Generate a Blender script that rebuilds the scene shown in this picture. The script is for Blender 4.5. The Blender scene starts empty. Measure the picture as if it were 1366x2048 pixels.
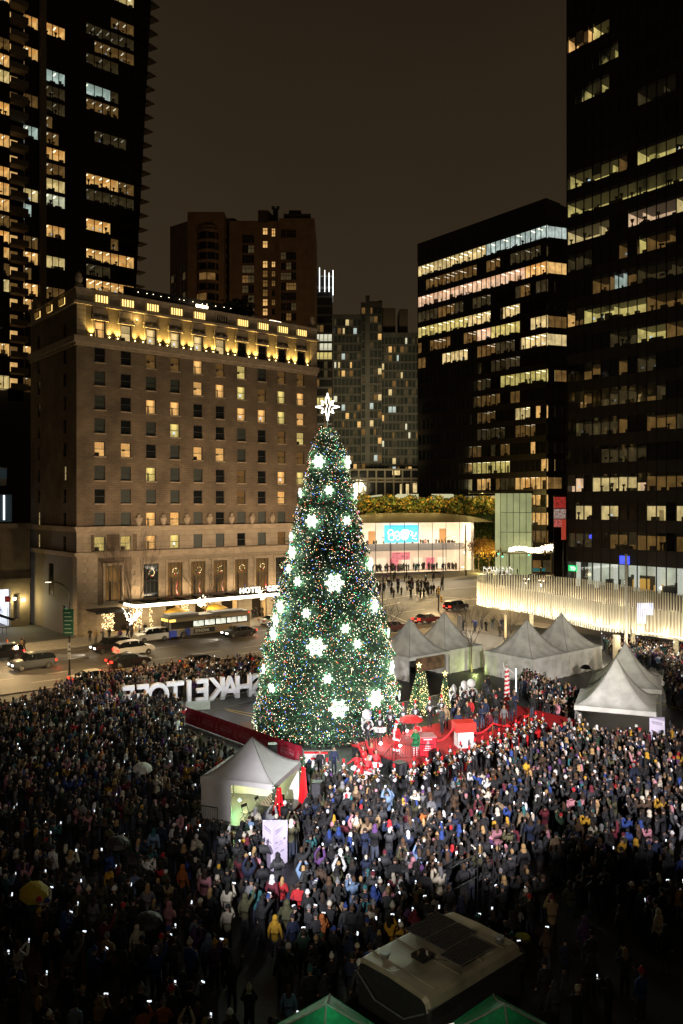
import bpy, bmesh, math, random
import numpy as np
from mathutils import Vector, Matrix
random.seed(7); RS = np.random.RandomState(11)
S = bpy.context.scene
COL = S.collection
PI = math.pi
# ---------------------------------------------------------------- camera, sky, light, exposure
H = 18.0; F = 1600.0; YH = 1010.0
cam_d = bpy.data.cameras.new('camera'); cam = bpy.data.objects.new('camera', cam_d); COL.objects.link(cam)
cam.location = (0, 0, H); cam.rotation_euler = (math.radians(90), 0, 0)
cam_d.sensor_fit = 'VERTICAL'; cam_d.sensor_height = 36; cam_d.lens = F/2048*36
cam_d.shift_y = -14/2048; cam_d.clip_start = 0.1; cam_d.clip_end = 4000
S.camera = cam
W = bpy.data.worlds.new('World'); S.world = W; W.use_nodes = True
nt = W.node_tree; nt.nodes.clear()
def N(nt, t, **k):
    n = nt.nodes.new(t)
    for a, b in k.items(): setattr(n, a, b)
    return n
wo = N(nt, 'ShaderNodeOutputWorld'); bg = N(nt, 'ShaderNodeBackground'); tc = N(nt, 'ShaderNodeTexCoord')
sx = N(nt, 'ShaderNodeSeparateXYZ'); rp = N(nt, 'ShaderNodeValToRGB'); nz = N(nt, 'ShaderNodeTexNoise'); mx = N(nt, 'ShaderNodeMixRGB', blend_type='MULTIPLY')
rp.color_ramp.elements[0].position = 0.0; rp.color_ramp.elements[0].color = (.053, .037, .0210, 1)
rp.color_ramp.elements[1].position = .62; rp.color_ramp.elements[1].color = (.0165, .0110, .0063, 1)
e = rp.color_ramp.elements.new(.3); e.color = (.0325, .0222, .0125, 1)
nz.inputs['Scale'].default_value = 2.2; nz.inputs['Detail'].default_value = 4
cr = N(nt, 'ShaderNodeValToRGB'); cr.color_ramp.elements[0].color = (.72, .72, .74, 1); cr.color_ramp.elements[1].color = (1.22, 1.2, 1.16, 1)
L = nt.links.new
L(tc.outputs['Generated'], sx.inputs[0]); L(sx.outputs['Z'], rp.inputs[0]); L(tc.outputs['Generated'], nz.inputs['Vector'])
L(nz.outputs['Fac'], cr.inputs[0]); mx.inputs[0].default_value = 1; L(rp.outputs[0], mx.inputs[1]); L(cr.outputs[0], mx.inputs[2])
L(mx.outputs[0], bg.inputs['Color']); bg.inputs['Strength'].default_value = 1.0; L(bg.outputs[0], wo.inputs[0])
S.view_settings.view_transform = 'Standard'; S.view_settings.look = 'None'; S.view_settings.gamma = 1
S.view_settings.exposure = 0.0; S.view_settings.use_curve_mapping = False
S.render.engine = 'CYCLES'
cy = S.cycles
cy.max_bounces = 4; cy.diffuse_bounces = 2; cy.glossy_bounces = 2; cy.transmission_bounces = 2; cy.transparent_max_bounces = 10
cy.sample_clamp_indirect = 1.5; cy.sample_clamp_direct = 0; cy.use_denoising = True; cy.caustics_reflective = False; cy.caustics_refractive = False
try: cy.denoiser = 'OPENIMAGEDENOISE'; cy.denoising_prefilter = 'ACCURATE'
except Exception: pass
cy.use_adaptive_sampling = True; cy.adaptive_threshold = 0.01

UA = math.atan2(.633, .774)          # the street grid: u runs along the hotel front, v away from the plaza
def uv(u, v, z=0): return Vector((.774*u-.633*v, .633*u+.774*v, z))
def P(px, py, z=0.0):
    y = (H-z)*F/(py-YH); return Vector(((px-683)/F*y, y, z))
def PZ(px, py, y): return Vector(((px-683)/F*y, y, H-(py-YH)/F*y))
def u_at(px, v):
    r = (px-683)/F; return v*(.633+.774*r)/(.774-.633*r)
def proj(p): return (683+p[0]/p[1]*F, YH+(H-p[2])/p[1]*F)

def lamp(name, kind, loc, power, color, target=None, **k):
    d = bpy.data.lights.new(name, kind); d.energy = power; d.color = color
    for a, b in k.items(): setattr(d, a, b)
    o = bpy.data.objects.new(name, d); COL.objects.link(o); o.location = loc
    if target is not None:
        o.rotation_euler = (Vector(target)-Vector(loc)).to_track_quat('-Z', 'Y').to_euler()
    return o
WHITE = (1, .93, 1.0); WARM = (1, .68, .32); COOL = (.85, .92, 1.0)
# show floodlights on the roof of the gallery the picture is taken from
lamp('floodlight', 'SPOT', (9, -4, 21), 250000, (1, .93, .97), (4.6, 53.5, 1), spot_size=math.radians(17), spot_blend=.75, shadow_soft_size=.35)
lamp('floodlight', 'SPOT', (14, -4, 21), 140000, (.97, .9, 1), (17, 58, 0), spot_size=math.radians(15), spot_blend=.9, shadow_soft_size=.35)
lamp('floodlight', 'SPOT', (-8, -4, 21), 225000, (.97, .95, 1), (.2, 46.8, 0), spot_size=math.radians(15), spot_blend=1, shadow_soft_size=.35)
lamp('floodlight', 'SPOT', (2, -4, 21), 9000, (1, .88, .75), (-14, 62, 0), spot_size=math.radians(26), spot_blend=1, shadow_soft_size=.5)
lamp('floodlight', 'SPOT', (12, -4, 21), 190000, (1, .9, .78), (16, 76, 2), spot_size=math.radians(24), spot_blend=1, shadow_soft_size=.5)

# ---------------------------------------------------------------- materials
MATS = {}
def mat(name, col=(.5, .5, .5), rough=.7, metal=0, emit=None, es=0, noise=.15, scale=6, bump=.0, sampled=False, attr=None, obcol=False, tex=None, sub=0):
    if name in MATS: return MATS[name]
    m = bpy.data.materials.new(name); m.use_nodes = True; MATS[name] = m
    nt = m.node_tree; b = nt.nodes['Principled BSDF']; L = nt.links.new
    b.inputs['Roughness'].default_value = rough; b.inputs['Metallic'].default_value = metal
    b.inputs['Base Color'].default_value = (*col, 1)
    tc = N(nt, 'ShaderNodeTexCoord'); n = N(nt, 'ShaderNodeTexNoise'); n.inputs['Scale'].default_value = scale; n.inputs['Detail'].default_value = 5
    L(tc.outputs['Object'], n.inputs['Vector'])
    r = N(nt, 'ShaderNodeValToRGB'); r.color_ramp.elements[0].position = .3; r.color_ramp.elements[1].position = .7
    r.color_ramp.elements[0].color = (1-noise,)*3+(1,); r.color_ramp.elements[1].color = (1+noise,)*3+(1,)
    L(n.outputs['Fac'], r.inputs[0])
    mul = N(nt, 'ShaderNodeMixRGB', blend_type='MULTIPLY'); mul.inputs[0].default_value = 1
    if attr: a = N(nt, 'ShaderNodeAttribute', attribute_name=attr); L(a.outputs['Color'], mul.inputs[1])
    elif obcol: a = N(nt, 'ShaderNodeObjectInfo'); L(a.outputs['Color'], mul.inputs[1])
    elif tex: L(tex(nt, tc), mul.inputs[1])
    else: mul.inputs[1].default_value = (*col, 1)
    L(r.outputs[0], mul.inputs[2]); L(mul.outputs[0], b.inputs['Base Color'])
    if es:
        if attr == 'glow':
            L(mul.outputs[0], b.inputs['Emission Color'])
        else:
            b.inputs['Emission Color'].default_value = (*(emit or col), 1)
            m2 = N(nt, 'ShaderNodeMixRGB', blend_type='MULTIPLY'); m2.inputs[0].default_value = 1; m2.inputs[1].default_value = (*(emit or col), 1)
            L(r.outputs[0], m2.inputs[2]); L(m2.outputs[0], b.inputs['Emission Color'])
        b.inputs['Emission Strength'].default_value = es
        m.cycles.emission_sampling = 'AUTO' if sampled else 'NONE'
    if bump:
        bp = N(nt, 'ShaderNodeBump'); bp.inputs['Strength'].default_value = bump; bp.inputs['Distance'].default_value = .05
        L(n.outputs['Fac'], bp.inputs['Height']); L(bp.outputs[0], b.inputs['Normal'])
    return m
def brick_tex(c1, c2, mortar, scale, rw=.5, rh=.25, ms=.02, vert=True):
    def f(nt, tc):
        mp = N(nt, 'ShaderNodeMapping'); b = N(nt, 'ShaderNodeTexBrick'); L = nt.links.new
        if vert: mp.inputs['Rotation'].default_value = (math.radians(90), 0, 0)
        s = N(nt, 'ShaderNodeSeparateXYZ'); c = N(nt, 'ShaderNodeCombineXYZ'); a = N(nt, 'ShaderNodeMath', operation='ADD')
        L(tc.outputs['Object'], s.inputs[0])
        if vert:
            L(s.outputs['X'], a.inputs[0]); L(s.outputs['Y'], a.inputs[1]); L(a.outputs[0], c.inputs['X']); L(s.outputs['Z'], c.inputs['Y'])
        else:
            L(s.outputs['X'], c.inputs['X']); L(s.outputs['Y'], c.inputs['Y'])
        L(c.outputs[0], b.inputs['Vector'])
        b.inputs['Color1'].default_value = (*c1, 1); b.inputs['Color2'].default_value = (*c2, 1); b.inputs['Mortar'].default_value = (*mortar, 1)
        b.inputs['Scale'].default_value = scale; b.inputs['Brick Width'].default_value = rw; b.inputs['Row Height'].default_value = rh; b.inputs['Mortar Size'].default_value = ms
        return b.outputs['Color']
    return f
def clear_glass(name, tint=(.9, .92, .9), gloss=.12):
    if name in MATS: return MATS[name]
    m = bpy.data.materials.new(name); m.use_nodes = True; MATS[name] = m
    nt = m.node_tree; nt.nodes.clear(); L = nt.links.new
    o = N(nt, 'ShaderNodeOutputMaterial'); t = N(nt, 'ShaderNodeBsdfTransparent'); g = N(nt, 'ShaderNodeBsdfGlossy'); mx = N(nt, 'ShaderNodeMixShader')
    t.inputs[0].default_value = (*tint, 1); g.inputs['Roughness'].default_value = .03; g.inputs[0].default_value = (.8, .85, .9, 1)
    f = N(nt, 'ShaderNodeFresnel'); f.inputs[0].default_value = 1.5
    L(f.outputs[0], mx.inputs[0]); L(t.outputs[0], mx.inputs[1]); L(g.outputs[0], mx.inputs[2]); L(mx.outputs[0], o.inputs[0])
    return m
M_GLASS = clear_glass('clear_glass')
def dark_glass(name, col=(.008, .008, .008), spec=.35, wave=.25):
    if name in MATS: return MATS[name]
    m = mat(name, col, .06, noise=.3, scale=.4)
    nt = m.node_tree; b = nt.nodes['Principled BSDF']; n = N(nt, 'ShaderNodeTexNoise'); n.inputs['Scale'].default_value = .35; n.inputs['Detail'].default_value = 1
    bp = N(nt, 'ShaderNodeBump'); bp.inputs['Strength'].default_value = wave; bp.inputs['Distance'].default_value = .12
    tc = N(nt, 'ShaderNodeTexCoord'); nt.links.new(tc.outputs['Object'], n.inputs['Vector'])
    nt.links.new(n.outputs['Fac'], bp.inputs['Height']); nt.links.new(bp.outputs[0], b.inputs['Normal'])
    b.inputs['Specular IOR Level'].default_value = spec
    return m
M_DARKGLASS = dark_glass('dark_window_glass')
M_BLACK = mat('black_metal', (.012, .012, .013), .45)
M_STEEL = mat('galvanised_steel', (.35, .36, .37), .4, .8)
M_WHITE = mat('white_paint', (.78, .78, .78), .5, noise=.05)
M_RED = mat('red_cloth', (.62, .012, .016), .8, noise=.12, scale=9)
M_BRONZE = mat('dark_bronze_cladding', (.016, .012, .009), .45, .3)

# ---------------------------------------------------------------- mesh helper
class MB:
    def __init__(s): s.v = []; s.f = []; s.m = []; s.T = None
    def av(s, pts):
        n = len(s.v)
        if s.T is not None: pts = [tuple(s.T @ Vector(p)) for p in pts]
        s.v.extend([tuple(p) for p in pts]); return n
    def af(s, fs, m=0):
        s.f.extend(fs); s.m.extend([m]*len(fs)); return s
    def box(s, x0, y0, z0, x1, y1, z1, m=0):
        n = s.av([(x0, y0, z0), (x1, y0, z0), (x1, y1, z0), (x0, y1, z0), (x0, y0, z1), (x1, y0, z1), (x1, y1, z1), (x0, y1, z1)])
        return s.af([(n, n+3, n+2, n+1), (n+4, n+5, n+6, n+7), (n, n+1, n+5, n+4), (n+1, n+2, n+6, n+5), (n+2, n+3, n+7, n+6), (n+3, n, n+4, n+7)], m)
    def cbox(s, c, d, m=0): return s.box(c[0]-d[0]/2, c[1]-d[1]/2, c[2]-d[2]/2, c[0]+d[0]/2, c[1]+d[1]/2, c[2]+d[2]/2, m)
    def quad(s, a, b, c, d, m=0):
        n = s.av([a, b, c, d]); return s.af([(n, n+1, n+2, n+3)], m)
    def cyl(s, p0, p1, r0, r1=None, n=8, m=0, cap=True):
        r1 = r0 if r1 is None else r1; p0 = Vector(p0); p1 = Vector(p1); d = p1-p0
        if d.length < 1e-9: return s
        q = d.to_track_quat('Z', 'Y'); a = q @ Vector((1, 0, 0)); b = q @ Vector((0, 1, 0))
        pts = []
        for k in range(n):
            t = 2*PI*k/n; c = a*math.cos(t)+b*math.sin(t); pts += [p0+c*r0, p1+c*r1]
        i = s.av(pts)
        s.af([(i+2*k, i+2*((k+1) % n), i+2*((k+1) % n)+1, i+2*k+1) for k in range(n)], m)
        if cap: s.af([tuple(i+2*k for k in reversed(range(n))), tuple(i+2*k+1 for k in range(n))], m)
        return s
    def tube(s, pts, r, n=6, m=0):
        for a, b in zip(pts[:-1], pts[1:]): s.cyl(a, b, r, r, n, m)
        return s
    def lathe(s, prof, n=12, m=0, c=(0, 0, 0), sy=1.0):
        pts = []
        for r, z in prof:
            for k in range(n):
                t = 2*PI*k/n; pts.append((c[0]+r*math.cos(t), c[1]+sy*r*math.sin(t), c[2]+z))
        i = s.av(pts)
        for j in range(len(prof)-1):
            s.af([(i+j*n+k, i+j*n+(k+1) % n, i+(j+1)*n+(k+1) % n, i+(j+1)*n+k) for k in range(n)], m)
        return s
    def prism(s, poly, z0, z1, m=0):
        n = len(poly); i = s.av([(x, y, z0) for x, y in poly]+[(x, y, z1) for x, y in poly])
        s.af([(i+k, i+(k+1) % n, i+n+(k+1) % n, i+n+k) for k in range(n)]+[tuple(i+n+k for k in range(n)), tuple(i+k for k in reversed(range(n)))], m); return s
    def mesh(s, name, mats, smooth=False):
        me = bpy.data.meshes.new(name); me.from_pydata(s.v, [], s.f)
        for x in (mats if isinstance(mats, (list, tuple)) else [mats]): me.materials.append(x)
        if any(s.m): me.polygons.foreach_set('material_index', s.m)
        if smooth: me.polygons.foreach_set('use_smooth', [True]*len(s.f))
        me.update(); return me
    def obj(s, name, mats, parent=None, smooth=False): return link(name, s.mesh(name, mats, smooth), parent)
def link(name, me, parent=None, loc=None, rz=None):
    o = bpy.data.objects.new(name, me); COL.objects.link(o)
    if parent is not None: o.parent = parent
    if loc is not None: o.location = loc
    if rz is not None: o.rotation_euler = (0, 0, rz)
    return o
def tag(o, label, cat, group=None):
    o['label'] = label; o['category'] = cat
    if group: o['group'] = group
    return o
def thing(name, label, cat, loc=(0, 0, 0), rz=0, group=None):
    o = link(name, None, None, loc, rz); o.empty_display_size = .2
    return tag(o, label, cat, group)
def struct(o, label=None):
    o['kind'] = 'structure'
    if label: o['label'] = label
    return o
def stuff(o, label=None):
    o['kind'] = 'stuff'
    if label: o['label'] = label
    return o
def kids(o): return KIDS.get(o.name, [])
def copy_tree(o, loc=None, rz=None, label=None, group=None):
    ch = [c for c in COL.objects if c.parent is o] if o.name not in KIDC else KIDC[o.name]
    KIDC[o.name] = ch
    r = o.copy(); COL.objects.link(r)
    if loc is not None: r.location = loc
    if rz is not None: r.rotation_euler = (0, 0, rz)
    if label: r['label'] = label
    if group: r['group'] = group
    for c in ch:
        d = c.copy(); COL.objects.link(d); d.parent = r
        if c.name not in KIDC: KIDC[c.name] = [g for g in COL.objects if g.parent is c]
        for g in KIDC[c.name]:
            h = g.copy(); COL.objects.link(h); h.parent = d
    return r
KIDC = {}; KIDS = {}
def text_mesh(s, size, ext=.02, mats=None, bevel=0, align='CENTER', spacing=1.0, bold=0.0):
    c = bpy.data.curves.new('lettering', 'FONT'); c.body = s; c.size = size; c.extrude = ext; c.align_x = align; c.align_y = 'BOTTOM_BASELINE'
    c.offset = bold; c.space_character = spacing; c.bevel_depth = bevel; c.resolution_u = 3
    o = bpy.data.objects.new('lettering', c); COL.objects.link(o)
    dg = bpy.context.evaluated_depsgraph_get(); me = bpy.data.meshes.new_from_object(o.evaluated_get(dg)); bpy.data.objects.remove(o); bpy.data.curves.remove(c)
    me.transform(Matrix.Rotation(PI/2, 4, 'X'))       # stands up, readable from -Y
    me.materials.clear()
    for m in (mats or [M_WHITE]): me.materials.append(m)
    me.name = 'lettering'
    return me
# ---------------------------------------------------------------- ground, roads, pavements
def poly(name, pts, z, m, **k):
    mb = MB(); n = mb.av([(p[0], p[1], z) for p in pts]); mb.af([tuple(range(n, n+len(pts)))])
    return struct(mb.obj(name, m, **k))
def asphalt_tex(a, b):
    def f(nt, tc):
        n = N(nt, 'ShaderNodeTexNoise'); n.inputs['Scale'].default_value = .18; n.inputs['Detail'].default_value = 8; r = N(nt, 'ShaderNodeValToRGB')
        r.color_ramp.elements[0].position = .35; r.color_ramp.elements[1].position = .68
        r.color_ramp.elements[0].color = (*a, 1); r.color_ramp.elements[1].color = (*b, 1)
        nt.links.new(tc.outputs['Object'], n.inputs['Vector']); nt.links.new(n.outputs['Fac'], r.inputs[0]); return r.outputs[0]
    return f
M_ASPH = mat('damp_asphalt', tex=asphalt_tex((.04, .037, .033), (.095, .087, .076)), rough=.5, noise=.25, scale=22, bump=.25)
M_PLAZA = mat('plaza_paving', tex=brick_tex((.028, .027, .026), (.020, .0195, .019), (.01, .01, .01), 1.0, .9, .6, .012, False), rough=.55, noise=.3, scale=3)
M_SIDEW = mat('sidewalk_concrete', tex=brick_tex((.24, .22, .19), (.2, .185, .165), (.1, .09, .08), 1.0, 1.5, 1.5, .012, False), rough=.7, noise=.2, scale=2)
M_LINE = mat('road_paint', (.55, .53, .48), .6, noise=.3, scale=12)
M_YLINE = mat('yellow_paint', (.55, .38, .05), .6, noise=.3, scale=12)
poly('ground', [(-1500, -200), (1500, -200), (1500, 2500), (-1500, 2500)], -.02, mat('city_ground', (.045, .043, .04), .8, noise=.3, scale=.3))
M_PL = poly('plaza_paving', [uv(-60, -60), uv(86, -60), uv(86, 78.6), uv(-60, 78.6)], .004, M_PLAZA)
poly('georgia_road', [uv(-120, 79), uv(240, 79), uv(240, 99.6), uv(-120, 99.6)], -.008, M_ASPH)
poly('howe_road', [uv(87, -20), uv(101, -20), uv(101, 300), uv(87, 300)], -.004, M_ASPH)
poly('far_road', [P(705, 1185), P(760, 1215), P(1000, 1215), P(1300, 1215), P(1300, 1140), P(1100, 1136), P(1000, 1143), P(945, 1160), P(720, 1165)], .0, M_ASPH)
mb = MB(); mb.box(-80, 0, 0, 84, 6.5, .13); sw = struct(mb.obj('sidewalk', M_SIDEW)); sw.location = uv(0, 99.6); sw.rotation_euler = (0, 0, UA)
mb = MB(); mb.box(-80, -.16, 0, 84, -.003, .14); o = struct(mb.obj('kerb', mat('kerb_stone', (.3, .28, .25), .7))); o.location = uv(0, 99.6); o.rotation_euler = (0, 0, UA)
mb = MB(); mb.box(-80, 0, 0, 84, .16, .12); o = struct(mb.obj('kerb', MATS['kerb_stone'])); o.location = uv(0, 78.7); o.rotation_euler = (0, 0, UA)
mb = MB()
for v, dash in ((82.6, 1), (85.9, 1), (92.6, 1), (96, 1)):
    for k in range(-2, 60):
        u = -30+k*6.2+(v % 2)*2
        if 84 < u < 104 or u > 150: continue
        a, b = uv(u, v-.06), uv(u+2.9, v-.06); c, d = uv(u+2.9, v+.06), uv(u, v+.06); mb.quad(a+Vector((0, 0, .002)), b+Vector((0, 0, .002)), c+Vector((0, 0, .002)), d+Vector((0, 0, .002)))
for (a, b) in (((742, 1203), (838, 1188)), ((700, 1228), (800, 1205)), ((818, 1189), (960, 1200)), ((860, 1181), (960, 1172)), ((760, 1222), (830, 1250)), ((975, 1152), (1060, 1147)), ((885, 1206), (960, 1196)), ((985, 1155), (1050, 1160)), ((995, 1158), (1060, 1164)), ((795, 1226), (850, 1218))):
    p, q = P(*a), P(*b); n = (q-p).normalized().cross(Vector((0, 0, 1)))*.16; z = Vector((0, 0, .006)); mb.quad(p-n+z, q-n+z, q+n+z, p+n+z)
struct(mb.obj('lane_markings', M_LINE))
mb = MB(); mb.lathe([(0, 0), (.45, 0)], 14)
for (px, py) in ((366, 1309), (172, 1316), (900, 1186)):
    o = struct(mb.obj('manhole_cover', mat('cast_iron', (.02, .02, .02), .5))); o.location = P(px, py)+Vector((0, 0, .008))
for k in range(16):
    u, v = random.choice((random.uniform(-25, 85), random.uniform(20, 85))), random.uniform(80, 98); a, b = random.uniform(2, 9), random.uniform(.5, 1.6)
    poly('asphalt_patch', [uv(u, v), uv(u+a, v+.1), uv(u+a-.2, v+b), uv(u-.1, v+b)], -.002, mat('fresh_asphalt' if k % 2 else 'worn_asphalt', (.028, .026, .024) if k % 2 else (.10, .092, .08), .55, noise=.3, scale=14))
# raised pavement in front of the store, with steps
o = poly('store_plaza', [P(700, 1158), P(735, 1161), P(900, 1161), P(985, 1146), P(1010, 1120), P(700, 1120)], .012, M_SIDEW)
mb = MB()
for k in range(4):
    a, b = P(735, 1157-k*1.6), P(885, 1156-k*1.6); c = P(960, 1146-k*1.3)
    for p, q in ((a, b), (b, c)):
        d = (q-p); n = d.normalized().cross(Vector((0, 0, 1)))*-1
        mb.prism([(p.x, p.y), (q.x, q.y), (q.x+n.x*9, q.y+n.y*9), (p.x+n.x*9, p.y+n.y*9)], .015+k*.13, .14+k*.13)
struct(mb.obj('store_steps', M_SIDEW))
# street furniture lamps: warm sodium light on the road
M_LAMPGLOW = mat('street_lamp_glow', (1, .7, .4), .5, emit=(1, .75, .45), es=14, noise=0)
def street_lamp(px, py, top_py, label, power=9000, side=-1, col=WARM, group='street lamps around the crossing'):
    b = P(px, py); z = H-(top_py-YH)/F*b.y
    t = thing('street_lamp', label, 'street lamp', b, 0, group)
    mb = MB(); mb.cyl((0, 0, 0), (0, 0, 1), .14, .1, 8); mb.cyl((0, 0, 1), (0, 0, z-1.6), .1, .07, 8)
    mb.obj('pole', M_BLACK, t)
    mb = MB(); pts = [(0, 0, z-1.6)]+[(side*(1.9*(1-math.cos(a))), 0, z-1.6+1.6*math.sin(a)) for a in [i*PI/2/6 for i in range(1, 7)]]
    mb.tube(pts, .055); mb.obj('arm', M_BLACK, t)
    mb = MB(); mb.cbox((side*2.2, 0, z), (.75, .3, .12)); mb.obj('lamp_head', M_BLACK, t)
    mb = MB(); mb.cbox((side*2.25, 0, z-.075), (.55, .22, .03)); mb.obj('lens', M_LAMPGLOW, t)
    if power: lamp('street_or_fill_light', 'SPOT', b+Vector((side*2.2, 0, z-.15)), power, col, b+Vector((side*2.2, 0, 0)), spot_size=math.radians(165), spot_blend=.5, shadow_soft_size=.15)
    return t
sl = street_lamp(139, 1350, 1163, 'tall black curved street lamp standing among the crowd near the hotel corner', 5200)
mb = MB(); mb.box(-.62, -.1, 4.2, .45, -.04, 7.0)
sg = tag(mb.obj('street_sign', mat('green_sign', (.02, .12, .07), .4)), 'tall green street sign fixed to the curved lamp post by the road', 'sign'); sg.location = P(139, 1350)
mb = MB()
for k in range(6):
    mb.box(-.5, -.112, 4.45+k*.42, .33-.1*(k % 3), -.104, 4.55+k*.42)
o = mb.obj('faded_print', mat('sign_print', (.5, .6, .5), .5), sg)
mb = MB()
for k, c in enumerate((3.1, 2.6, 2.1, 1.7)): mb.box(-.16, -.16, c, .14, -.12, c+.33)
o = tag(mb.obj('poster', mat('paper', (.6, .58, .55), .8)), 'small white posters stuck round the lamp post by the road', 'posters'); o.location = P(139, 1350)
street_lamp(782, 1182, 1075, 'black street lamp in front of the store, arm to the left', 3000)
street_lamp(886, 1180, 1072, 'black street lamp in front of the store, arm to the right', 3000, side=1)
street_lamp(765, 1265, 1128, 'black street lamp close beside the big lit tree', 4800)
# lamps along the avenue hidden behind the big tree and outside the frame still light the road
for (u, v, pw) in ((10, 78.5, 5000), (36, 78.5, 4200), (60, 78.5, 4600), (84, 78.5, 4600), (30, 101, 3000), (104, 101, 4500), (104, 78, 3800), (125, 101, 3000), (100, 130, 2600), (128, 128, 3000), (150, 112, 3000)):
    lamp('street_or_fill_light', 'SPOT', uv(u, v, 8.5), pw*1.7, WARM, uv(u, v, 0), spot_size=math.radians(165), spot_blend=.5, shadow_soft_size=.2)

# ---------------------------------------------------------------- lit rooms behind glass; their light is put into glowing walls, ceilings, floors
STY = {  # wall, ceiling, lamp strip, floor/desk level
 'office': ((.62, .50, .17), (.46, .38, .12), 1.0), 'warm': ((.75, .44, .15), (.5, .27, .08), .9), 'pink': ((.78, .52, .33), (.6, .38, .24), 1.0),
 'white': ((.66, .64, .46), (.45, .43, .32), 1.0), 'dim': ((.14, .075, .022), (.10, .052, .016), .35), 'vdim': ((.045, .032, .014), (.03, .02, .008), .12),
 'blue': ((.05, .06, .35), (.02, .02, .1), .4), 'pale': ((.66, .50, .23), (.42, .33, .15), 1.0), 'cool': ((.42, .5, .46), (.3, .36, .33), .8)}
def style_mats(s):
    w, c, k = STY[s]
    return [mat('lit_wall_'+s, tuple(x*.35 for x in w), .9, emit=w, es=.95, noise=.45, scale=.55), mat('lit_ceiling_'+s, c, .9, emit=c, es=.85, noise=.2, scale=.5),
            mat('lit_floor_'+s, tuple(x*.3 for x in w), .9, emit=tuple(x*.3 for x in w), es=.8, noise=.4, scale=.8),
            mat('ceiling_tube_'+s, (1, .95, .8), .5, emit=(1, .93, .72), es=2.6*k, noise=0),
            mat('furniture_shade', (.035, .028, .02), .8, noise=.3), mat('lit_screen_'+s, (.6, .7, .9), .5, emit=(.7, .8, .9), es=.9*k, noise=0)]
def room(root, x0, x1, z0, z1, style, depth=5.0, furn=1.0, y0=.12, strips=True, scale=1.0):
    ms = style_mats(style); mb = MB(); y1 = y0+depth*random.uniform(.6, 1)
    mb.quad((x0, y1, z0), (x1, y1, z0), (x1, y1, z1), (x0, y1, z1), 0)
    mb.quad((x0, y0, z0), (x0, y1, z0), (x0, y1, z1), (x0, y0, z1), 0); mb.quad((x1, y0, z0), (x1, y1, z0), (x1, y1, z1), (x1, y0, z1), 0)
    mb.quad((x0, y0, z1), (x1, y0, z1), (x1, y1, z1), (x0, y1, z1), 1); mb.quad((x0, y0, z0), (x1, y0, z0), (x1, y1, z0), (x0, y1, z0), 2)
    W_ = x1-x0
    x = x0+.5*scale
    while strips and x < x1-.3:                       # fluorescent battens
        for yy in (y0+.7, y0+2.3):
            if random.random() < .62 and yy+.9 < y1: mb.box(x, yy, z1-.1, x+.22*scale, yy+1.15*scale, z1-.04, 3)
        x += 1.5*scale
    n = int(W_*1.1*furn)
    for k in range(n):
        x = random.uniform(x0+.1, x1-.5); t = random.random()
        if t < .45: mb.box(x, y0+.35, z0+.02, min(x+random.uniform(.6, 1.4), x1-.05), y0+.9, z0+random.uniform(.5, .8), 4)
        elif t < .6: mb.box(x, y0+.6, z0+.7, x+.4, y0+.65, z0+1.0, 4 if random.random() < .5 else 5)
        elif t < .8: mb.box(x, y1-.7, z0, min(x+random.uniform(.3, 1.2), x1-.05), y1-.05, z0+random.uniform(1.0, (z1-z0)*.8), random.choice((4, 1, 2)))
        else: mb.cyl((x, y0+.5, z0), (x, y0+.5, z0+.6), .2, .14, 6, 4); mb.cyl((x, y0+.5, z0+.6), (x, y0+.5, z0+random.uniform(.9, 1.5)), .05, .35, 6, 4)
    if W_ > 3 and random.random() < .7:
        x = random.uniform(x0+1, x1-1); mb.box(x, y0+1.5, z0, x+.12, y1, z1-.02, 0)
    return mb.obj('lit_room', ms, root)
def fill(L_, rows, n, p, q=.25, s=3):
    rr = random.Random(s)
    for r in rows:
        used = [any(a <= k < b for a, b, _ in L_.get(r, [])) for k in range(n)]; k = 0
        while k < n:
            w = rr.randint(1, 4)
            if rr.random() < p and not any(used[k:k+w]) and k+w <= n: L_.setdefault(r, []).append((k, k+w, 'dim' if rr.random() < q else 'vdim'))
            k += w
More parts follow.
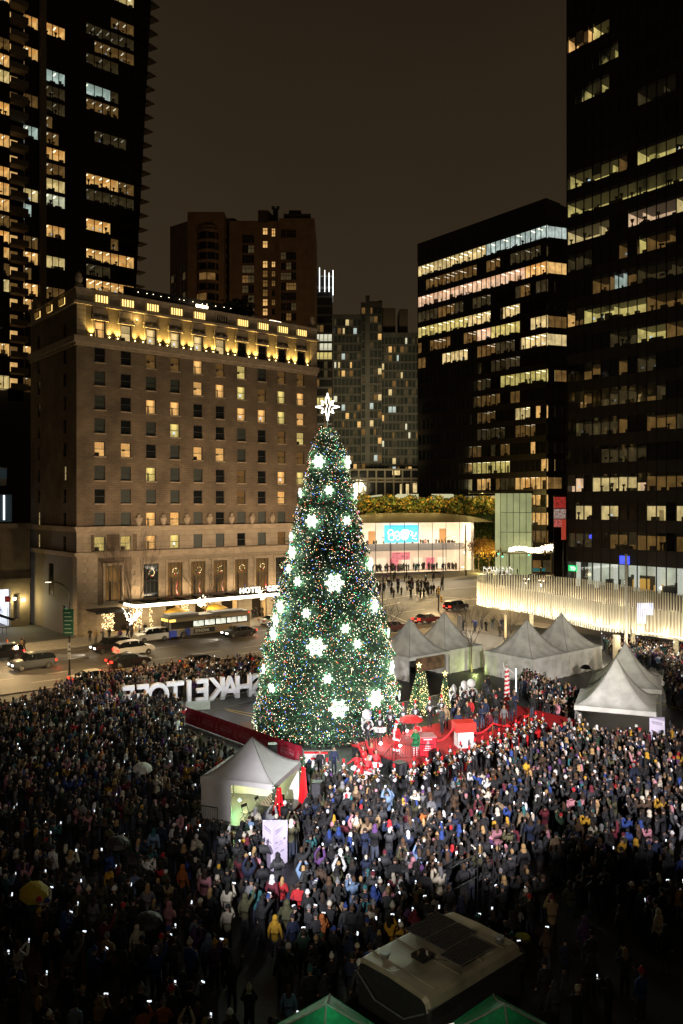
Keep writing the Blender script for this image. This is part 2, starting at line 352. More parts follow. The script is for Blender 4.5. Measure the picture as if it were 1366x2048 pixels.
def facade(root, x0, W_, n, rows, lit, span=M_BRONZE, glass=M_DARKGLASS, mull=M_BRONZE, cap=300, mw=.09, z_lo=None, furn=1, depth=5, blind=0.0, scale=1.0):
    """rows of panes; lit[row] = [(first pane, last pane, style)]"""
    pw = W_/n; panes = {}; left = MB(); cnt = 0
    litglass = M_GLASS
    for r, (zb, zt) in enumerate(rows):
        on = {}
        for a, b, s in lit.get(r, []):
            b = min(b, n)
            if s is None:
                for k in range(a, b): on[k] = s
                continue
            if b <= a: continue
            room(root, x0+a*pw+.03, x0+b*pw-.03, zb-.08, zt+.12, s, furn=furn, depth=depth, scale=scale)
            for k in range(int(a), int(math.ceil(b))): on[k] = s
            if random.random() < blind:
                k = random.randrange(int(a), int(math.ceil(b))); mb = MB(); mb.box(x0+k*pw+.06, .07, zb+(zt-zb)*random.uniform(.2, .6), x0+(k+1)*pw-.06, .09, zt)
                mb.obj('roller_blind', mat('roller_blind', (.2, .16, .1), .9), root)
        for k in range(n):
            g = litglass if k in on else glass
            if cnt < cap:
                key = (round(zt-zb, 2), g.name)
                if key not in panes: panes[key] = MB().box(.02, 0, 0, pw-.02, .03, zt-zb).mesh('pane', g)
                link('pane', panes[key], root, (x0+k*pw, .02, zb)); cnt += 1
            elif k not in on: left.box(x0+k*pw+.02, .02, zb, x0+(k+1)*pw-.02, .05, zt)
    if left.f: stuff(left.obj('far_panes', glass, root))
    zs = rows
    for r in range(len(rows)):
        zb, zt = rows[r]; nxt = rows[r+1][0] if r+1 < len(rows) else zt+(rows[1][0]-rows[0][1])
        MB().box(x0, -.05, zt, x0+W_, .12, nxt).obj('spandrel', span, root)
    zlo = rows[0][0] if z_lo is None else z_lo
    if z_lo is not None: MB().box(x0, -.06, z_lo, x0+W_, .1, rows[0][0]).obj('spandrel', span, root)
    me = MB().box(-mw/2, -.12, zlo, mw/2, .1, rows[-1][1]+.3).mesh('mullion', mull)
    for k in range(n+1): link('mullion', me, root, (x0+k*pw, 0, 0))

# ---------------------------------------------------------------- big dark office tower on the right
TD_A = math.atan2(-.774, .633)
c = Vector(((1135-683)/F*135, 135, 0))
td = thing('office_tower', 'tall black glass office tower filling the right edge, with bright green lobby sign', 'office tower', c, TD_A)
rows = [(4.3, 8.5)]+[(11.0+4.62*k, 13.75+4.62*k) for k in range(22)]
L_ = {0: [(0, 16, None)], 1: [(0.3, 3, 'vdim'), (5, 8, 'dim'), (8.5, 11, 'dim'), (12, 16, 'dim')],
      2: [(1, 3, 'pale'), (4, 6, 'pale'), (9, 11, 'pale'), (12, 16, 'pale')],
      3: [(.5, 2, 'pink'), (3, 6, 'pale'), (6.2, 8, 'pale'), (8.3, 9, 'pink'), (9, 16, 'dim')],
      4: [(7, 9, 'vdim')], 5: [(6, 7, 'dim'), (1, 6, 'vdim')], 6: [(1.5, 3, 'dim'), (4, 6, 'vdim'), (6.3, 8, 'vdim'), (9, 10, 'dim')],
      7: [(2, 4, 'dim'), (6, 7, 'dim'), (8, 10, 'vdim')], 8: [(5, 8, 'vdim'), (8, 11, 'office'), (11, 16, 'dim')],
      9: [(0, 1, 'warm'), (1, 2, 'dim'), (2, 9, 'office'), (9, 16, 'dim')], 10: [(3, 5, 'dim'), (5.5, 6.5, 'cool'), (7, 8, 'dim'), (8, 16, 'vdim')],
      11: [(1.5, 3, 'vdim'), (6, 7, 'dim'), (0, 1, 'vdim'), (8.2, 9, 'office')], 12: [(0, 5, 'pale'), (7, 12, 'pink'), (12, 16, 'pale')],
      13: [(0, 16, 'office')], 14: [(0.3, 6, 'office'), (8, 16, 'office'), (6, 7, 'dim')], 17: [(1.7, 5, 'office')], 18: [(3.7, 6, 'office')],
      19: [(0.1, 2.5, 'warm'), (3.1, 5, 'office')], 20: [(6, 7, 'warm')], 16: [(8, 12, 'vdim')]}
fill(L_, range(1, 13), 16, .5, .5)
facade(td, 0, 25.6, 16, rows, L_, cap=300, blind=.35, scale=1.0)
MB().box(0, 6.2, 0, 25.6, 30, 112).obj('core', M_BRONZE, td)
MB().box(.06, -.2, 0, 25.6, 6.2, 4.3).obj('podium_wall', mat('podium_stone', (.12, .1, .08), .7), td)
mb = MB()
for k in range(24): mb.box(.02, .13, 8.7+4.62*k-(.1 if k else 0), 25.6, 6.1, 8.7+4.62*k+1.2)
mb.obj('floor_slabs', M_BRONZE, td)
mb = MB(); mb.box(-.15, -.1, 0, .02, 30, 112); mb.obj('side_wall', M_DARKGLASS, td)
# lobby; its light is put into the glowing wall and columns
ms = [mat('lobby_wall', (.6, .6, .52), .8, emit=(.62, .66, .55), es=.62, noise=.4, scale=.4), mat('lobby_column', (.7, .7, .68), .6, emit=(.8, .82, .75), es=.7, noise=.1), mat('lobby_dark', (.04, .04, .05), .6), mat('lobby_warm', (.5, .25, .05), .6, emit=(.9, .5, .1), es=.6, noise=.3)]
mb = MB(); mb.quad((.1, 5.9, 4.3), (25, 5.9, 4.3), (25, 5.9, 8.6), (.1, 5.9, 8.6), 0)
mb.box(.2, .3, 4.25, 25, 6, 4.32, 2)
for k in range(7): mb.cyl((1+k*3.6, 1.6, 4.3), (1+k*3.6, 1.6, 8.6), .42, None, 12, 1)
for k in range(16): x = random.uniform(4, 24); mb.box(x, random.uniform(1.5, 5), 4.33, x+random.uniform(.6, 2), 5.2, random.uniform(5, 6.4), random.choice((2, 3, 2, 1)))
mb.box(9, 4.6, 4.3, 13.5, 4.8, 6.6, 2); mb.box(19, 3.2, 6.7, 24, 3.3, 8.0, 2)
mb.obj('lobby_interior', ms, td)
mb = MB(); mb.box(.25, -.1, 6.9, 1.9, -.02, 7.9); sgn = mb.obj('bank_sign', mat('green_sign_light', (.02, .5, .15), .4, emit=(.03, .75, .2), es=1.1, noise=0), td)
o = link('lettering', text_mesh('TD', .8, .02, [mat('white_glow', (1, 1, 1), .5, emit=(1, 1, 1), es=1.3, noise=0)], bold=.02), sgn, (1.15, -.13, 7.1))
mb = MB()
for (x, z, w, h) in ((3.4, 12.3, .7, .9), (4.35, 12.35, .5, .8), (3.0, 12.4, .3, .6), (6.9, 12.4, .5, .6), (12.6, 12.8, .5, .4)): mb.box(x, 1.8, z, x+w, 1.85, z+h)
mb.obj('screens', mat('blue_screen', (.05, .08, .7), .5, emit=(.06, .09, .95), es=1.5, noise=.3, scale=3), td)
mb = MB(); mb.v = []; n = mb.av([(9.9, -.3, 9.7), (11.4, -.3, 9.9), (11.5, -.3, 8.7), (11.1, -.3, 8.8), (10.6, -.3, 9.4)]); mb.af([(n, n+1, n+2, n+3, n+4)])
mb.box(9.85, -.2, 8.65, 11.55, -.07, 9.95, 0); mb.obj('blue_emblem', MATS['blue_screen'], td).scale = (1, 1, 1)
mb = MB(); mb.box(9.9, .6, 3.4, 11.6, .7, 4.9); 
# ---------------------------------------------------------------- mid office building
c = Vector(((836-683)/F*255, 255, 0))
mo = thing('office_building', 'dark brown glass office block with rows of lit floors left of the black tower', 'office building', c, TD_A)
nrow = 18; rows = [(90.7-4.88*k, 93.9-4.88*k) for k in range(nrow)][::-1]
def R(k): return nrow-1-k
L_ = {R(-1): [], R(0): [(0, 16, 'pale'), (16, 28, 'cool')], R(1): [(2, 14, 'dim')], R(2): [(0, 13, 'pink'), (13, 24, 'pink'), (24, 28, 'warm')],
      R(4): [(0, 12, 'office'), (12, 17, 'pale'), (19.5, 23, 'pale')], R(5): [(14, 17, 'pink'), (17, 23, 'office'), (25, 28, 'pale')],
      R(6): [(6, 12, 'pale'), (0, 2, 'dim'), (23.2, 28, 'pale')], R(7): [(8, 10, 'dim'), (14, 15, 'dim')], R(8): [(10, 15, 'dim'), (19, 28, 'office')],
      R(9): [(1, 7, 'vdim'), (18, 19, 'dim')], R(10): [(1.6, 4, 'warm'), (14, 18, 'dim'), (22, 25, 'pale'), (26, 27, 'warm')], R(11): [(0, 6, 'vdim'), (14, 20, 'vdim')],
      R(12): [(10, 13, 'dim'), (25, 26, 'warm')], R(13): [(10, 13, 'warm'), (13, 21, 'office'), (27, 28, 'warm'), (3, 8, 'vdim')],
      R(14): [(5, 13, 'pale'), (14, 17, 'warm'), (22, 28, 'warm')], R(15): [(6, 17, 'pale'), (17, 21, 'pale'), (4, 5, 'warm'), (22, 27, 'warm')], R(16): [(25, 28, 'warm'), (3, 6, 'dim')], R(17): [(24, 28, 'dim')]}
fill(L_, range(nrow), 28, .7, .6, 8)
facade(mo, 0, 49.2, 28, rows, L_, cap=300, z_lo=2, mw=.16, furn=.7, scale=1.6)
MB().box(0.02, 6.2, 0, 49.1, 26, 101).obj('core', M_BRONZE, mo)
mb = MB()
for k in range(nrow): mb.box(.03, .13, 94.1-4.88*k, 49.1, 6.1, 95.3-4.88*k)
mb.obj('floor_slabs', M_BRONZE, mo)
mb = MB(); mb.box(-.1, -.2, 95.35, 49.3, 6.15, 101.2); 
for k in range(20): mb.box(1+k*2.4, -.3, 96.2, 2.7+k*2.4, -.18, 98.6, 1)
mb.obj('parapet', [M_BRONZE, M_DARKGLASS], mo)
mb = MB(); mb.box(-.2, 0.1, 0, -.02, 26, 101); mb.obj('side_wall', M_BRONZE, mo)
# its chamfered flank, seen in the gap beside the black tower
fl = link('flank', None, mo, (49.3, .6, 0), PI/2-.35); 
rows2 = rows
def part_facade(par, W_, n, rows, lit):
    mbp = MB(); mbs = MB(); pw = W_/n
    for (zb, zt) in rows:
        for k in range(n): mbp.box(k*pw+.05, 0, zb, (k+1)*pw-.05, .04, zt)
        mbs.box(0, -.05, zt, W_, .2, zt+1.72)
    return mbp, mbs
a, b = part_facade(fl, 22, 10, rows, {})
stuff(a.obj('dark_panes', M_DARKGLASS, fl)); b.obj('spandrel', M_BRONZE, fl)
for r, s, x0_, x1_ in ((R(0), 'cool', 0, 12), (R(2), 'warm', 0, 14), (R(5), 'dim', 2, 10), (R(6), 'pale', 0, 16), (R(14), 'dim', 0, 6), (R(8), 'dim', 4, 8)):
    zb, zt = rows[r]; w = STY[s][0]
    mb = MB()
    for k in range(int(x0_/2.2), int(x1_/2.2)): mb.box(k*2.2+.1, -.02, zb+.1, (k+1)*2.2-.1, .02, zt-.1)
    if mb.f: mb.obj('lit_panes', style_mats(s)[0], fl)
# glazed entrance hall at its foot
c2 = PZ(1001, 1010, 204); hl = thing('glass_hall', 'tall glowing pale green glass entrance hall at the foot of the dark office block', 'glass hall', (c2.x, c2.y, 0), math.radians(-8))
mb = MB(); mb.quad((-1.2, 3, 0), (8, 3, 0), (8, 3, 21), (-1.2, 3, 21), 0); mb.obj('back_wall', mat('hall_wall', (.5, .52, .3), .8, emit=(.48, .50, .25), es=.75, noise=.2, scale=.2), hl)
me = MB().box(.03, 0, 0, 1.57, .06, 21).mesh('pane', M_GLASS)
mm = MB().box(-.06, -.1, 0, .06, .2, 21).mesh('mullion', mat('pale_steel', (.3, .32, .25), .5, .3))
for k in range(5): link('pane', me, hl, (k*1.6, 0, 0))
for k in range(6): link('mullion', mm, hl, (k*1.6, 0, 0))
mb = MB()
for z in (6, 11, 16): mb.box(0, .3, z, 8, .45, z+.12)
mb.box(-8, -.6, 21, 8.2, 3.4, 21.6); mb.obj('rails', mat('hall_rail', (.12, .11, .07), .5), hl)
# ---------------------------------------------------------------- left residential tower
c = Vector(((262-683)/F*168, 168, 0)); lt_c = c-Vector((.774, .633, 0))*40
lt = thing('apartment_tower', 'very tall dark apartment tower with slanted balconies rising behind the hotel', 'apartment tower', lt_c, UA)
MB().box(-6, 4.2, 0, 39.5, 24, 132).obj('core', mat('tower_concrete', (.022, .018, .014), .8), lt)
M_TG = dark_glass('tower_glass', (.012, .009, .007), .3, .1)
nfl = 31; fz = [40+3.05*k for k in range(nfl)]
# pane columns in local x (right end = 40)
def X(px, Y0=None):  # local x on the front plane for an image column
    r = (px-683)/F; o = lt_c; return (r*o.y-o.x)/(.774-.633*r)
xa0, xa1 = X(172), X(268); xb0, xb1 = X(92), X(130)
litA = {}; litB = {}; litC = {}
def fl_of(py, px=220):
    t = X(px); y = lt_c.y+.633*t; z = H-(py-YH)/F*y; return min(range(nfl), key=lambda k: abs(fz[k]+.4-z))
for py, a, b, s in ((60, 3, 6, 'dim'), (8, 2, 6, 'pale'), (90, 0, 6, 'vdim'), (120, 1, 6, 'dim'), (200, 0, 3, 'cool'), (212, 3, 4, 'vdim'), (365, 0, 4, 'warm'), (372, 4, 6, 'dim'), (480, 0, 3, 'warm'), (487, 3, 4, 'dim'), (515, 0, 6, 'warm'), (572, 0, 6, 'warm'), (300, 1, 5, 'vdim')):
    litA.setdefault(fl_of(py, 220), []).append((a, b, s))
for py, s in ((70, 'warm'), (165, 'cool'), (328, 'warm'), (357, 'dim'), (392, 'pale'), (423, 'white'), (488, 'warm'), (550, 'pale'), (600, 'dim')):
    litB.setdefault(fl_of(py, 112), []).append((0, 3, s))
rows = [(z+.25, z+2.55) for z in fz]
fill(litA, range(nfl), 6, .5, .25, 5); fill(litB, range(nfl), 3, .4, .4, 6)
facade(lt, xa0, xa1-xa0, 6, rows, litA, glass=M_TG, cap=186, mw=.1, furn=1.2, depth=3.5)
facade(lt, xb0, xb1-xb0, 3, rows, litB, glass=M_TG, cap=93, mw=.1, furn=1.2, depth=3.5)
MB().box(xb1, -.1, 38, xa0, .2, 134).obj('blank_wall', M_TG, lt)
mb = MB(); x0p, x1p = X(77), X(89); mb.box(x0p, -1.2, 0, x1p, 1, 134); mb.obj('fin', mat('pale_concrete_fin', (.16, .12, .085), .8), lt)
xc0, xc1, xd0, xd1 = X(50), X(76), X(-30), X(19)
litC = {}
for k in range(nfl):
    if random.random() < .5: litC[k] = [(0, 1 if random.random() < .3 else 2, random.choice(['warm', 'warm', 'pale', 'cool', 'dim', 'dim']))]
litD = {k: [(random.choice((0, 2)), 4, random.choice(['warm', 'warm', 'pale', 'dim']))] for k in range(nfl) if random.random() < .6}
facade(lt, xc0, xc1-xc0, 2, rows, litC, glass=M_TG, cap=62, mw=.1, furn=1.2, depth=3)
facade(lt, xd0, xd1-xd0, 4, rows, litD, glass=M_TG, cap=100, mw=.1, furn=1.2, depth=3)
MB().box(xd1, .8, 38, xc0, 1.0, 134).obj('recess_wall', M_TG, lt)
mb = MB(); mb.box(0, -1.5, 0, xc0-xd1+.4, 1, .22); mb.box(0, -1.5, .22, xc0-xd1+.4, -1.42, 1.1); bal = mb.mesh('balcony', mat('balcony_concrete', (.15, .115, .08), .8))
mb = MB(); mb.box(.3, .72, .1, 1.9, .78, 2.3); bw = mb.mesh('lit_door', style_mats('warm')[0]); bw2 = mb.mesh('lit_door', style_mats('dim')[0])
for k in range(nfl):
    b = link('balcony', bal, lt, (xd1-.2, 0, fz[k]))
    if random.random() < .7: link('lit_door', random.choice((bw, bw2)), b)
# slanted balconies up the right-hand edge, each floor reaching a little further out
for k in range(nfl):
    ex = xa1+.2+.17*max(0, k-8)*1.0
    mb = MB(); mb.box(xa1, .02, 0, ex+.35, 3.8, 2.8, 1)
    mb.v = mb.v; n = mb.av([(ex+.3, -.6, .0), (ex+2.7, .8, .35), (ex+.3, 5, .0), (ex+.3, -.6, -.3), (ex+2.7, .8, .15), (ex+.3, 5, -.3)])
    mb.af([(n, n+1, n+2), (n+3, n+5, n+4), (n, n+3, n+4, n+1), (n+1, n+4, n+5, n+2)], 0)
    mb.cyl((ex+.3, -.6, -1.2), (ex+2.6, .8, .2), .07, None, 5, 0)
    o = mb.obj('slanted_balcony', [mat('balcony_edge', (.10, .075, .05), .8), M_TG], lt); o.location = (0, 0, fz[k])
# ---------------------------------------------------------------- brown residential tower behind the hotel
M_BROWN = mat('brown_precast', (.13, .075, .035), .85, noise=.25, scale=.5)
Yb = 205.0
def XB(px): return (px-683)/F*Yb
def ZB(py): return H-(py-YH)/F*Yb
bt = thing('apartment_block', 'brown concrete apartment tower with rounded bays, seen over the hotel roof', 'apartment block', (XB(560), Yb, 0), 0)
bt.location = (0, 0, 0)
mb = MB()
xL, xR = XB(447), XB(628)
def slab(x0, x1, y0, y1, zt, m=0): mb.box(x0, y0, 0, x1, y1, zt, m)
slab(XB(372), XB(446), Yb+2, Yb+26, ZB(418)); slab(XB(452), XB(556), Yb+6, Yb+26, ZB(425)); slab(XB(556), XB(628), Yb+3, Yb+26, ZB(428))
n = mb.av([(XB(310), Yb+18, 0), (XB(383), Yb+3, 0), (XB(383), Yb+26, 0), (XB(310), Yb+30, 0), (XB(310), Yb+18, ZB(475)+9), (XB(383), Yb+3, ZB(430)), (XB(383), Yb+26, ZB(430)), (XB(310), Yb+30, ZB(475)+9)])
mb.af([(n, n+1, n+5, n+4), (n+1, n+2, n+6, n+5), (n+2, n+3, n+7, n+6), (n+3, n, n+4, n+7), (n+4, n+5, n+6, n+7)], 0)
mb.obj('wall', M_BROWN, bt)
mb = MB(); a = [(XB(420), Yb+8, ZB(417)), (XB(450), Yb+8, ZB(412)), (XB(520), Yb+9, ZB(420)), (XB(520), Yb+20, ZB(420)), (XB(420), Yb+20, ZB(417))]
mb.prism([(XB(400), Yb+8), (XB(460), Yb+8), (XB(500), Yb+20), (XB(400), Yb+20)], ZB(425), ZB(414)); mb.prism([(XB(565), Yb+4), (XB(620), Yb+4), (XB(620), Yb+20), (XB(565), Yb+20)], ZB(428), ZB(416)); mb.prism([(XB(575), Yb+5), (XB(600), Yb+5), (XB(600), Yb+20), (XB(575), Yb+20)], ZB(416), ZB(406))
mb.prism([(XB(512), Yb+5), (XB(532), Yb+5), (XB(552), Yb+14), (XB(512), Yb+14)], ZB(428), ZB(406)); mb.obj('roof', mat('brown_roof', (.03, .022, .015), .8), bt)
mb = MB(); mb.cyl((XB(546), Yb+8, ZB(425)), (XB(546), Yb+8, ZB(395)), .7, .7, 8); mb.cyl((XB(541), Yb+8, ZB(396)), (XB(541), Yb+8, ZB(390)), .35, .5, 6); mb.cyl((XB(551), Yb+8, ZB(396)), (XB(551), Yb+8, ZB(390)), .35, .5, 6); mb.obj('chimney', M_BLACK, bt)
M_FRAME_BR = mat('brown_frames', (.05, .03, .018), .6)
def win_grid(par, name, cols, pys, w, h, yy, litp, sty=('warm', 'dim', 'vdim'), dark=M_DARKGLASS, XF=XB, ZF=ZB):
    cache = {}
    for c_ in cols:
        for p_ in pys:
            s = random.choice(sty) if random.random() < litp else None
            m = style_mats(s)[0] if s else dark
            key = (name, m.name, w, h)
            if key not in cache:
                b = MB(); b.box(-w/2, 0, -h/2, w/2, .1, h/2, 0); b.box(-.05, -.06, -h/2, .05, 0, h/2, 1); b.box(-w/2, -.06, h*.1, w/2, 0, h*.1+.07, 1)
                b.box(-w/2-.1, -.08, h/2, w/2+.1, .05, h/2+.12, 1); b.box(-w/2-.1, -.1, -h/2-.12, w/2+.1, .05, -h/2, 1); cache[key] = b.mesh(name, [m, M_FRAME_BR])
            link(name, cache[key], par, (XF(c_), yy, ZF(p_)))
win_grid(bt, 'window', (485, 497), [463+20.6*k for k in range(10)], 1.5, 1.9, Yb+5.9, .75, ('dim', 'dim', 'vdim'))
win_grid(bt, 'window', (526,), [447, 474]+[515+19.6*k for k in range(8)], 1.1, 1.7, Yb+5.9, 1, ('warm', 'warm', 'dim'))
lamp('tower_fill_light', 'SPOT', (XB(480), Yb-60, 30), 17000, (1, .62, .3), (XB(480), Yb, 75), spot_size=math.radians(70), spot_blend=1, shadow_soft_size=1)  # unseen spot added only to brighten the brown tower's front
win_grid(bt, 'window', (543,), [447, 452]+[515+19.6*k for k in range(8)], .8, 1.4, Yb+5.9, .8, ('warm', 'dim'))
win_grid(bt, 'window', (565, 576, 586), [460]+[505+20.6*k for k in range(8)], 1.2, 1.8, Yb+2.9, .45, ('dim', 'vdim'))
win_grid(bt, 'window', (320, 330, 346, 356, 366), [500+20.6*k for k in range(6)], 1.1, 1.7, Yb+9, .08) if False else None
# rounded bay: a stack of curved window bands
for k in range(9):
    z = ZB(468+20.6*k); mb = MB(); cx, cyb, r_ = XB(413), Yb+6, (XB(446)-XB(383))/2+.3
    for j in range(6):
        a0, a1 = PI+PI*(j+.06)/6, PI+PI*(j+.94)/6
        mb.quad((cx+r_*math.cos(a0), cyb+r_*math.sin(a0)*1.25, z-.9), (cx+r_*math.cos(a1), cyb+r_*math.sin(a1)*1.25, z-.9), (cx+r_*math.cos(a1), cyb+r_*math.sin(a1)*1.25, z+.9), (cx+r_*math.cos(a0), cyb+r_*math.sin(a0)*1.25, z+.9), 1 if (k*7+j*3) % 11 in (1, 4) and k > 2 else 0)
    mb.obj('curved_window', [M_DARKGLASS, style_mats('dim')[0]], bt)
    mb = MB(); pts = [(cx+(r_+.15)*math.cos(PI+PI*j/10), cyb+(r_+.15)*math.sin(PI+PI*j/10)*1.25) for j in range(11)]; mb.prism(pts, z+.92, z+1.72); mb.obj('bay_band', M_BROWN, bt)
mb = MB(); pts = [(cx+r_*.96*math.cos(PI+PI*j/10), cyb+r_*.96*math.sin(PI+PI*j/10)*1.25) for j in range(11)]; mb.prism(pts, 0, ZB(447)); mb.obj('bay_core', M_BROWN, bt)
# windows on the angled left wing
w0, w1 = Vector((XB(310), Yb+18, 0)), Vector((XB(383), Yb+3, 0)); wd = (w1-w0); wa = math.atan2(wd.y, wd.x); wn = wd.normalized()
mw_ = MB().box(-.75, -.12, -.9, .75, -.02, .9).mesh('window', M_DARKGLASS); mw2 = MB().box(-.75, -.12, -.9, .75, -.02, .9).mesh('window', style_mats('vdim')[0])
for t_ in (.12, .25, .5, .62, .82):
    for k in range(7):
        p = w0+wd*t_; link('window', mw2 if random.random() < .35 else mw_, bt, (p.x, p.y, ZB(520+20.6*k-22*t_+6)), wa)
for (pw, px, py, z_) in ((9000, 380, 560, 50),):
    pass
# ---------------------------------------------------------------- the old hotel
HU, HV = 40.68, 106.1                                  # its corner in street coordinates
hc = P(153, 1277); HX0 = hc
ht = thing('hotel', 'twelve storey brown brick hotel with uplit top floor and bright street canopy', 'hotel', hc, UA)
M_BRICK = mat('hotel_brick', tex=brick_tex((.205, .152, .095), (.165, .12, .075), (.12, .09, .06), 1.0, .9, .3, .03), rough=.85, noise=.34, scale=.3, bump=.15)
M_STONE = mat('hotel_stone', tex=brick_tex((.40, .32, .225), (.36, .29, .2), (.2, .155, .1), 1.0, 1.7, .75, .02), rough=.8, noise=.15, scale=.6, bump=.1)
M_STONE2 = mat('hotel_trim_stone', (.38, .30, .205), .75, noise=.2, scale=1.5)
def holed_wall(mb, x0, x1, z0, z1, holes, depth=.35, m=0, tr=None):
    xs = sorted({x0, x1, *[h[0] for h in holes], *[h[1] for h in holes]}); zs = sorted({z0, z1, *[h[2] for h in holes], *[h[3] for h in holes]})
    xs = [x for x in xs if x0 <= x <= x1]; zs = [z for z in zs if z0 <= z <= z1]
    for i in range(len(zs)-1):
        run = None
        for j in range(len(xs)):
            last = j == len(xs)-1
            inside = (not last) and any(h[0] <= xs[j]+1e-6 < h[1]-1e-5 and h[2] <= zs[i]+1e-6 < h[3]-1e-5 for h in holes)
            if last or inside:
                if run is not None: mb.quad((run, 0, zs[i]), (xs[j], 0, zs[i]), (xs[j], 0, zs[i+1]), (run, 0, zs[i+1]), m)
                run = None
            elif run is None: run = xs[j]
    for a, b, c, d in holes:
        mb.quad((a, 0, c), (a, 0, d), (a, depth, d), (a, depth, c), m); mb.quad((b, 0, c), (b, depth, c), (b, depth, d), (b, 0, d), m)
        mb.quad((a, 0, d), (b, 0, d), (b, depth, d), (a, depth, d), m); mb.quad((a, 0, c), (a, depth, c), (b, depth, c), (b, 0, c), m)
TW = [3.25+3.8*k for k in range(10)]; TR = 40.8; DEP = 18.6
ROWZ = [38.6, 35.4, 32.1, 28.9, 25.7, 22.4, 19.2, 15.95]; Z2 = 12.65; ZT = 42.1
wh, ww = 2.0, 1.5
fh = [(t-ww/2, t+ww/2, z-wh/2, z+wh/2) for t in TW for z in ROWZ]; f2 = [(t-ww/2, t+ww/2, Z2-wh/2, Z2+wh/2) for t in TW]; f3 = [(t-.75, t+.75, ZT-1.1, ZT+1.1) for t in TW]
LW = [5.2]+TW[2:9]; fl_ = [(t-1.2, t+1.2, 4.7, 9.6) for t in LW]
DOORS = [(5.2, 8.6), (13.2, 15.6), (18, 20.5), (22.5, 25.5), (28, 30.8), (33, 36.2)]
dh = [(a, b, .15, 3.3) for a, b in DOORS]
mb = MB(); holed_wall(mb, 0, TR, 14.8, 39.6, fh); mb.obj('brick_wall', M_BRICK, ht)
mb = MB(); holed_wall(mb, 0, TR, 0, 14.8, f2+fl_+dh); mb.obj('stone_wall', M_STONE, ht)
mb = MB(); holed_wall(mb, 0, TR, 40.9, 45.2, f3); mb.obj('attic_wall', M_BRICK, ht)
# left flank: local frame turned a quarter
fk = link('flank', None, ht, (0, DEP, 0), -PI/2)
SW = [DEP-4.35, DEP-9.7, DEP-15.0]; sh = []
for z in ROWZ+[Z2]: sh += [(SW[0]-.55, SW[0]+.55, z-1, z+1), (SW[2]-.55, SW[2]+.55, z-1, z+1)]
mb = MB(); holed_wall(mb, 0, DEP, 14.8, 39.6, [h for h in sh if h[2] > 14.8]); holed_wall(mb, 0, DEP, 40.9, 45.2, [(SW[0]-.55, SW[0]+.55, 41, 43.2), (SW[2]-.55, SW[2]+.55, 41, 43.2)]); mb.obj('brick_wall', M_BRICK, fk)
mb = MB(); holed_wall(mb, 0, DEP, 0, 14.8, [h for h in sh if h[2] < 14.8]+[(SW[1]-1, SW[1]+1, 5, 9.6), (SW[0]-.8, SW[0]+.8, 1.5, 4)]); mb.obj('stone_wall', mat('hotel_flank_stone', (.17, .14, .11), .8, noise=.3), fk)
mb = MB(); mb.box(SW[1]-.7, .02, 5, SW[1]+.7, .3, 43); mb.obj('fire_escape_strip', M_DARKGLASS, fk)
# body behind the walls
mb = MB(); mb.box(.4, 1.7, 0, TR-.02, DEP-.3, 46); mb.box(TR-.3, .02, 0, TR, DEP, 46); mb.obj('core', mat('core_dark', (.02, .015, .01), .9), ht)
# belts, cornices
mb = MB()
def belt(z0, z1, o_):
    mb = MB(); mb.box(-o_, -o_, z0, TR+o_*.3, .05, z1); mb.box(-o_, .051, z0, .05, DEP, z1); mb.obj('cornice', M_STONE2, ht)
belt(14.75, 15.05, .35); belt(14.35, 14.749, .15); belt(11.2, 11.55, .45); belt(10.9, 11.199, .2); belt(39.6, 40.05, .2); belt(40.051, 40.9, .5); belt(45.2, 45.6, .45)
belt(45.601, 47.2, .05); belt(47.201, 47.45, .2)
mb = MB()
for z in (47.45,):
    for x, y in ((.5, .5), (TR-.6, .5), (.5, DEP-.6)): mb = MB(); mb.box(x-.45, y-.45, z, x+.45, y+.45, z+.5); mb.lathe([(.2, 0), (.45, .3), (.55, .8), (.35, 1.3), (.4, 1.4), (.15, 1.6), (0, 1.9)], 10, 0, (x, y, z+.5)); mb.obj('urn', M_STONE2, ht, True)
# rusticated blocks at the corner, and around the first tall window
qb = {}
def block(x0, x1, z0, z1, par=ht):
    k = (round(x1-x0, 2), round(z1-z0, 2))
    if k not in qb: qb[k] = MB().box(0, -.09, .03, x1-x0, .02, z1-z0-.03).mesh('stone_block', M_STONE2)
    link('stone_block', qb[k], par, (x0, 0, z0))
for i in range(15):
    z = .4+i*.7; block(0.02, 1.5-(.4 if i % 2 else 0), z, z+.7)
    if 2 < i: block(1.55-(.4 if i % 2 else 0), 2.9-(.7 if i % 2 else 0), z, z+.7); block(7.9+(.5 if i % 2 else 0), 9.3, z, z+.7)
for i in range(60):
    z = 15.2+i*.0
for i in range(15):
    z = .4+i*.7; qk = link('stone_block', qb[(1.1, .7)] if (1.1, .7) in qb else list(qb.values())[0], fk, (DEP-1.12, 0, z))
for i in range(6): z = 40.95+i*.7; block(.02, 1.3, z, z+.7); block(TR-1.3, TR-.02, z, z+.7)
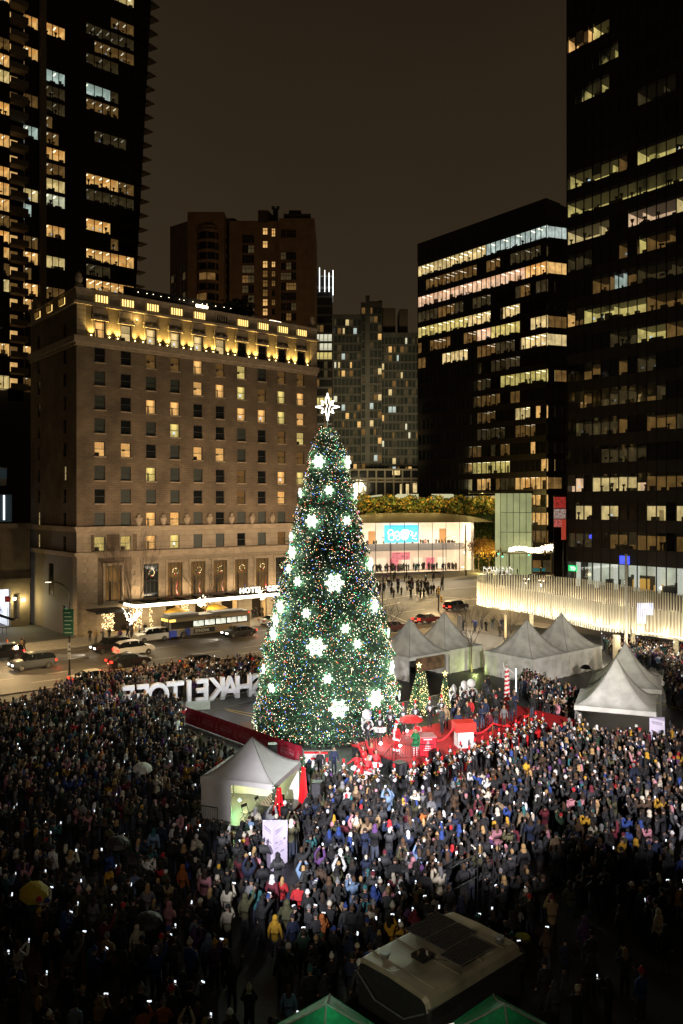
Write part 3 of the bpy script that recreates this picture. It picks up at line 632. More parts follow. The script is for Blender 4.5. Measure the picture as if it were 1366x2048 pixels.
# brick panels in the stone storeys
mb = MB()
for a, b, c, d in ((2.95, 7.85, 4.2, 10.7),): mb.box(a, -.03, c, 4.0-.3, -.001, d); mb.box(6.7, -.03, c, b, -.001, d); mb.box(3.7, -.03, 9.9, 6.7, -.001, d)
mb.box(4.25, -.03, 11.6, 6.1, -.001, 13.9); mb.box(2.0, -.03, 11.6, 2.4, -.001, 13.9); mb.box(8.1, -.03, 11.6, 8.7, -.001, 13.9)
mb.obj('brick_panel', M_BRICK, ht)
mb = MB()
for t in TW:
    MB().box(t-ww/2-.12, -.14, Z2-wh/2-.2, t+ww/2+.12, 0, Z2-wh/2).obj('stone_sill', M_STONE2, ht)
for t in LW: mb = MB(); mb.box(t-1.5, -.12, 4.4, t-1.2, 0, 9.6); mb.box(t+1.2, -.12, 4.4, t+1.5, 0, 9.6); mb.box(t-1.6, -.16, 9.6, t+1.6, 0, 10.0); mb.box(t-1.5, -.2, 4.4, t+1.5, 0, 4.7); mb.obj('window_surround', M_STONE2, ht)
for k in range(1, 8):   # carved urns between the windows
    t = TW[k]+1.9; mb = MB(); mb.lathe([(.2, 0), (.25, .2), (.5, .7), (.55, 1.1), (.3, 1.3), (.35, 1.5), (.1, 1.7)], 8, 0, (t, -.15, 15.05), .5); mb.obj('carved_urn', M_STONE2, ht)
# windows: frame with sashes, pane as a sub-part
M_SASH = mat('sash_paint', (.05, .045, .04), .6)
def win_mesh(w, h, cols=1):
    b = MB(); t = .07
    b.box(-w/2, .12, -h/2, -w/2+t, .22, h/2); b.box(w/2-t, .12, -h/2, w/2, .22, h/2); b.box(-w/2, .12, h/2-t, w/2, .22, h/2); b.box(-w/2, .12, -h/2, w/2, .22, -h/2+t); b.box(-w/2, .1, -.04, w/2, .2, .04)
    for c_ in range(1, cols): x = -w/2+w*c_/cols; b.box(x-.03, .13, -h/2, x+.03, .2, h/2)
    return b.mesh('window', M_SASH)
def sill_mesh(w, h): return MB().box(-w/2-.12, -.16, -h/2-.16, w/2+.12, .1, -h/2).mesh('sill', M_STONE2)
def lit_mesh(w, h, s, kind):
    ms = style_mats(s)+[mat('curtain_'+s, tuple(x*.8 for x in STY[s][0]), .9, emit=tuple(x*.62 for x in STY[s][0]), es=.8, noise=.25, scale=4)]
    b = MB(); b.quad((-w/2, 1.2, -h/2), (w/2, 1.2, -h/2), (w/2, 1.2, h/2), (-w/2, 1.2, h/2), 0)
    b.quad((-w/2, .2, h/2), (w/2, .2, h/2), (w/2, 1.2, h/2), (-w/2, 1.2, h/2), 1); b.quad((-w/2, .2, -h/2), (-w/2, 1.2, -h/2), (-w/2, 1.2, h/2), (-w/2, .2, h/2), 0); b.quad((w/2, .2, -h/2), (w/2, 1.2, -h/2), (w/2, 1.2, h/2), (w/2, .2, h/2), 0)
    b.quad((-w/2, .2, -h/2), (w/2, .2, -h/2), (w/2, 1.2, -h/2), (-w/2, 1.2, -h/2), 2)
    if kind in (0, 2): b.box(-w/2, .26, -h/2, -w/2+.32, .3, h/2, 6); b.box(w/2-.32, .26, -h/2, w/2, .3, h/2, 6)
    if kind in (1, 3): b.box(-w/2, .26, h*.05, w/2, .3, h/2, 6)
    if kind == 2: b.cyl((.2, .7, -h/2), (.2, .7, -h/2+.5), .05, .05, 6, 4); b.cyl((.2, .7, -h/2+.5), (.2, .7, -h/2+.85), .2, .13, 8, 5)
    if kind == 1: b.box(-.1, 1.1, -.1, .35, 1.15, .3, 4)
    if kind == 3: b.box(-w/2, .5, -h/2, .1, .9, -h/2+.55, 4)
    if kind == 0: b.cyl((-.1, .8, -h/2), (-.1, .8, .2), .16, .13, 6, 4)
    return b.mesh('pane', ms)
def dark_pane(w, h, c):
    b = MB(); b.box(-w/2, .16, -h/2, w/2, .19, h/2)
    if c: b.box(-w/2+.08, .2, -h/2, -w/2+.2, .21, h/2)
    return b.mesh('pane', dark_glass('hotel_glass', (.012, .014, .014), .45, .1) if not c else mat('drawn_curtain', (.05, .06, .05), .5, noise=.2))
WM = win_mesh(ww, wh); SM = sill_mesh(ww, wh); LM = [lit_mesh(ww, wh, s, k) for k in range(4) for s in ('warm', 'office')]+[lit_mesh(ww, wh, 'dim', 1)]; DM = [dark_pane(ww, wh, 0), dark_pane(ww, wh, 1)]
GM = clear_glass('window_glass')
litmap = ["..D L W . . .".split()]
LIT = {0: '..DDLD L.LD', }
rows_lit = ['..ddwd', ]
LITROW = ['..dddLd.ww'.replace('L', 'd'), '....LLLdLL', '..Lw..LwLL', '...w....dw', 'Lw..wL..dd', '..L...d.Lw', '......d.L.', '..Lw......']
LITROW[0] = '..ddLdW.dd'
def put_win(par, t, z, ch, W_=WM, S_=SM, dark=None, lit=None):
    o = link('window', W_, par, (t, .0, z))
    if S_: link('sill', S_, o)
    if ch == '.': me = random.choice(dark or DM)
    elif ch == 'd': me = LM[-1] if lit is None else random.choice(lit)
    else: me = random.choice(LM[:-1]) if lit is None else random.choice(lit)
    link('pane', me, o)
for r, z in enumerate(ROWZ):
    for k, t in enumerate(TW): put_win(ht, t, z, LITROW[r][k] if k < len(LITROW[r]) else '.')
for k, t in enumerate(TW): put_win(ht, t, Z2, 'LLLw....dd'[k])
W3 = win_mesh(1.5, 2.2); L3 = [lit_mesh(1.5, 2.2, 'warm', 0), lit_mesh(1.5, 2.2, 'pale', 3), lit_mesh(1.5, 2.2, 'pale', 2)]; D3 = [dark_pane(1.5, 2.2, 0)]
for k, t in enumerate(TW): put_win(ht, t, ZT, 'LLLLLL....'[k], W3, None, D3, L3)
WS = win_mesh(1.1, 2); LS = [lit_mesh(1.1, 2, 'pale', 2)]; DS = [dark_pane(1.1, 2, 0)]
for r, z in enumerate(ROWZ+[Z2]):
    put_win(fk, SW[0], z, '.....L...'[r], WS, None, DS, LS); put_win(fk, SW[2], z, '.......dL'[r], WS, None, DS, LS)
WL_ = win_mesh(2.4, 4.9, 4); LL = [lit_mesh(2.4, 4.9, 'dim', 0)]; DL = [dark_pane(2.4, 4.9, 0)]
for k, t in enumerate(LW): put_win(ht, t, 7.15, 'd.ddddd.'[k] if k < 8 else '.', WL_, None, DL, LL)
put_win(fk, SW[1], 7.3, 'd', win_mesh(2, 4.6, 3), None, None, [lit_mesh(2, 4.6, 'dim', 0)])
mb = MB(); mb.box(SW[0]-.8, .2, 1.5, SW[0]+.8, .25, 4); mb.obj('service_window', M_DARKGLASS, fk)
# wreaths and red drapes inside the tall windows
M_FAIRY = mat('fairy_light', (1, .7, .3), .5, emit=(1, .72, .36), es=7, noise=0)
M_FAIRYW = mat('fairy_light_white', (1, .85, .6), .5, emit=(1, .84, .6), es=9, noise=0)
def dots(mb, pts, r, m=0):
    for p in pts:
        n = mb.av([(p[0]+r, p[1], p[2]), (p[0]-r, p[1], p[2]), (p[0], p[1]+r, p[2]), (p[0], p[1]-r, p[2]), (p[0], p[1], p[2]+r), (p[0], p[1], p[2]-r)])
        mb.af([(n, n+2, n+4), (n+2, n+1, n+4), (n+1, n+3, n+4), (n+3, n, n+4), (n+2, n, n+5), (n+1, n+2, n+5), (n+3, n+1, n+5), (n, n+3, n+5)], m)
for k, t in enumerate(LW[1:]):
    w_ = thing('wreath', 'round lit wreath in the %s tall hotel window from the corner' % ('second third fourth fifth sixth seventh eighth'.split()[k]), 'wreath', hc, UA, 'wreaths in the tall hotel windows')
    w_.location = hc+(uv(t, -.05)-uv(0, 0))+Vector((0, 0, 8.3)); w_.scale = (.78,)*3
    mb = MB(); pts = [(.55*math.cos(a), 0, .55*math.sin(a)) for a in [i*PI/7 for i in range(15)]]; mb.tube(pts, .12, 5); mb.obj('ring', mat('wreath_green', (.03, .07, .03), .9), w_)
    mb = MB(); dots(mb, [(.55*math.cos(a)+random.uniform(-.1, .1), -.14, .55*math.sin(a)+random.uniform(-.1, .1)) for a in [random.uniform(0, 6.3) for _ in range(16)]], .04); mb.box(-.12, -.16, -.75, .12, -.1, -.45, 1); mb.obj('lights', [M_FAIRY, M_RED], w_)
# attic aedicules and sconces
for t in TW:
    mb = MB(); mb.box(t-1.05, -.22, 41, t-.78, 0, 43.3); mb.box(t+.78, -.22, 41, t+1.05, 0, 43.3); mb.box(t-1.25, -.4, 43.3, t+1.25, 0, 43.6); mb.box(t-1.1, -.3, 43.6, t+1.1, 0, 43.75)
    mb.box(t-1.2, -.35, 43.75, t-1.0, -.1, 44.05); mb.box(t+1.0, -.35, 43.75, t+1.2, -.1, 44.05); mb.box(t-.15, -.38, 43.35, t+.15, -.3, 43.9)
    mb.box(t-1.0, -.08, 44.2, t+.9, 0, 45.1); mb.box(t-.6, -.14, 44.3, t+.6, -.08, 45.0); mb.obj('window_surround', M_STONE2, ht)
M_SCONCE = mat('sconce_bulb', (1, .8, .35), .5, emit=(1, .78, .32), es=16, noise=0)
sm = MB(); dots(sm, [(0, 0, 0)], .09); sm = sm.mesh('sconce', M_SCONCE)
M_GRILL = mat('lit_balustrade', (1, .75, .3), .5, emit=(1, .7, .22), es=2.0, noise=.2)  # lamplight of the recess put into a glowing panel
bal_m = MB(); bal_m.box(-.95, .0, 0, .95, .05, .95, 0)
for j in range(6): bal_m.cyl((-.95+j*.38, -.14, -.02), (-.95+j*.38, -.14, .97), .085, None, 6, 1)
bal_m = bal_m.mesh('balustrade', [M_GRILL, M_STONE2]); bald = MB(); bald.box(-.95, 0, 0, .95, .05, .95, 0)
for j in range(6): bald.cyl((-.95+j*.38, -.14, -.02), (-.95+j*.38, -.14, .97), .085, None, 6, 1)
bald = bald.mesh('balustrade', [MATS['core_dark'], M_STONE2])
for k, t in enumerate(TW):
    for s in (-1, 1):
        link('sconce', sm, ht, (t+s*1.3, -.22, 41.15))
        p = hc+(uv(t+s*1.3, -.32)-uv(0, 0)); lamp('sconce_light', 'SPOT', (p.x, p.y, 41.2), 1150, (1, .72, .2), (p.x+.633*-.12, p.y+.774*.12, 43.2), spot_size=math.radians(92), spot_blend=1, shadow_soft_size=.05)
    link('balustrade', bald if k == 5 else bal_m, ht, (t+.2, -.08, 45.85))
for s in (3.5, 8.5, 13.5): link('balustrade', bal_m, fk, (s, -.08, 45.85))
lamp('sconce_light', 'POINT', hc+(uv(8.6, -.5)-uv(0, 0))+Vector((0, 0, 44.3)), 110, (1, .7, .25), shadow_soft_size=.06); link('sconce', sm, ht, (8.6, -.3, 44.2))
# roof: terrace with parapet, little lights and a dark bush
mb = MB(); mb.box(6, 4, 46, 30, 14, 48.6); mb.prism([(8, 3), (28, 3), (24, 12), (12, 12)], 48.6, 49.6); mb.obj('roof_house', mat('roof_dark', (.02, .017, .014), .8), ht)
mb = MB(); dots(mb, [(10+k*1.3+random.uniform(-.3, .3), 2.6, 49.0-.1*random.random()) for k in range(14)], .055); mb.obj('terrace_lights', M_FAIRYW, ht)
mb = MB(); mb.box(19, 1.5, 48.0, 21, 1.6, 48.4); mb.box(32.2, 1.3, 47.6, 34.5, 1.4, 47.9); mb.obj('terrace_lamp', M_FAIRYW, ht)
mb = MB()
for k in range(500):
    a = random.gauss(0, 1); p = Vector((27.5+random.gauss(0, 1.2), 3+random.gauss(0, .8), 48.6+abs(random.gauss(0, .8)))); d = Vector((random.random()-.5, random.random()-.5, random.random()-.5)).normalized()*.35; e_ = d.cross(Vector((0, 0, 1))).normalized()*.25
    mb.quad(p-d-e_, p+d-e_, p+d+e_, p-d+e_)
mb.obj('roof_shrubs', mat('dark_leaf', (.02, .028, .012), .8), ht)
# ground floor: openings, lit shops behind
for k, (a, b) in enumerate(DOORS): room(ht, a, b, .15, 3.3, 'warm', depth=4, furn=1.4, y0=.4)
# canopy with bright edge
CU0, CU1 = 5.9, 40.5
cp = thing('hotel_canopy', 'long flat glass canopy with bright white edge running along the hotel front', 'canopy', hc, UA)
mb = MB(); mb.box(CU0, -5.6, 4.35, CU1, -.1, 4.45); 
for k in range(13): mb.box(CU0+k*2.85, -5.6, 4.451, CU0+k*2.85+.15, -.1, 4.6)
mb.obj('roof', mat('canopy_glass', (.03, .035, .025), .25), cp)
mb = MB(); mb.box(CU0-.05, -5.85, 4.2, CU1, -5.62, 4.62); mb.box(CU0-.3, -5.6, 4.25, CU0-.06, -2.5, 4.6); mb.obj('bright_edge', mat('canopy_led', (1, .98, .85), .5, emit=(1, .95, .78), es=5, noise=0, sampled=True), cp)
for k in range(5): lamp('canopy_light', 'AREA', hc+(uv(CU0+3+k*7.5, -3)-uv(0, 0))+Vector((0, 0, 4.2)), 420, (1, .78, .45), hc+(uv(CU0+3+k*7.5, -3)-uv(0, 0)), shape='RECTANGLE', size=6, size_y=1.0)
for k in range(5): lamp('facade_uplight', 'AREA', hc+(uv(CU0+3+k*7.5, -1.5)-uv(0, 0))+Vector((0, 0, 4.9)), 240, (1, .72, .42), hc+(uv(CU0+3+k*7.5, 0)-uv(0, 0))+Vector((0, 0, 12)), shape='RECTANGLE', size=6, size_y=.3)
mb = MB(); mb.box(1.2, -3.6, 3.7, 5.7, -.1, 3.85); mb.box(1.2, -3.7, 3.5, 5.8, -3.6, 3.9); mb.obj('side_canopy', M_BLACK, cp)
lm = text_mesh('HOTEL  GEORGIA', 1.12, .08, [mat('sign_white', (1, 1, .9), .5, emit=(1, 1, .9), es=1.6, noise=0)], spacing=1.18, bold=.025, align='LEFT')
sg = thing('hotel_sign', 'white standing letters HOTEL GEORGIA on top of the canopy', 'sign', hc+(uv(u_at(480, HV-5.3)-HU, -5.3)-uv(0, 0))+Vector((0, 0, 4.95)), UA)
link('lettering', lm, sg)
for k in range(4):
    p = hc+(uv(3+k*11, -16)-uv(0, 0))+Vector((0, 0, 8.6)); lamp('street_or_fill_light', 'SPOT', p, 6500, (1, .72, .46), hc+(uv(4+k*11, 0)-uv(0, 0))+Vector((0, 0, 22)), spot_size=math.radians(110), spot_blend=1, shadow_soft_size=.3)  # spots added over the road to brighten the hotel front
lamp('street_or_fill_light', 'SPOT', hc+(uv(-12, 2)-uv(0, 0))+Vector((0, 0, 7)), 500, (1, .62, .34), hc+(uv(0, 10)-uv(0, 0))+Vector((0, 0, 18)), spot_size=math.radians(110), spot_blend=1, shadow_soft_size=.3)  # unseen spot added to brighten the hotel's left flank
# flags on slanting poles
def flag(t, kind, label):
    f = thing('flag', label, 'flag', hc+(uv(t, -.1)-uv(0, 0))+Vector((0, 0, 5.4)), UA, 'flags along the hotel front')
    mb = MB(); mb.cyl((0, 0, 0), (.3, -1.9, 2.2), .05, .04, 6); mb.obj('pole', M_BLACK, f)
    cols = {'canada': [M_WHITE, M_RED], 'stripes': [mat('flag_white', (.5, .42, .4), .8), mat('flag_red', (.35, .03, .03), .8), mat('flag_blue', (.02, .03, .12), .8)], 'blue': [mat('flag_navy', (.02, .03, .10), .8)], 'redb': [mat('flag_crimson', (.3, .02, .03), .8)]}[kind]
    mb = MB(); nx, nz_ = 14, 10
    for i in range(nx):
        for j in range(nz_):
            def q(a, b):
                s = a/nx; r = b/nz_; base = Vector((.3*(1-r*.5), -1.9*(1-r*.55), 2.15*(1-r*.55)))
                return base+Vector((s*1.1*0+.12*math.sin(s*7+r*2), .1*math.sin(s*6), -s*2.1+.0))+Vector((r*.75, 0, 0))
            m_ = 0
            if kind == 'canada': m_ = 1 if (i < 4 or i >= 10) or (5 <= i <= 8 and 3 <= j <= 6 and (i+j) % 3 != 0) else 0
            if kind == 'stripes': m_ = 2 if (i < 6 and j < 5) else (j % 2)
            mb.quad(q(i, j), q(i+1, j), q(i+1, j+1), q(i, j+1), m_)
    mb.obj('cloth', cols, f)
flag(13.6, 'canada', 'red and white maple leaf flag hanging beside the third tall hotel window'); flag(17.3, 'stripes', 'drooping striped flag with navy corner on the hotel front')
flag(21.2, 'stripes', 'limp striped flag in front of a lit wreath window, middle of the hotel front'); flag(25.2, 'blue', 'dark blue flag hanging from the hotel front'); flag(29.0, 'redb', 'crimson flag nearest the big tree on the hotel front')
# low wing left of the hotel with parking entrance
wing = thing('parking_building', 'low stone building with bright open garage mouth left of the hotel', 'building', P(62, 1254)+Vector((-.633, .774, 0))*2.0, UA)
wx = 30
M_WING = mat('wing_stone', (.13, .105, .075), .85, noise=.25, scale=.8)
mb = MB(); holed_wall(mb, -wx, .5, 0, 15, [(-6.6, -2.3, .1, 5.6), (-4.9, -3.7, 8.0, 11.6), (-8.6, -7.2, 8, 11.6), (-1.9, -1.0, 1.0, 4.9)], 1.0); mb.box(-wx, 5, 0, .5, 14, 15); mb.box(-wx, -.6, 14.6, .6, .8, 15.3); mb.box(-wx, -.25, 6.5, .5, 0, 7.1)
mb.obj('wall', M_WING, wing)
mb = MB(); mb.quad((-6.6, 4.6, .05), (-2.3, 4.6, .05), (-2.3, 4.6, 5.7), (-6.6, 4.6, 5.7), 0); mb.box(-6.6, 1, 5.65, -2.3, 4.6, 5.75, 0); mb.quad((-2.29, 1, 0), (-2.29, 4.6, 0), (-2.29, 4.6, 5.6), (-2.29, 1, 5.6), 0)
for k in range(9): x = random.uniform(-6.3, -2.8); mb.cyl((x, 3.5, .1), (x+random.uniform(-.8, .8), 4.2, random.uniform(1.4, 4.6)), .09, .05, 5, 1)
mb.obj('garage', [mat('garage_wall', (.6, .62, .66), .8, emit=(.62, .66, .72), es=.72, noise=.3, scale=.8), mat('garage_clutter', (.14, .12, .11), .8)], wing)
mb = MB(); 
for (a, b) in ((-4.9, -3.7), (-8.6, -7.2)):
    mb.quad((a, .5, 8), (b, .5, 8), (b, .5, 11.6), (a, .5, 11.6), 0)
    for j in range(3): mb.box(a+(b-a)*(j+.5)/3-.04, .4, 8, a+(b-a)*(j+.5)/3+.04, .46, 11.6, 1)
    for j in range(5): mb.box(a, .4, 8.3+j*.7, b, .46, 8.36+j*.7, 1)
mb.obj('barred_window', [style_mats('dim')[0], M_BLACK], wing)
mb = MB(); mb.box(-2.0, -.16, 3.95, -1.6, -.02, 4.3); mb.box(-.7, -.16, 3.7, -.3, -.02, 4.05); mb.obj('wall_lamp', mat('wall_lamp_glow', (1, .85, .5), .5, emit=(1, .85, .45), es=22, noise=0), wing)
for dx, z in ((-1.8, 3.9), (-.5, 3.7)):
    p = wing.location+Vector((.774*dx, .633*dx, 0))+Vector((.5, -.7, z)); lamp('wall_light', 'POINT', p, 330, (1, .8, .35), shadow_soft_size=.1)
lamp('garage_light', 'POINT', wing.location+Vector((.774*-4.5, .633*-4.5, 3.5))+Vector((-1.2, 1.5, 0)), 500, (.9, .95, 1), shadow_soft_size=.2)
ns = thing('no_entry_sign', 'round red no entry sign in the bright garage mouth', 'sign', wing.location+Vector((.774*-3.0, .633*-3.0, 0))+Vector((.55, -.7, 0))*1, UA)
mb = MB(); mb.cyl((0, 0, 0), (0, 0, 4.2), .04, .04, 6); mb.obj('post', M_STEEL, ns)
mb = MB(); mb.box(-.42, -.05, 3.8, .42, -.03, 4.7, 0); mb.cyl((0, -.06, 4.25), (0, -.08, 4.25), .36, .36, 16, 1); mb.box(-.25, -.1, 4.2, .25, -.085, 4.3, 0); mb.obj('plate', [M_WHITE, mat('sign_red', (.7, .02, .02), .5, emit=(.7, .02, .02), es=.15)], ns)
mb = MB()
for k in range(9): mb.box(-9+k*.5, -7-.0, 0, -8.95+k*.5, -6.95, 1.1)
mb.box(-9, -7.02, 1.1, -4.5, -6.93, 1.16); mb.box(-11.5, -5.2, 3.2, -5.2, -4.7, 3.35); mb.cyl((-12, -5, 5.4), (-3.2, -4.2, 1.6), .28, .2, 6)
o = tag(mb.obj('ramp_gantry', M_BLACK), 'dark sloping beam and railing in front of the garage mouth', 'railing'); o.location = wing.location; o.rotation_euler = (0, 0, UA)
# glass link and the office floors behind it
g2 = thing('office_annex', 'dim office floors with green-white lit windows between the low wing and hotel', 'office annex', P(62, 1254)+Vector((-.633, .774, 0))*16+Vector((.4, .3, 0)), UA)
rows = [(22.5+3.65*k, 25.0+3.65*k) for k in range(7)]
gx = g2.location
facade(g2, -14, 13.6, 9, rows, {1: [(6.2, 7.4, 'dim')], 2: [(5, 9, 'warm')], 3: [(5, 9, 'pale')], 4: [(5, 9, 'pale')], 5: [(5.2, 6.5, 'dim'), (7, 8.6, 'pale')], 6: [(5, 9, 'pale')]}, cap=70, z_lo=0, mw=.1, furn=1.5, depth=4)
MB().box(-14, 5, 0, 0, 14, 62).obj('core', M_BRONZE, g2); MB().box(-14, -.2, 47, .2, 6, 62).obj('blank_top', M_BRONZE, g2)
g3 = thing('glass_link', 'dark glazed roof storey with vertical white light tube beside the hotel flank', 'glass link', P(62, 1254)+Vector((-.633, .774, 0))*8+Vector((0, 0, 15.4)), UA)
mb = MB(); mb.box(-14, 0, 0, -.3, 6, 4.2, 0); mb.box(-14, -.6, 5.6, -1.3, 6, 6.6, 1); mb.box(-14, -.5, 6.6, -1.2, 6, 8.2, 0); mb.box(-14, -.6, 8.2, -1.1, 6, 8.35, 1); mb.obj('glazing', [mat('link_glass', (.05, .07, .08), .1, emit=(.03, .045, .05), es=.35), mat('link_fascia', (.3, .29, .24), .7)], g3)
mb = MB(); mb.box(-1.6, -.2, .3, -1.4, -.05, 4.1); mb.obj('light_tube', mat('tube_white', (1, 1, 1), .5, emit=(.95, 1, 1), es=2.2, noise=0), g3)

# ---------------------------------------------------------------- slim glass tower and the twin flats
Ys = 270.0
XS = lambda px: (px-683)/F*Ys
ZS = lambda py: H-(py-YH)/F*Ys
st = thing('slim_tower', 'slim glass tower with white light bars on top, right of the brown tower', 'tower')
mb = MB(); mb.box(XS(622), Ys+1, 0, XS(664), Ys+20, ZS(552)); mb.obj('core', M_BRONZE, st)
MG = dark_glass('slim_glass', (.03, .03, .028), .5, .1)
pm = {}
for k, py in enumerate([590+18.2*j for j in range(24)]):
    z0, z1 = ZS(py), ZS(py-13.5)
    for j in range(5):
        s = 'white' if (k in (5,) or (k == 6 and j > 1)) else 'office' if k in (7, 12) else random.choice(['vdim', None, None, None, 'dim']) if k > 3 else None
        m_ = style_mats(s)[0] if s else MG
        if m_.name not in pm: pm[m_.name] = MB().box(.1, 0, 0, XS(631)-XS(622.6)-.1, .06, z1-z0).mesh('pane', m_)
        link('pane', pm[m_.name], st, (XS(622)+j*(XS(630.4)-XS(622)), Ys+.9, z0))
    MB().box(XS(622), Ys+.6, z1, XS(664), Ys+1, z1+.7).obj('spandrel', mat('pale_spandrel', (.11, .10, .09), .6), st)
mb = MB()
for px, a, b in ((639, 535, 583), (649.5, 540, 583), (658, 545, 583), (666, 540, 590)): mb.box(XS(px)-.12, Ys+.1, ZS(b), XS(px)+.12, Ys+.4, ZS(a))
mb.obj('light_bar', mat('bar_white', (1, 1, 1), .5, emit=(.95, 1, 1), es=2.5, noise=0), st)
mb = MB(); mb.box(XS(638), Ys+2, ZS(590), XS(666), Ys+10, ZS(548)); mb.obj('crown_glass', mat('crown_glass', (.1, .1, .1), .2, emit=(.16, .17, .16), es=.7, noise=.6, scale=.5), st)
Yt = 300.0
XT = lambda px: (px-683)/F*Yt
ZT_ = lambda py: H-(py-YH)/F*Yt
def flats(name, label, px0, px1, ytop, y0, cols, seed, base=985, slab_px=None, dark='tw_glass'):
    rnd = random.Random(seed); t = thing(name, label, 'apartment tower')
    MC = mat('flats_concrete', (.12, .11, .09), .8, noise=.2, scale=.3); MGl = dark_glass('flats_glass', (.05, .055, .048), .5, .1)
    x0, x1 = XT(px0), XT(px1); mb = MB(); mb.box(x0, y0+.6, 0, x1, y0+16, ZT_(ytop)); mb.obj('wall', MC, t)
    n = int((base-ytop)/17); pw = (x1-x0)/cols; zh = 17/F*Yt; cache = {}; cnt = 0; rest = MB(); slabs = MB()
    for r in range(n):
        z = ZT_(ytop+9+r*17)-zh*.8
        slabs.box(x0-.1, y0-.25, z-.5, x1+.1, y0+.59, z-.12)
        for c_ in range(cols):
            if slab_px and c_ in slab_px: continue
            p = rnd.random(); s = None
            if p < .10: s = rnd.choice(['pale', 'pale', 'cool', 'white', 'warm'])
            elif p < .30: s = rnd.choice(['dim', 'vdim', 'vdim'])
            w_ = pw*.86
            if s is None or cnt > 290:
                rest.box(x0+c_*pw+pw*.07, y0+.3, z, x0+c_*pw+pw*.07+w_, y0+.58, z+zh*.72)
                continue
            m_ = style_mats(s)[0]; wf = rnd.choice((.45, .86, .86)); key = (m_.name, wf)
            if key not in cache: cache[key] = MB().box(0, 0, 0, pw*wf, .1, zh*.68).mesh('lit_window', m_)
            rest.box(x0+c_*pw+pw*.07, y0+.42, z, x0+c_*pw+pw*.07+w_, y0+.58, z+zh*.72)
            link('lit_window', cache[key], t, (x0+c_*pw+pw*.07+(.86-wf)*pw*rnd.random(), y0+.2, z)); cnt += 1
    stuff(rest.obj('dark_panes', MGl, t)); slabs.obj('floor_edges', MC, t)
    mb = MB()
    for c_ in range(cols+1): mb.box(x0+c_*pw-.12, y0-.1, 0, x0+c_*pw+.12, y0+.55, ZT_(ytop))
    for c_ in (slab_px or []): mb.box(x0+c_*pw, y0-.5, 0, x0+(c_+1)*pw, y0+.5, ZT_(ytop-12))
    mb.obj('mullion', MC, t)
    return t
a = flats('twin_flats', 'greenish glass apartment slab with terraced roof beside the slim tower', 667, 722, 628, Yt, 7, 3)
b = flats('twin_flats', 'narrow apartment slab with tall pale fin between the two wider flats', 722, 762, 612, Yt-6, 5, 4, slab_px=[1])
c_ = flats('twin_flats', 'apartment slab with a dense grid of small windows beside the dark office block', 760, 838, 668, Yt-3, 10, 5)
for o in (a, b, c_): o['group'] = 'linked apartment towers in the distance'
mb = MB(); mb.box(XT(735), Yt+2, 0, XT(765), Yt+14, ZT_(600)); mb.box(XT(758), Yt+3, 0, XT(792), Yt+14, ZT_(612)); n = mb.av([(XT(735), Yt+3, ZT_(612)), (XT(765), Yt+3, ZT_(612)), (XT(765), Yt+3, ZT_(596)), (XT(748), Yt+3, ZT_(600))]); mb.af([(n, n+1, n+2, n+3)])
mb.box(XT(800), Yt+3, 0, XT(817), Yt+14, ZT_(614)); mb.obj('rear_block', mat('rear_concrete', (.11, .08, .05), .8), b)
lamp('street_or_fill_light', 'SPOT', (XT(720), Yt-90, 25), 170000, (.95, .82, .5), (XT(750), Yt, 50), spot_size=math.radians(50), spot_blend=1, shadow_soft_size=2)  # spot added as city glow to lift the concrete of the flats
# department block with grid facade at their foot
gb = thing('podium_block', 'low grid-fronted block at the foot of the apartment towers', 'building')
Yg = 262.0; XG = lambda px: (px-683)/F*Yg; ZG = lambda py: H-(py-YH)/F*Yg
mb = MB(); mb.box(XG(690), Yg+.8, 0, XG(838), Yg+14, ZG(938)); mb.obj('wall', M_DARKGLASS, gb)
mb = MB()
for px in [700+17.5*k for k in range(9)]: mb.box(XG(px)-.25, Yg, 0, XG(px)+.25, Yg+.7, ZG(938))
for py in (938, 956, 962, 1000): mb.box(XG(690), Yg-.1, ZG(py)-.5, XG(838), Yg+.75, ZG(py)+.1)
mb.obj('frame', mat('podium_frame', (.11, .09, .06), .8), gb)
for px0, px1, a, b2 in ((800, 806, 968, 990), (812, 818, 968, 990), (724, 729, 972, 985), (785, 800, 940, 950), (826, 834, 966, 985)): MB().box(XG(px0), Yg+.2, ZG(b2), XG(px1), Yg+.4, ZG(a)).obj('lit_window', style_mats('pale')[0], gb)

# ---------------------------------------------------------------- glass-fronted store with planted roof
q0, q1 = P(722, 1151), P(946, 1151); q1 = Vector(((946-683)/F*214, 214, 0)); q0 = Vector(((722-683)/F*203, 203, 0))
SD = q1-q0; SA = math.atan2(SD.y, SD.x); SWd = SD.length
sto = thing('glass_store', 'two-storey glass-fronted shop with glowing interior, blue screen and planted roof', 'shop', q0, SA)
M_SW = mat('store_wall', (.75, .62, .5), .8, emit=(.92, .68, .50), es=.85, noise=.15, scale=.2)  # part of the shop light is put into its surfaces as glow
M_SC = mat('store_ceiling', (.8, .72, .6), .8, emit=(1, .84, .62), es=1.1, noise=.1)
mb = MB(); mb.quad((-2, 9, .1), (SWd, 9, .1), (SWd, 9, 13.6), (-2, 9, 13.6), 0); mb.quad((-2, .4, 13.4), (SWd, .4, 13.4), (SWd, 9, 13.4), (-2, 9, 13.4), 1)
mb.quad((SWd-.4, .4, 0), (SWd-.4, 9, 0), (SWd-.4, 9, 13.4), (SWd-.4, .4, 13.4), 0)
mb.box(-2, 2.6, 6.0, SWd-1, 9, 6.9, 2); mb.box(-2, 2.5, 6.1, SWd-1, 2.6, 7.9, 3)
mb.quad((-2, .3, .6), (SWd, .3, .6), (SWd, 9, .6), (-2, 9, .6), 2)
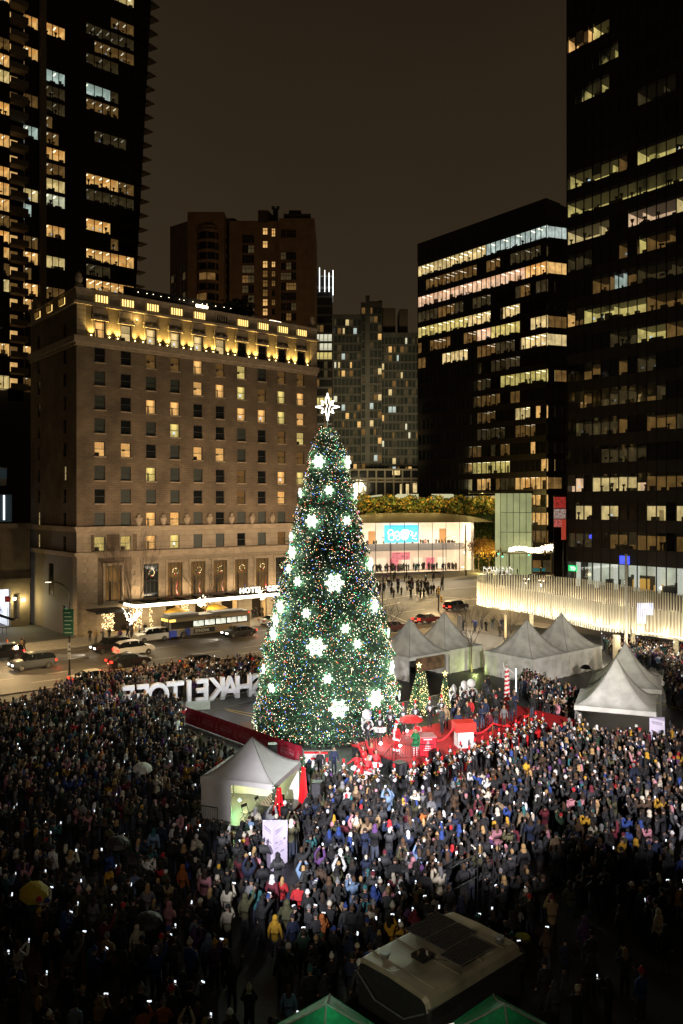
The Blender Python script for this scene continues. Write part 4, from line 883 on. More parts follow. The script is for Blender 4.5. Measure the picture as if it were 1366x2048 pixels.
for k in range(8): mb.box(1+k*3.6, 8.6, .6, 3.4+k*3.6, 8.9, 3.6, 1 if k % 3 else 5)
mb.box(12.2, 8.3, 3.2, 17.5, 8.5, 5.2, 5); mb.box(SWd-5.5, 8.6, 7.5, SWd-3.5, 8.9, 11.5, 6); mb.box(5.6, 8.6, 7.5, 7.4, 8.9, 11, 6)
mb.obj('interior', [M_SW, M_SC, mat('store_floor', (.7, .6, .48), .5, emit=(.7, .5, .34), es=.35, noise=.2), mat('store_rail', (.45, .4, .38), .3, emit=(.4, .33, .3), es=.3), M_WHITE, mat('store_pink', (.8, .2, .25), .6, emit=(.95, .3, .34), es=.8, noise=.4, scale=2), mat('store_wood', (.35, .18, .07), .6, emit=(.4, .2, .08), es=.5)], sto)
for k in range(4): lamp('store_light', 'AREA', q0+SD.normalized()*(4+k*8)+Vector((-.3, 1.8, 13.1)), 2400, (1, .82, .6), q0+SD.normalized()*(4+k*8)+Vector((-.3, .0, 0)), shape='RECTANGLE', size=7, size_y=3)
sc = MB(); sc.box(9.6, 7.2, 7.9, 19.6, 7.5, 12.6); sc = sc.obj('screen', mat('screen_blue', (.05, .4, .8), .4, emit=(.06, .55, 1), es=1.25, noise=.1, scale=.4), sto)
mb = MB(); rr = random.Random(4)
def loop(cx, cz, r, col, w=.32, ax=1.0):
    pts = [(cx+ax*r*math.cos(a), 7.12, cz+r*math.sin(a)) for a in [i*2*PI/16 for i in range(17)]]; mb.tube(pts, w/2, 5, col)
loop(11.3, 10.6, .75, 0); loop(11.5, 9.4, .85, 0); loop(13.1, 10.3, .6, 1); loop(13.4, 9.2, .55, 1, .25); loop(15.3, 10.3, .9, 0, .6); loop(15.4, 9.6, .8, 0, .6); loop(16.1, 10.6, .5, 0, .5)
mb.tube([(17.0, 7.1, 11), (17.8, 7.1, 10.6), (17.2, 7.1, 9.8), (18.4, 7.1, 9.6), (18.9, 7.1, 10.6)], .16, 5, 0); mb.tube([(17.6, 7.1, 9.1), (18.9, 7.1, 8.8)], .13, 5, 0)
mb.obj('swirl_drawing', [mat('screen_white', (1, 1, 1), .5, emit=(1, 1, 1), es=1.15, noise=0), mat('screen_peach', (1, .6, .5), .5, emit=(1, .62, .5), es=1, noise=0)], sc)
me = MB().box(.03, 0, .1, SWd/8-.03, .05, 13.4).mesh('pane', M_GLASS)
for k in range(8): link('pane', me, sto, (k*SWd/8, 0, 0))
mm = MB().box(-.04, -.06, .1, .04, .12, 13.4).mesh('mullion', M_BLACK)
for k in range(9): link('mullion', mm, sto, (k*SWd/8, 0, 0))
mb = MB(); mb.box(SWd-.1, -.5, 0, SWd+.0, 9, 13.4); mb.box(SWd-2.4, .2, 0, SWd-1.9, .7, 13.4); mb.obj('end_wall', mat('store_end', (.7, .62, .5), .7, emit=(.6, .45, .3), es=.3), sto)
# curved roof lens
mb = MB(); pr = []
nx = 24
for i in range(nx+1):
    x = -10+(SWd+15)*i/nx; s = (i/nx-.5)*2; pr.append((x, 2.3*max(0, 1-abs(s)**3)))
for i in range(nx):
    (x0, h0), (x1, h1) = pr[i], pr[i+1]
    mb.quad((x0, -3, 13.5), (x1, -3, 13.5), (x1, -1.2, 13.6+h1), (x0, -1.2, 13.6+h0)); mb.quad((x0, -1.2, 13.6+h0), (x1, -1.2, 13.6+h1), (x1, 10, 13.8+h1), (x0, 10, 13.8+h0)); mb.quad((x0, -3, 13.48), (x1, -3, 13.48), (x1, 9, 13.48), (x0, 9, 13.48))
mb.obj('roof', mat('store_roof', (.07, .055, .04), .5), sto)
def leaf_mass(name, boxes, n, size, cols, parent=None, seed=1, jit=.25):
    r = np.random.RandomState(seed); mb = MB()
    tot = sum((b[1]-b[0])*(b[5]-b[4]) for b in boxes)
    for b in boxes:
        k = int(n*(b[1]-b[0])*(b[5]-b[4])/tot)
        for _ in range(k):
            x = r.uniform(b[0], b[1]); z = r.uniform(b[4], b[5]); bulge = .5*math.sin(x*1.3)+.4*math.sin(x*.47+z)+.3*math.sin(z*2.1+x)
            p = Vector((x, r.uniform(b[2], b[3])+bulge, z+ (0.5*math.sin(x*.9) if z > b[5]-1 else 0))); d = Vector(r.normal(size=3)).normalized()*size*r.uniform(.6, 1.3); e_ = d.cross(Vector(r.normal(size=3))).normalized()*size*.6
            mb.quad(p-d, p-e_, p+d, p+e_, r.randint(len(cols)))
    return mb.obj(name, cols, parent)
LG = [mat('hedge_green', (.07, .11, .02), .8), mat('hedge_olive', (.13, .12, .03), .8), mat('hedge_dark', (.025, .045, .012), .8), mat('hedge_gold', (.28, .16, .03), .8)]
hg = thing('roof_hedge', 'uplit yellow-green planting along the roof of the glass store', 'hedge', q0, SA)
leaf_mass('foliage', [(-12, SWd+11, 1.5, 4, 15.6, 20.2)], 7000, .42, LG, hg, 2)
mb = MB(); mb.box(-12, 3.2, 13.9, SWd+8, 6, 19.3); mb.obj('planter', LG[2], hg)
for k in range(13): lamp('hedge_light', 'POINT', q0+SD.normalized()*(-6+k*4.0)+Vector((.6, -1.0 if k % 3 else -1.4, 19.9-.4*(k % 2))), 950 if k not in (8, 9) else 200, (1, .72, .22), shadow_soft_size=.3)
gw = thing('green_wall', 'tall dark climbing-plant wall between the store and the glass hall', 'green wall', q0+SD.normalized()*(SWd+.3)+Vector((.6, 5.5, 0)), SA)
leaf_mass('foliage', [(0, 9.5, 0, 2.0, .5, 19.5)], 5200, .42, LG[:3], gw, 5); MB().box(.1, 1.6, 0, 9.3, 3, 19).obj('wall', LG[2], gw)
mb = MB(); n = mb.av([(XG(752), Yg-6, ZG(996)), (XG(768), Yg-6, ZG(996)), (XG(785), Yg-6, ZG(992)), (XG(768), Yg-6, ZG(989)), (XG(722), Yg-6, ZG(992)), (XG(722), Yg-6, ZG(997))]); 
mb2 = MB()
for (a, b2, c3) in ((795, 837, 1), (863, 905, -1)):
    Yk = 240.0; xa, xb = (a-683)/F*Yk, (b2-683)/F*Yk; z0, z1 = H-(998-YH)/F*Yk, H-(988-YH)/F*Yk
    tip = (a-8 if c3 == 1 else b2+8); xt = (tip-683)/F*Yk
    pts = [(xa, z0), (xb, z0), (xb, z1), (xa, z1), (xt, (z0+z1)/2)] if c3 == 1 else [(xa, z0), (xb, z0), (xt, (z0+z1)/2), (xb, z1), (xa, z1)]
    nn = mb2.av([(x, Yk, z) for x, z in pts]+[(x, Yk+.4, z) for x, z in pts]); mb2.af([tuple(nn+i for i in range(5)), tuple(nn+5+i for i in reversed(range(5)))]+[(nn+i, nn+5+i, nn+5+(i+1) % 5, nn+(i+1) % 5) for i in range(5)])
for i in range(24): Yk = 236.; x = (720+i*1.9-683)/F*Yk; z = H-(997-i*.0-7*math.sin(i/24*1.2)-YH)/F*Yk; mb2.cbox((x, Yk, z), (.2, .3, .5))
tag(mb2.obj('arrow_signs', mat('arrow_panel', (.6, .6, .4), .6, emit=(.62, .62, .38), es=.8)), 'pale arrow-shaped lit panels above the planted store roof', 'sign panels')
# low mall roof behind store
MB().box(-2, 236, 0, 38, 250, 18.6).obj('x', M_BRONZE) if False else None
# yellow lit trees beside the store
def bare_tree(loc, h, label, seed, spread=.5, m=None, r0=.12, depth=4, group=None, name='bare_tree', lowfork=.35):
    r = random.Random(seed); t = thing(name, label, 'tree', loc, r.uniform(0, 6), group); m = m or mat('bark', (.09, .065, .045), .9)
    tr = MB(); br = MB(); tips = []
    tr.cyl((0, 0, -.05), (0, 0, h*lowfork), r0, r0*.75, 7)
    def grow(p, d, l, rad, k):
        q = p+d*l; br.cyl(p, q, rad, rad*.65, 4 if k > 1 else 5, cap=False)
        if k == 0: tips.append(q); return
        for _ in range(3 if k > 1 else 2):
            nd = (d+Vector((r.uniform(-1, 1), r.uniform(-1, 1), r.uniform(-.25, .8)))*spread).normalized(); grow(q, nd, l*r.uniform(.65, .9), rad*.6, k-1)
        tips.append(q)
    for k in range(4): a = k*PI/2+r.random(); grow(Vector((0, 0, h*lowfork)), Vector((math.cos(a)*.45, math.sin(a)*.45, 1)).normalized(), h*(1-lowfork)*.33, r0*.5, depth)
    tr.obj('trunk', m, t); br.obj('branches', m, t); return t, tips
def leafy(t, tips, n, size, mats_, seed, rad=.5):
    r = np.random.RandomState(seed); mb = MB()
    for _ in range(n):
        p = Vector(tips[r.randint(len(tips))])+Vector(r.normal(size=3))*rad; d = Vector(r.normal(size=3)).normalized()*size; e_ = d.cross(Vector(r.normal(size=3))).normalized()*size*.6
        mb.quad(p-d, p-e_, p+d, p+e_, r.randint(len(mats_)))
    return mb.obj('crown', mats_, t)
YL = [mat('gold_leaf', (.42, .24, .03), .8), mat('amber_leaf', (.32, .15, .03), .8)]
for k, (px, py, h, lab) in enumerate(((957, 1146, 8.6, 'golden uplit tree nearest the glass store corner'), (978, 1143, 7.8, 'golden uplit tree right of its pair beside the green wall'))):
    t, tips = bare_tree(P(px, py), h, lab, 40+k, .5, None, .15, 3, 'golden trees beside the store', 'street_tree'); leafy(t, tips, 1500, .22, YL, k, .7)
    lamp('tree_uplight', 'POINT', P(px, py)+Vector((.3, -2.5, 1.0)), 750, (1, .75, .25), shadow_soft_size=.2); lamp('tree_uplight', 'POINT', P(px, py)+Vector((.8, -2.6, 5.0)), 500, (1, .75, .25), shadow_soft_size=.2)
# giant bulb letters on the pavement
bl = thing('bulb_letters', 'white bulb-lit word DOWN BAD standing on the pavement right of the golden trees', 'lit letters', P(967, 1152), math.radians(-4))
M_BULB = mat('bulb_letter', (1, .97, .85), .5, emit=(1, .95, .8), es=1.7, noise=0); M_LBACK = mat('letter_back', (.25, .24, .2), .7)
for i, (px, ch) in enumerate(zip((971, 980, 988.5, 998, 1008, 1014, 1021), 'DOWNBAD')):
    px = (970, 978.5, 987, 995.5, 1005, 1013, 1021)[i]; b = P(px, 1152)-bl.location
    lo = link('letter', text_mesh(ch, 2.8, .2, [M_LBACK], bold=.07), bl, (b.x, b.y, .35)); lo.scale = (.52, 1, 1)
    me = lo.data; mb = MB()
    from mathutils.bvhtree import BVHTree
    bv = BVHTree.FromPolygons([v.co for v in me.vertices], [p.vertices for p in me.polygons])
    pts = []
    for gx_ in range(8):
        for gz in range(8):
            x, z = -1.15+gx_*.33, .12+gz*.3
            if bv.ray_cast(Vector((x, -2, z)), Vector((0, 1, 0)))[0] is not None: pts.append((x, -.24, z))
    dots(mb, pts, .13); mb.obj('bulbs', M_BULB, lo)
# sparkling entrance canopy and small bits behind the crossing
c2 = PZ(1022, 1103, 201); sc_ = thing('sparkle_canopy', 'wavy entrance canopy covered with small golden lights, right of the glass hall', 'lit canopy', (c2.x, c2.y, 0), math.radians(4))
mb = MB(); pts = []
for k in range(900):
    x = random.uniform(0, 11); z = 6.6+.03*x+.35*math.sin(x*.7)+random.uniform(-.9, .9)*(.5+.5*x/12.5)+(.0); pts.append((x, random.uniform(-.4, 3), z))
dots(mb, pts, .07); mb.obj('lights', M_FAIRYW, sc_)
mb = MB(); mb.box(-1, 0, 5.7, 12, 2.4, 5.9); mb.box(0, 2, 0, .3, 2.3, 5.7); mb.box(11, 2, 0, 11.3, 2.3, 5.7); mb.obj('frame', mat('canopy_frame', (.25, .2, .1), .5), sc_)
bk = thing('shop_row', 'dim shopfronts behind the crossing below the dark office block', 'shops', (PZ(1060, 1010, 211).x, 211, 0), math.radians(0))
mb = MB(); mb.box(0, 0, 0, 9.5, 3, 6.5, 0)
for k in range(3): mb.box(.6+k*2.8, -.1, .3, 2.9+k*2.8, -.02, 3.4, 1+(k % 3))
mb.box(6.2, -.3, .3, 8.8, -.15, 6.4, 4)
mb.obj('fronts', [M_BRONZE, style_mats('dim')[0], style_mats('vdim')[0], style_mats('warm')[0], mat('bright_shop', (.8, .8, .75), .5, emit=(.8, .8, .75), es=.9, noise=.5, scale=1.2)], bk)
scn = PZ(1122, 1050, 200)
rs = thing('banner_screen', 'tall red and white video screens on the building corner beside the black tower', 'video screen', (scn.x, 200, 0))
mb = MB(); mb.box(-1.7, 0, 17.2, 1.2, .3, 20, 0); mb.box(-1.7, 0, 14.6, 1.2, .3, 17, 1); mb.box(-1.7, 0, 12.5, 1.2, .3, 14.4, 2); mb.box(-1.75, .31, 0, 1.3, .6, 20.3, 3)
mb.obj('display', [mat('scr_red', (.7, .05, .03), .5, emit=(.6, .05, .04), es=.4, noise=.5, scale=1.5), mat('scr_pale', (.7, .6, .5), .5, emit=(.6, .42, .36), es=.4, noise=.6, scale=2), mat('scr_rose', (.5, .1, .1), .5, emit=(.55, .12, .1), es=.6, noise=.5, scale=2), M_BRONZE], rs)

# ---------------------------------------------------------------- ribbed pavilion roof on the plaza
pv = thing('ribbed_pavilion', 'long wavy plaza canopy of pale vertical ribs lit from within, on slim posts', 'pavilion')
M_RIB = mat('rib_white', (.62, .58, .45), .6, noise=.08, scale=1)
ctrl = [(20.9, 122.5), (20.5, 118.5), (23.5, 113.5), (27.2, 108), (29.6, 102), (31.0, 97.5), (33.3, 93.2), (36.0, 90), (38.6, 85.5), (43.5, 81)]
def spline(c_, n):
    out = []
    for i in range(len(c_)-1):
        p0, p1, p2, p3 = c_[max(i-1, 0)], c_[i], c_[i+1], c_[min(i+2, len(c_)-1)]
        for k in range(n):
            t = k/n; out.append(tuple(.5*((2*p1[j])+(-p0[j]+p2[j])*t+(2*p0[j]-5*p1[j]+4*p2[j]-p3[j])*t*t+(-p0[j]+3*p1[j]-3*p2[j]+p3[j])*t**3) for j in (0, 1)))
    out.append(c_[-1]); return out
def resample(pts, step):
    out = [pts[0]]; acc = 0
    for a, b in zip(pts[:-1], pts[1:]):
        d = math.dist(a, b); s = step-acc
        while s <= d: out.append((a[0]+(b[0]-a[0])*s/d, a[1]+(b[1]-a[1])*s/d)); s += step
        acc = (acc+d) % step
    return out
front = resample(spline(ctrl, 12), .45)
back = resample(spline([(20.9, 122.5), (24, 124.5), (29, 121.5), (34.5, 115), (38, 108), (40.5, 101), (43.5, 96), (48, 90)], 12), .42)
ribm = MB().box(-.055, -.07, 0, .055, .07, 1).mesh('rib', M_RIB)
for i, (x, y) in enumerate(front):
    zb = 2.95+.25*math.sin(i*.09); zt = 6.35+.22*math.sin(i*.06+1)
    o = link('rib', ribm, pv, (x, y, zb), .55); o.scale = (1, 1, zt-zb)
for i, (x, y) in enumerate(back):
    zb = 3.3; zt = 7.2+.2*math.sin(i*.05)
    o = link('rib', ribm, pv, (x, y, zb), .55); o.scale = (1, 1, zt-zb)
def ribbon(mb, pts, z0, z1, off, m=0, nrm=(.75, .66)):
    for a, b in zip(pts[:-1], pts[1:]):
        mb.quad((a[0]+nrm[0]*off, a[1]+nrm[1]*off, z0), (b[0]+nrm[0]*off, b[1]+nrm[1]*off, z0), (b[0]+nrm[0]*off, b[1]+nrm[1]*off, z1), (a[0]+nrm[0]*off, a[1]+nrm[1]*off, z1), m)
mb = MB(); ribbon(mb, front, 3.1, 6.0, .9); mb.obj('inner_wall', mat('pavilion_wall', (.40, .35, .24), .8, noise=.15, scale=.6), pv)
mb = MB(); fr = resample(front, 1.0); bk_ = resample(back, math.dist((0, 0), (1, 0)))
m_ = min(len(fr), len(bk_)); 
for i in range(m_-1):
    for z in (3.05,): mb.quad((*fr[i], z), (*fr[i+1], z), (*bk_[i+1], z), (*bk_[i], z))
mb.obj('roof', mat('pavilion_roof', (.3, .27, .2), .8), pv)
mb = MB()
for k, seg in enumerate((front[6:32], front[42:70], front[76:])):
    for a, b in zip(seg[:-1:2], seg[1::2]): mb.cyl((a[0]+.25, a[1]+.25, 3.35), (b[0]+.35, b[1]+.15, 3.35), .05, .05, 4)
mb.obj('light_strip', mat('led_strip', (1, .97, .85), .5, emit=(1, .97, .85), es=4, noise=0), pv)
for k in range(5, len(front)-4, 7):
    x, y = front[k]; lamp('rib_uplight', 'POINT', (x+.42, y+.38, 3.5), 120, (1, .86, .62), shadow_soft_size=.12); lamp('rib_uplight', 'POINT', (x-1.5, y-1.3, 3.4), 330, (1, .88, .68), shadow_soft_size=.12)
for k in range(8, len(back)-4, 11):
    x, y = back[k]; lamp('rib_uplight', 'POINT', (x-.8, y-.7, 3.6), 380, (1, .86, .62), shadow_soft_size=.12)
mb = MB()
for px, py, w_ in ((1011, 1275, .13), (1063, 1268, .22), (1266, 1312, .2), (1233, 1324, .32), (1352, 1330, .2)):
    p = P(px, py); mb.box(p.x-w_, p.y-w_, 0, p.x+w_, p.y+w_, 3.1)
mb.obj('post', mat('lit_post', (.7, .62, .42), .6), pv)
for px, py in ((1011, 1275), (1063, 1275), (1266, 1318), (1233, 1330), (1352, 1336)): lamp('post_light', 'POINT', P(px, py)+Vector((-.5, -1.2, 1.2)), 90, (1, .78, .4), shadow_soft_size=.1)
mb = MB(); p = PZ(1235, 1195, 93); mb.cyl((p.x+1, p.y, 0), (p.x+1, p.y+.0, 12.3), .2, .16, 8); o = tag(mb.obj('flagpole', mat('pale_pole', (.5, .48, .4), .6)), 'tall pale pole rising behind the ribbed canopy in front of the black tower', 'pole')
mb = MB()
p = PZ(1268, 1200, 90)
for k in range(9): mb.box(p.x-.9+k*.2, p.y-3.5, 5.2+(k > 4)*.9, p.x-.82+k*.2, p.y-3.45, 7.4)
tag(mb.obj('hanging_lights', mat('violet_led', (.8, .8, 1), .5, emit=(.78, .8, 1), es=1.6, noise=0)), 'violet-white hanging light tubes above the ribbed canopy', 'light tubes')
# ---------------------------------------------------------------- vehicles
M_TYRE = mat('tyre', (.015, .015, .015), .8); M_RIM = mat('alloy_rim', (.3, .3, .3), .3, .9); M_CARGLASS = mat('car_glass', (.01, .012, .014), .04)
M_HEADL = mat('headlight_glow', (1, .95, .85), .3, emit=(1, .93, .8), es=9, noise=0); M_TAIL = mat('taillight_glow', (.8, .02, .01), .3, emit=(1, .03, .015), es=4.5, noise=0)
M_HOFF = mat('lamp_glass', (.5, .5, .5), .15)
whm = MB(); whm.cyl((0, -.11, 0), (0, .11, 0), .34, .34, 18); whm.cyl((0, .09, 0), (0, .125, 0), .345, .28, 18); WH = whm.mesh('tyre', M_TYRE)
rm = MB(); rm.cyl((0, -.115, 0), (0, -.125, 0), .06, .06, 8)
for k in range(6):
    a = k*PI/3; rm.cyl((0, -.118, 0), (.2*math.cos(a), -.118, .2*math.sin(a)), .035, .03, 4)
rm.tube([(.22*math.cos(a), -.116, .22*math.sin(a)) for a in [i*PI/8 for i in range(17)]], .022, 4); RM = rm.mesh('rim', M_RIM)
PROF = {'sedan': ([-2.36, -2.28, -1.75, -1.0, -.2, .45, 1.15, 1.9, 2.25, 2.38], [.62, 1.0, 1.06, 1.40, 1.46, 1.42, 1.02, .92, .78, .55], [.60, .90, .95, .95, .95, .94, .93, .85, .7, .5], .66, 1.38),
        'suv': ([-2.34, -2.28, -2.1, -1.6, -.2, .55, 1.2, 1.95, 2.26, 2.36], [.7, 1.15, 1.55, 1.72, 1.76, 1.70, 1.14, 1.06, .92, .6], [.68, 1.0, 1.06, 1.08, 1.08, 1.07, 1.04, .98, .84, .55], .72, 1.4)}
def car(kind, col, label, loc, ang, head=False, tail=True, sc=1.0, name='parked_car', rough=.28):
    xs, top, belt, wt, wb = PROF[kind]; M = mat('paint_%s' % '_'.join('%02d' % int(c*99) for c in col), col, rough, .2, noise=.04)
    t = thing(name, label, 'car', loc, ang, 'cars in the road'); t.scale = (sc,)*3
    body = MB(); gl = MB(); hw = .92
    sec = []
    for i, x in enumerate(xs):
        e_ = min(1, (2.45-abs(x))/.35)**.5; w = hw*(.80+.2*e_); hood = top[i]-belt[i] < .14
        wtp = w*.86 if hood else wt; zb = .28+(.1 if abs(x) > 2.2 else 0)
        sec.append([(x, w*.95, zb), (x, w, .55 if abs(x) < 2.3 else .5), (x, w*.985, belt[i]), (x, wtp, top[i]), (x, wtp*.5, top[i]+.03), (x, 0, top[i]+.035)])
    full = [[*s, *[(p[0], -p[1], p[2]) for p in reversed(s[:-1])]] for s in sec]; n = len(full[0])
    for i in range(len(xs)-1):
        for j in range(n-1):
            a, b, c, d = full[i][j], full[i+1][j], full[i+1][j+1], full[i][j+1]
            up = j in (3, 4, 5, 6); side = j in (2, 7); g0, g1 = top[i]-belt[i] > .14, top[i+1]-belt[i+1] > .14
            isg = (side and (g0 and g1)) or (side and (g0 != g1) and 0 < i < len(xs)-2) or (up and ((g0 != g1) or (i in (1, 2) and kind == 'sedan' and g1 and top[i+1]-top[i] > .2)) and 0 < i < len(xs)-2) or (up and kind == 'suv' and i == 1)
            (gl if isg else body).quad(a, b, c, d)
    for k in (0, -1): s = full[k]; q = body.av(s); body.af([tuple(range(q, q+n))])
    for x in (-.85, .25):                                      # door pillars over the glass
        for s in (-1, 1): body.quad((x-.05, s*(hw*.99), .95), (x+.05, s*(hw*.99), .95), (x+.05, s*(wt+.02), 1.40 if kind == 'sedan' else 1.7), (x-.05, s*(wt+.02), 1.40 if kind == 'sedan' else 1.7))
    for s in (-1, 1): body.box(.75, s*.92-.08, .95, .95, s*.92+.1, 1.1)
    bo = body.obj('body', M, t, True); gl.obj('windows', M_CARGLASS, t, True)
    mod = None
    for x in (-1.42, 1.45):
        for s in (-1, 1):
            w = link('wheel', WH, t, (x, s*.83, .34), 0 if s < 0 else PI); link('rim', RM, w)
            MB().cyl((x, s*.70, .36), (x, s*.935, .36), .385, .385, 16).obj('wheel_arch', M_BLACK, t) if False else None
    for s in (-1, 1):
        link('headlight', MB().box(2.2, s*.62-.22, .62, 2.37, s*.62+.22, .78).mesh('headlight', M_HEADL if head else M_HOFF), t)
        link('taillight', MB().box(-2.385, s*.68-.2, .72, -2.22, s*.68+.2, .92).mesh('taillight', M_TAIL if tail else mat('red_lens', (.3, .01, .01), .3)), t)
    MB().box(-2.4, -.26, .5, -2.34, .26, .62).obj('number_plate', M_WHITE, t)
    return t
def spill(p, a, head, tail):
    f = Vector((math.cos(a), math.sin(a), 0))
    if head: lamp('headlight_beam', 'SPOT', p+f*2.5+Vector((0, 0, .7)), 900, (1, .93, .8), p+f*8, spot_size=math.radians(80), spot_blend=.6, shadow_soft_size=.08)
    if tail: lamp('taillight_glow', 'POINT', p-f*2.9+Vector((0, 0, .6)), 14, (1, .06, .03), shadow_soft_size=.1)
RU, LU = UA, UA+PI
for (kind, col, px, py, a, hd, tl, lab) in (
    ('suv', (.10, .105, .115), 65, 1337, LU, 1, 1, 'charcoal hatchback with lit lamps, lowest at the left edge of the road'),
    ('suv', (.012, .012, .014), 3, 1318, LU, 0, 1, 'black car cut by the left edge of the picture, tail lamp lit'),
    ('suv', (.62, .61, .58), 303, 1282, LU, 0, 1, 'white off-roader just left of the bus, facing the hotel corner'),
    ('suv', (.02, .02, .022), 222, 1303, LU, 1, 0, 'black car with headlights on, partly behind the white crossover'),
    ('suv', (.68, .67, .66), 268, 1309, RU, 0, 1, 'white crossover driving towards the bus between two black cars'),
    ('sedan', (.012, .012, .014), 257, 1332, RU, 0, 1, 'low black saloon with red tail lamps below the white crossover'),
    ('sedan', (.02, .02, .024), 478, 1273, LU, 1, 1, 'black saloon with headlights on in front of the bus tail'),
    ('sedan', (.014, .014, .016), 402, 1334, RU, 0, 1, 'dark car behind the crowd with one bright red tail lamp'),
    ('sedan', (.42, .39, .33), 188, 1368, RU, 0, 1, 'beige car half hidden by the crowd beside the street lamp'),
    ('sedan', (.06, .012, .012), 853, 1246, RU, 0, 1, 'dark red car braking behind the pointed grey tents'),
    ('suv', (.014, .014, .016), 912, 1220, RU, 0, 1, 'black off-roader crossing towards the ribbed canopy'),
    ('suv', (.02, .02, .022), 1066, 1163, LU, 1, 0, 'dark off-roader with headlights waiting by the far traffic lights'),
    ('suv', (.32, .26, .17), 1096, 1166, LU, 1, 0, 'tan off-roader waiting beside the dark one at the far crossing'),
    ('sedan', (.55, .55, .55), 548, 1249, RU, 0, 0, 'pale car peeping out left of the big lit tree'),
    ('sedan', (.05, .015, .015), 785, 1262, RU, 0, 1, 'dark car between the big lit tree and the first grey tent')):
    p = P(px, py); car(kind, col, lab, p, a, hd, tl); spill(p, a, hd, tl)
# bus
bu0, bu1 = u_at(339, 96.9), u_at(500, 96.9)
bL = bu1-bu0; bus = thing('city_bus', 'long grey and blue city bus with lit windows parked in front of the hotel', 'bus', uv((bu0+bu1)/2, 98.2), UA)
hl2 = bL/2; mb = MB()
def bx(x0, z0, x1, z1, m=0): mb.box(x0, -1.27, z0, x1, 1.27, z1, m)
pr = [(-1.27, .35), (1.27, .35), (1.27, 2.75), (1.12, 2.98), (-1.12, 2.98), (-1.27, 2.75)]
n = mb.av([(-hl2, y, z) for y, z in pr]+[(hl2, y, z) for y, z in pr]); mb.af([(n+k, n+(k+1) % 6, n+6+(k+1) % 6, n+6+k) for k in range(6)]+[tuple(n+k for k in reversed(range(6))), tuple(n+6+k for k in range(6))], 0)
M_BUSG = mat('bus_grey', (.22, .21, .19), .4); mb.obj('body', M_BUSG, bus)
mb = MB(); mb.box(-hl2-.03, -1.25, .35, -hl2, 1.25, 1.3, 0); mb.box(-hl2-.03, -1.29, .35, -hl2+1.1, -1.272, 1.25, 0); mb.box(-hl2+2.3, -1.29, .35, -hl2+3.1, -1.272, 1.35, 0); mb.box(-hl2-.02, -1.285, 1.25, hl2, -1.271, 1.31, 1); mb.obj('blue_stripe', [mat('bus_blue', (.02, .05, .42), .4), mat('bus_yellow', (.6, .42, .06), .5)], bus)
mb = MB(); mb.box(-hl2+.3, -1.1, 2.99, -hl2+4.5, 1.1, 3.25, 0); mb.box(-hl2+7, -1, 2.99, hl2-1, 1, 3.1, 0); mb.obj('roof_unit', mat('bus_roof', (.3, .3, .29), .5), bus)
mb = MB(); mb.box(-hl2+.2, -1.283, 2.32, hl2-.2, -1.272, 2.74); mb.obj('advert_strip', mat('advert_tan', (.33, .27, .17), .6), bus)
link('lettering', text_mesh('(236) 985-1000', .36, .005, [M_BLACK], align='LEFT', bold=.01), bus, (-hl2+5.6, -1.29, 2.4))
mb = MB(); mb.box(-hl2+.25, -1.286, 1.36, hl2-.3, -1.273, 2.3); mb.obj('window_band', M_CARGLASS, bus)
wm = MB().box(0, -1.30, 0, 1.55, -1.288, .72).mesh('lit_window', mat('bus_interior', (.6, .65, .6), .5, emit=(.75, .82, .72), es=.75, noise=.65, scale=2.2))
for k in range(5): link('lit_window', wm, bus, (-hl2+3.6+k*1.75, 0, 1.5))
mb = MB(); mb.box(-hl2+3.6, -1.29, .5, -hl2+6.9, -1.275, 1.2, 0); mb.box(-hl2+7.2, -1.289, .42, -hl2+9.6, -1.274, 1.28, 1); mb.obj('side_advert', [mat('advert_dark', (.02, .025, .035), .4), mat('advert_beige', (.28, .22, .14), .6)], bus)
link('lettering', text_mesh('SYNOVA', .55, .005, [mat('advert_silver', (.55, .56, .5), .4)], align='LEFT', bold=.01), bus, (-hl2+3.85, -1.30, .66))
mb = MB(); mb.box(-hl2+9.7, -1.288, .4, hl2-.05, -1.274, 1.3); mb.obj('pale_skirt', mat('bus_pale', (.4, .38, .33), .5), bus)
for k, (x) in enumerate((-hl2+2.1, hl2-3.1)):
    for s in (-1, 1): w = link('wheel', WH, bus, (x, s*1.17, .5), 0 if s < 0 else PI); w.scale = (1.42,)*3; link('rim', RM, w)
mb = MB(); mb.box(-hl2-.05, -1.05, 1.3, -hl2-.03, 1.05, 2.3); mb.obj('windscreen', M_CARGLASS, bus)
mb = MB(); mb.box(-hl2-.08, -.9, 2.4, -hl2-.04, .9, 2.7); mb.box(-hl2-.0, -1.31, 2.36, -hl2+.9, -1.29, 2.68); mb.obj('route_display', mat('amber_display', (1, .6, .1), .5, emit=(1, .62, .12), es=2.2, noise=.4, scale=8), bus)
mb = MB(); mb.box(-hl2-.08, -1.15, .7, -hl2-.03, -.75, .9); mb.box(-hl2-.08, .75, .7, -hl2-.03, 1.15, .9); mb.obj('headlight', M_HEADL, bus)
mb = MB(); mb.box(hl2, -1.15, 2.5, hl2+.04, -.9, 2.7); mb.box(hl2-.3, -1.31, 2.66, hl2-.1, -1.28, 2.78); mb.obj('taillight', M_TAIL, bus)
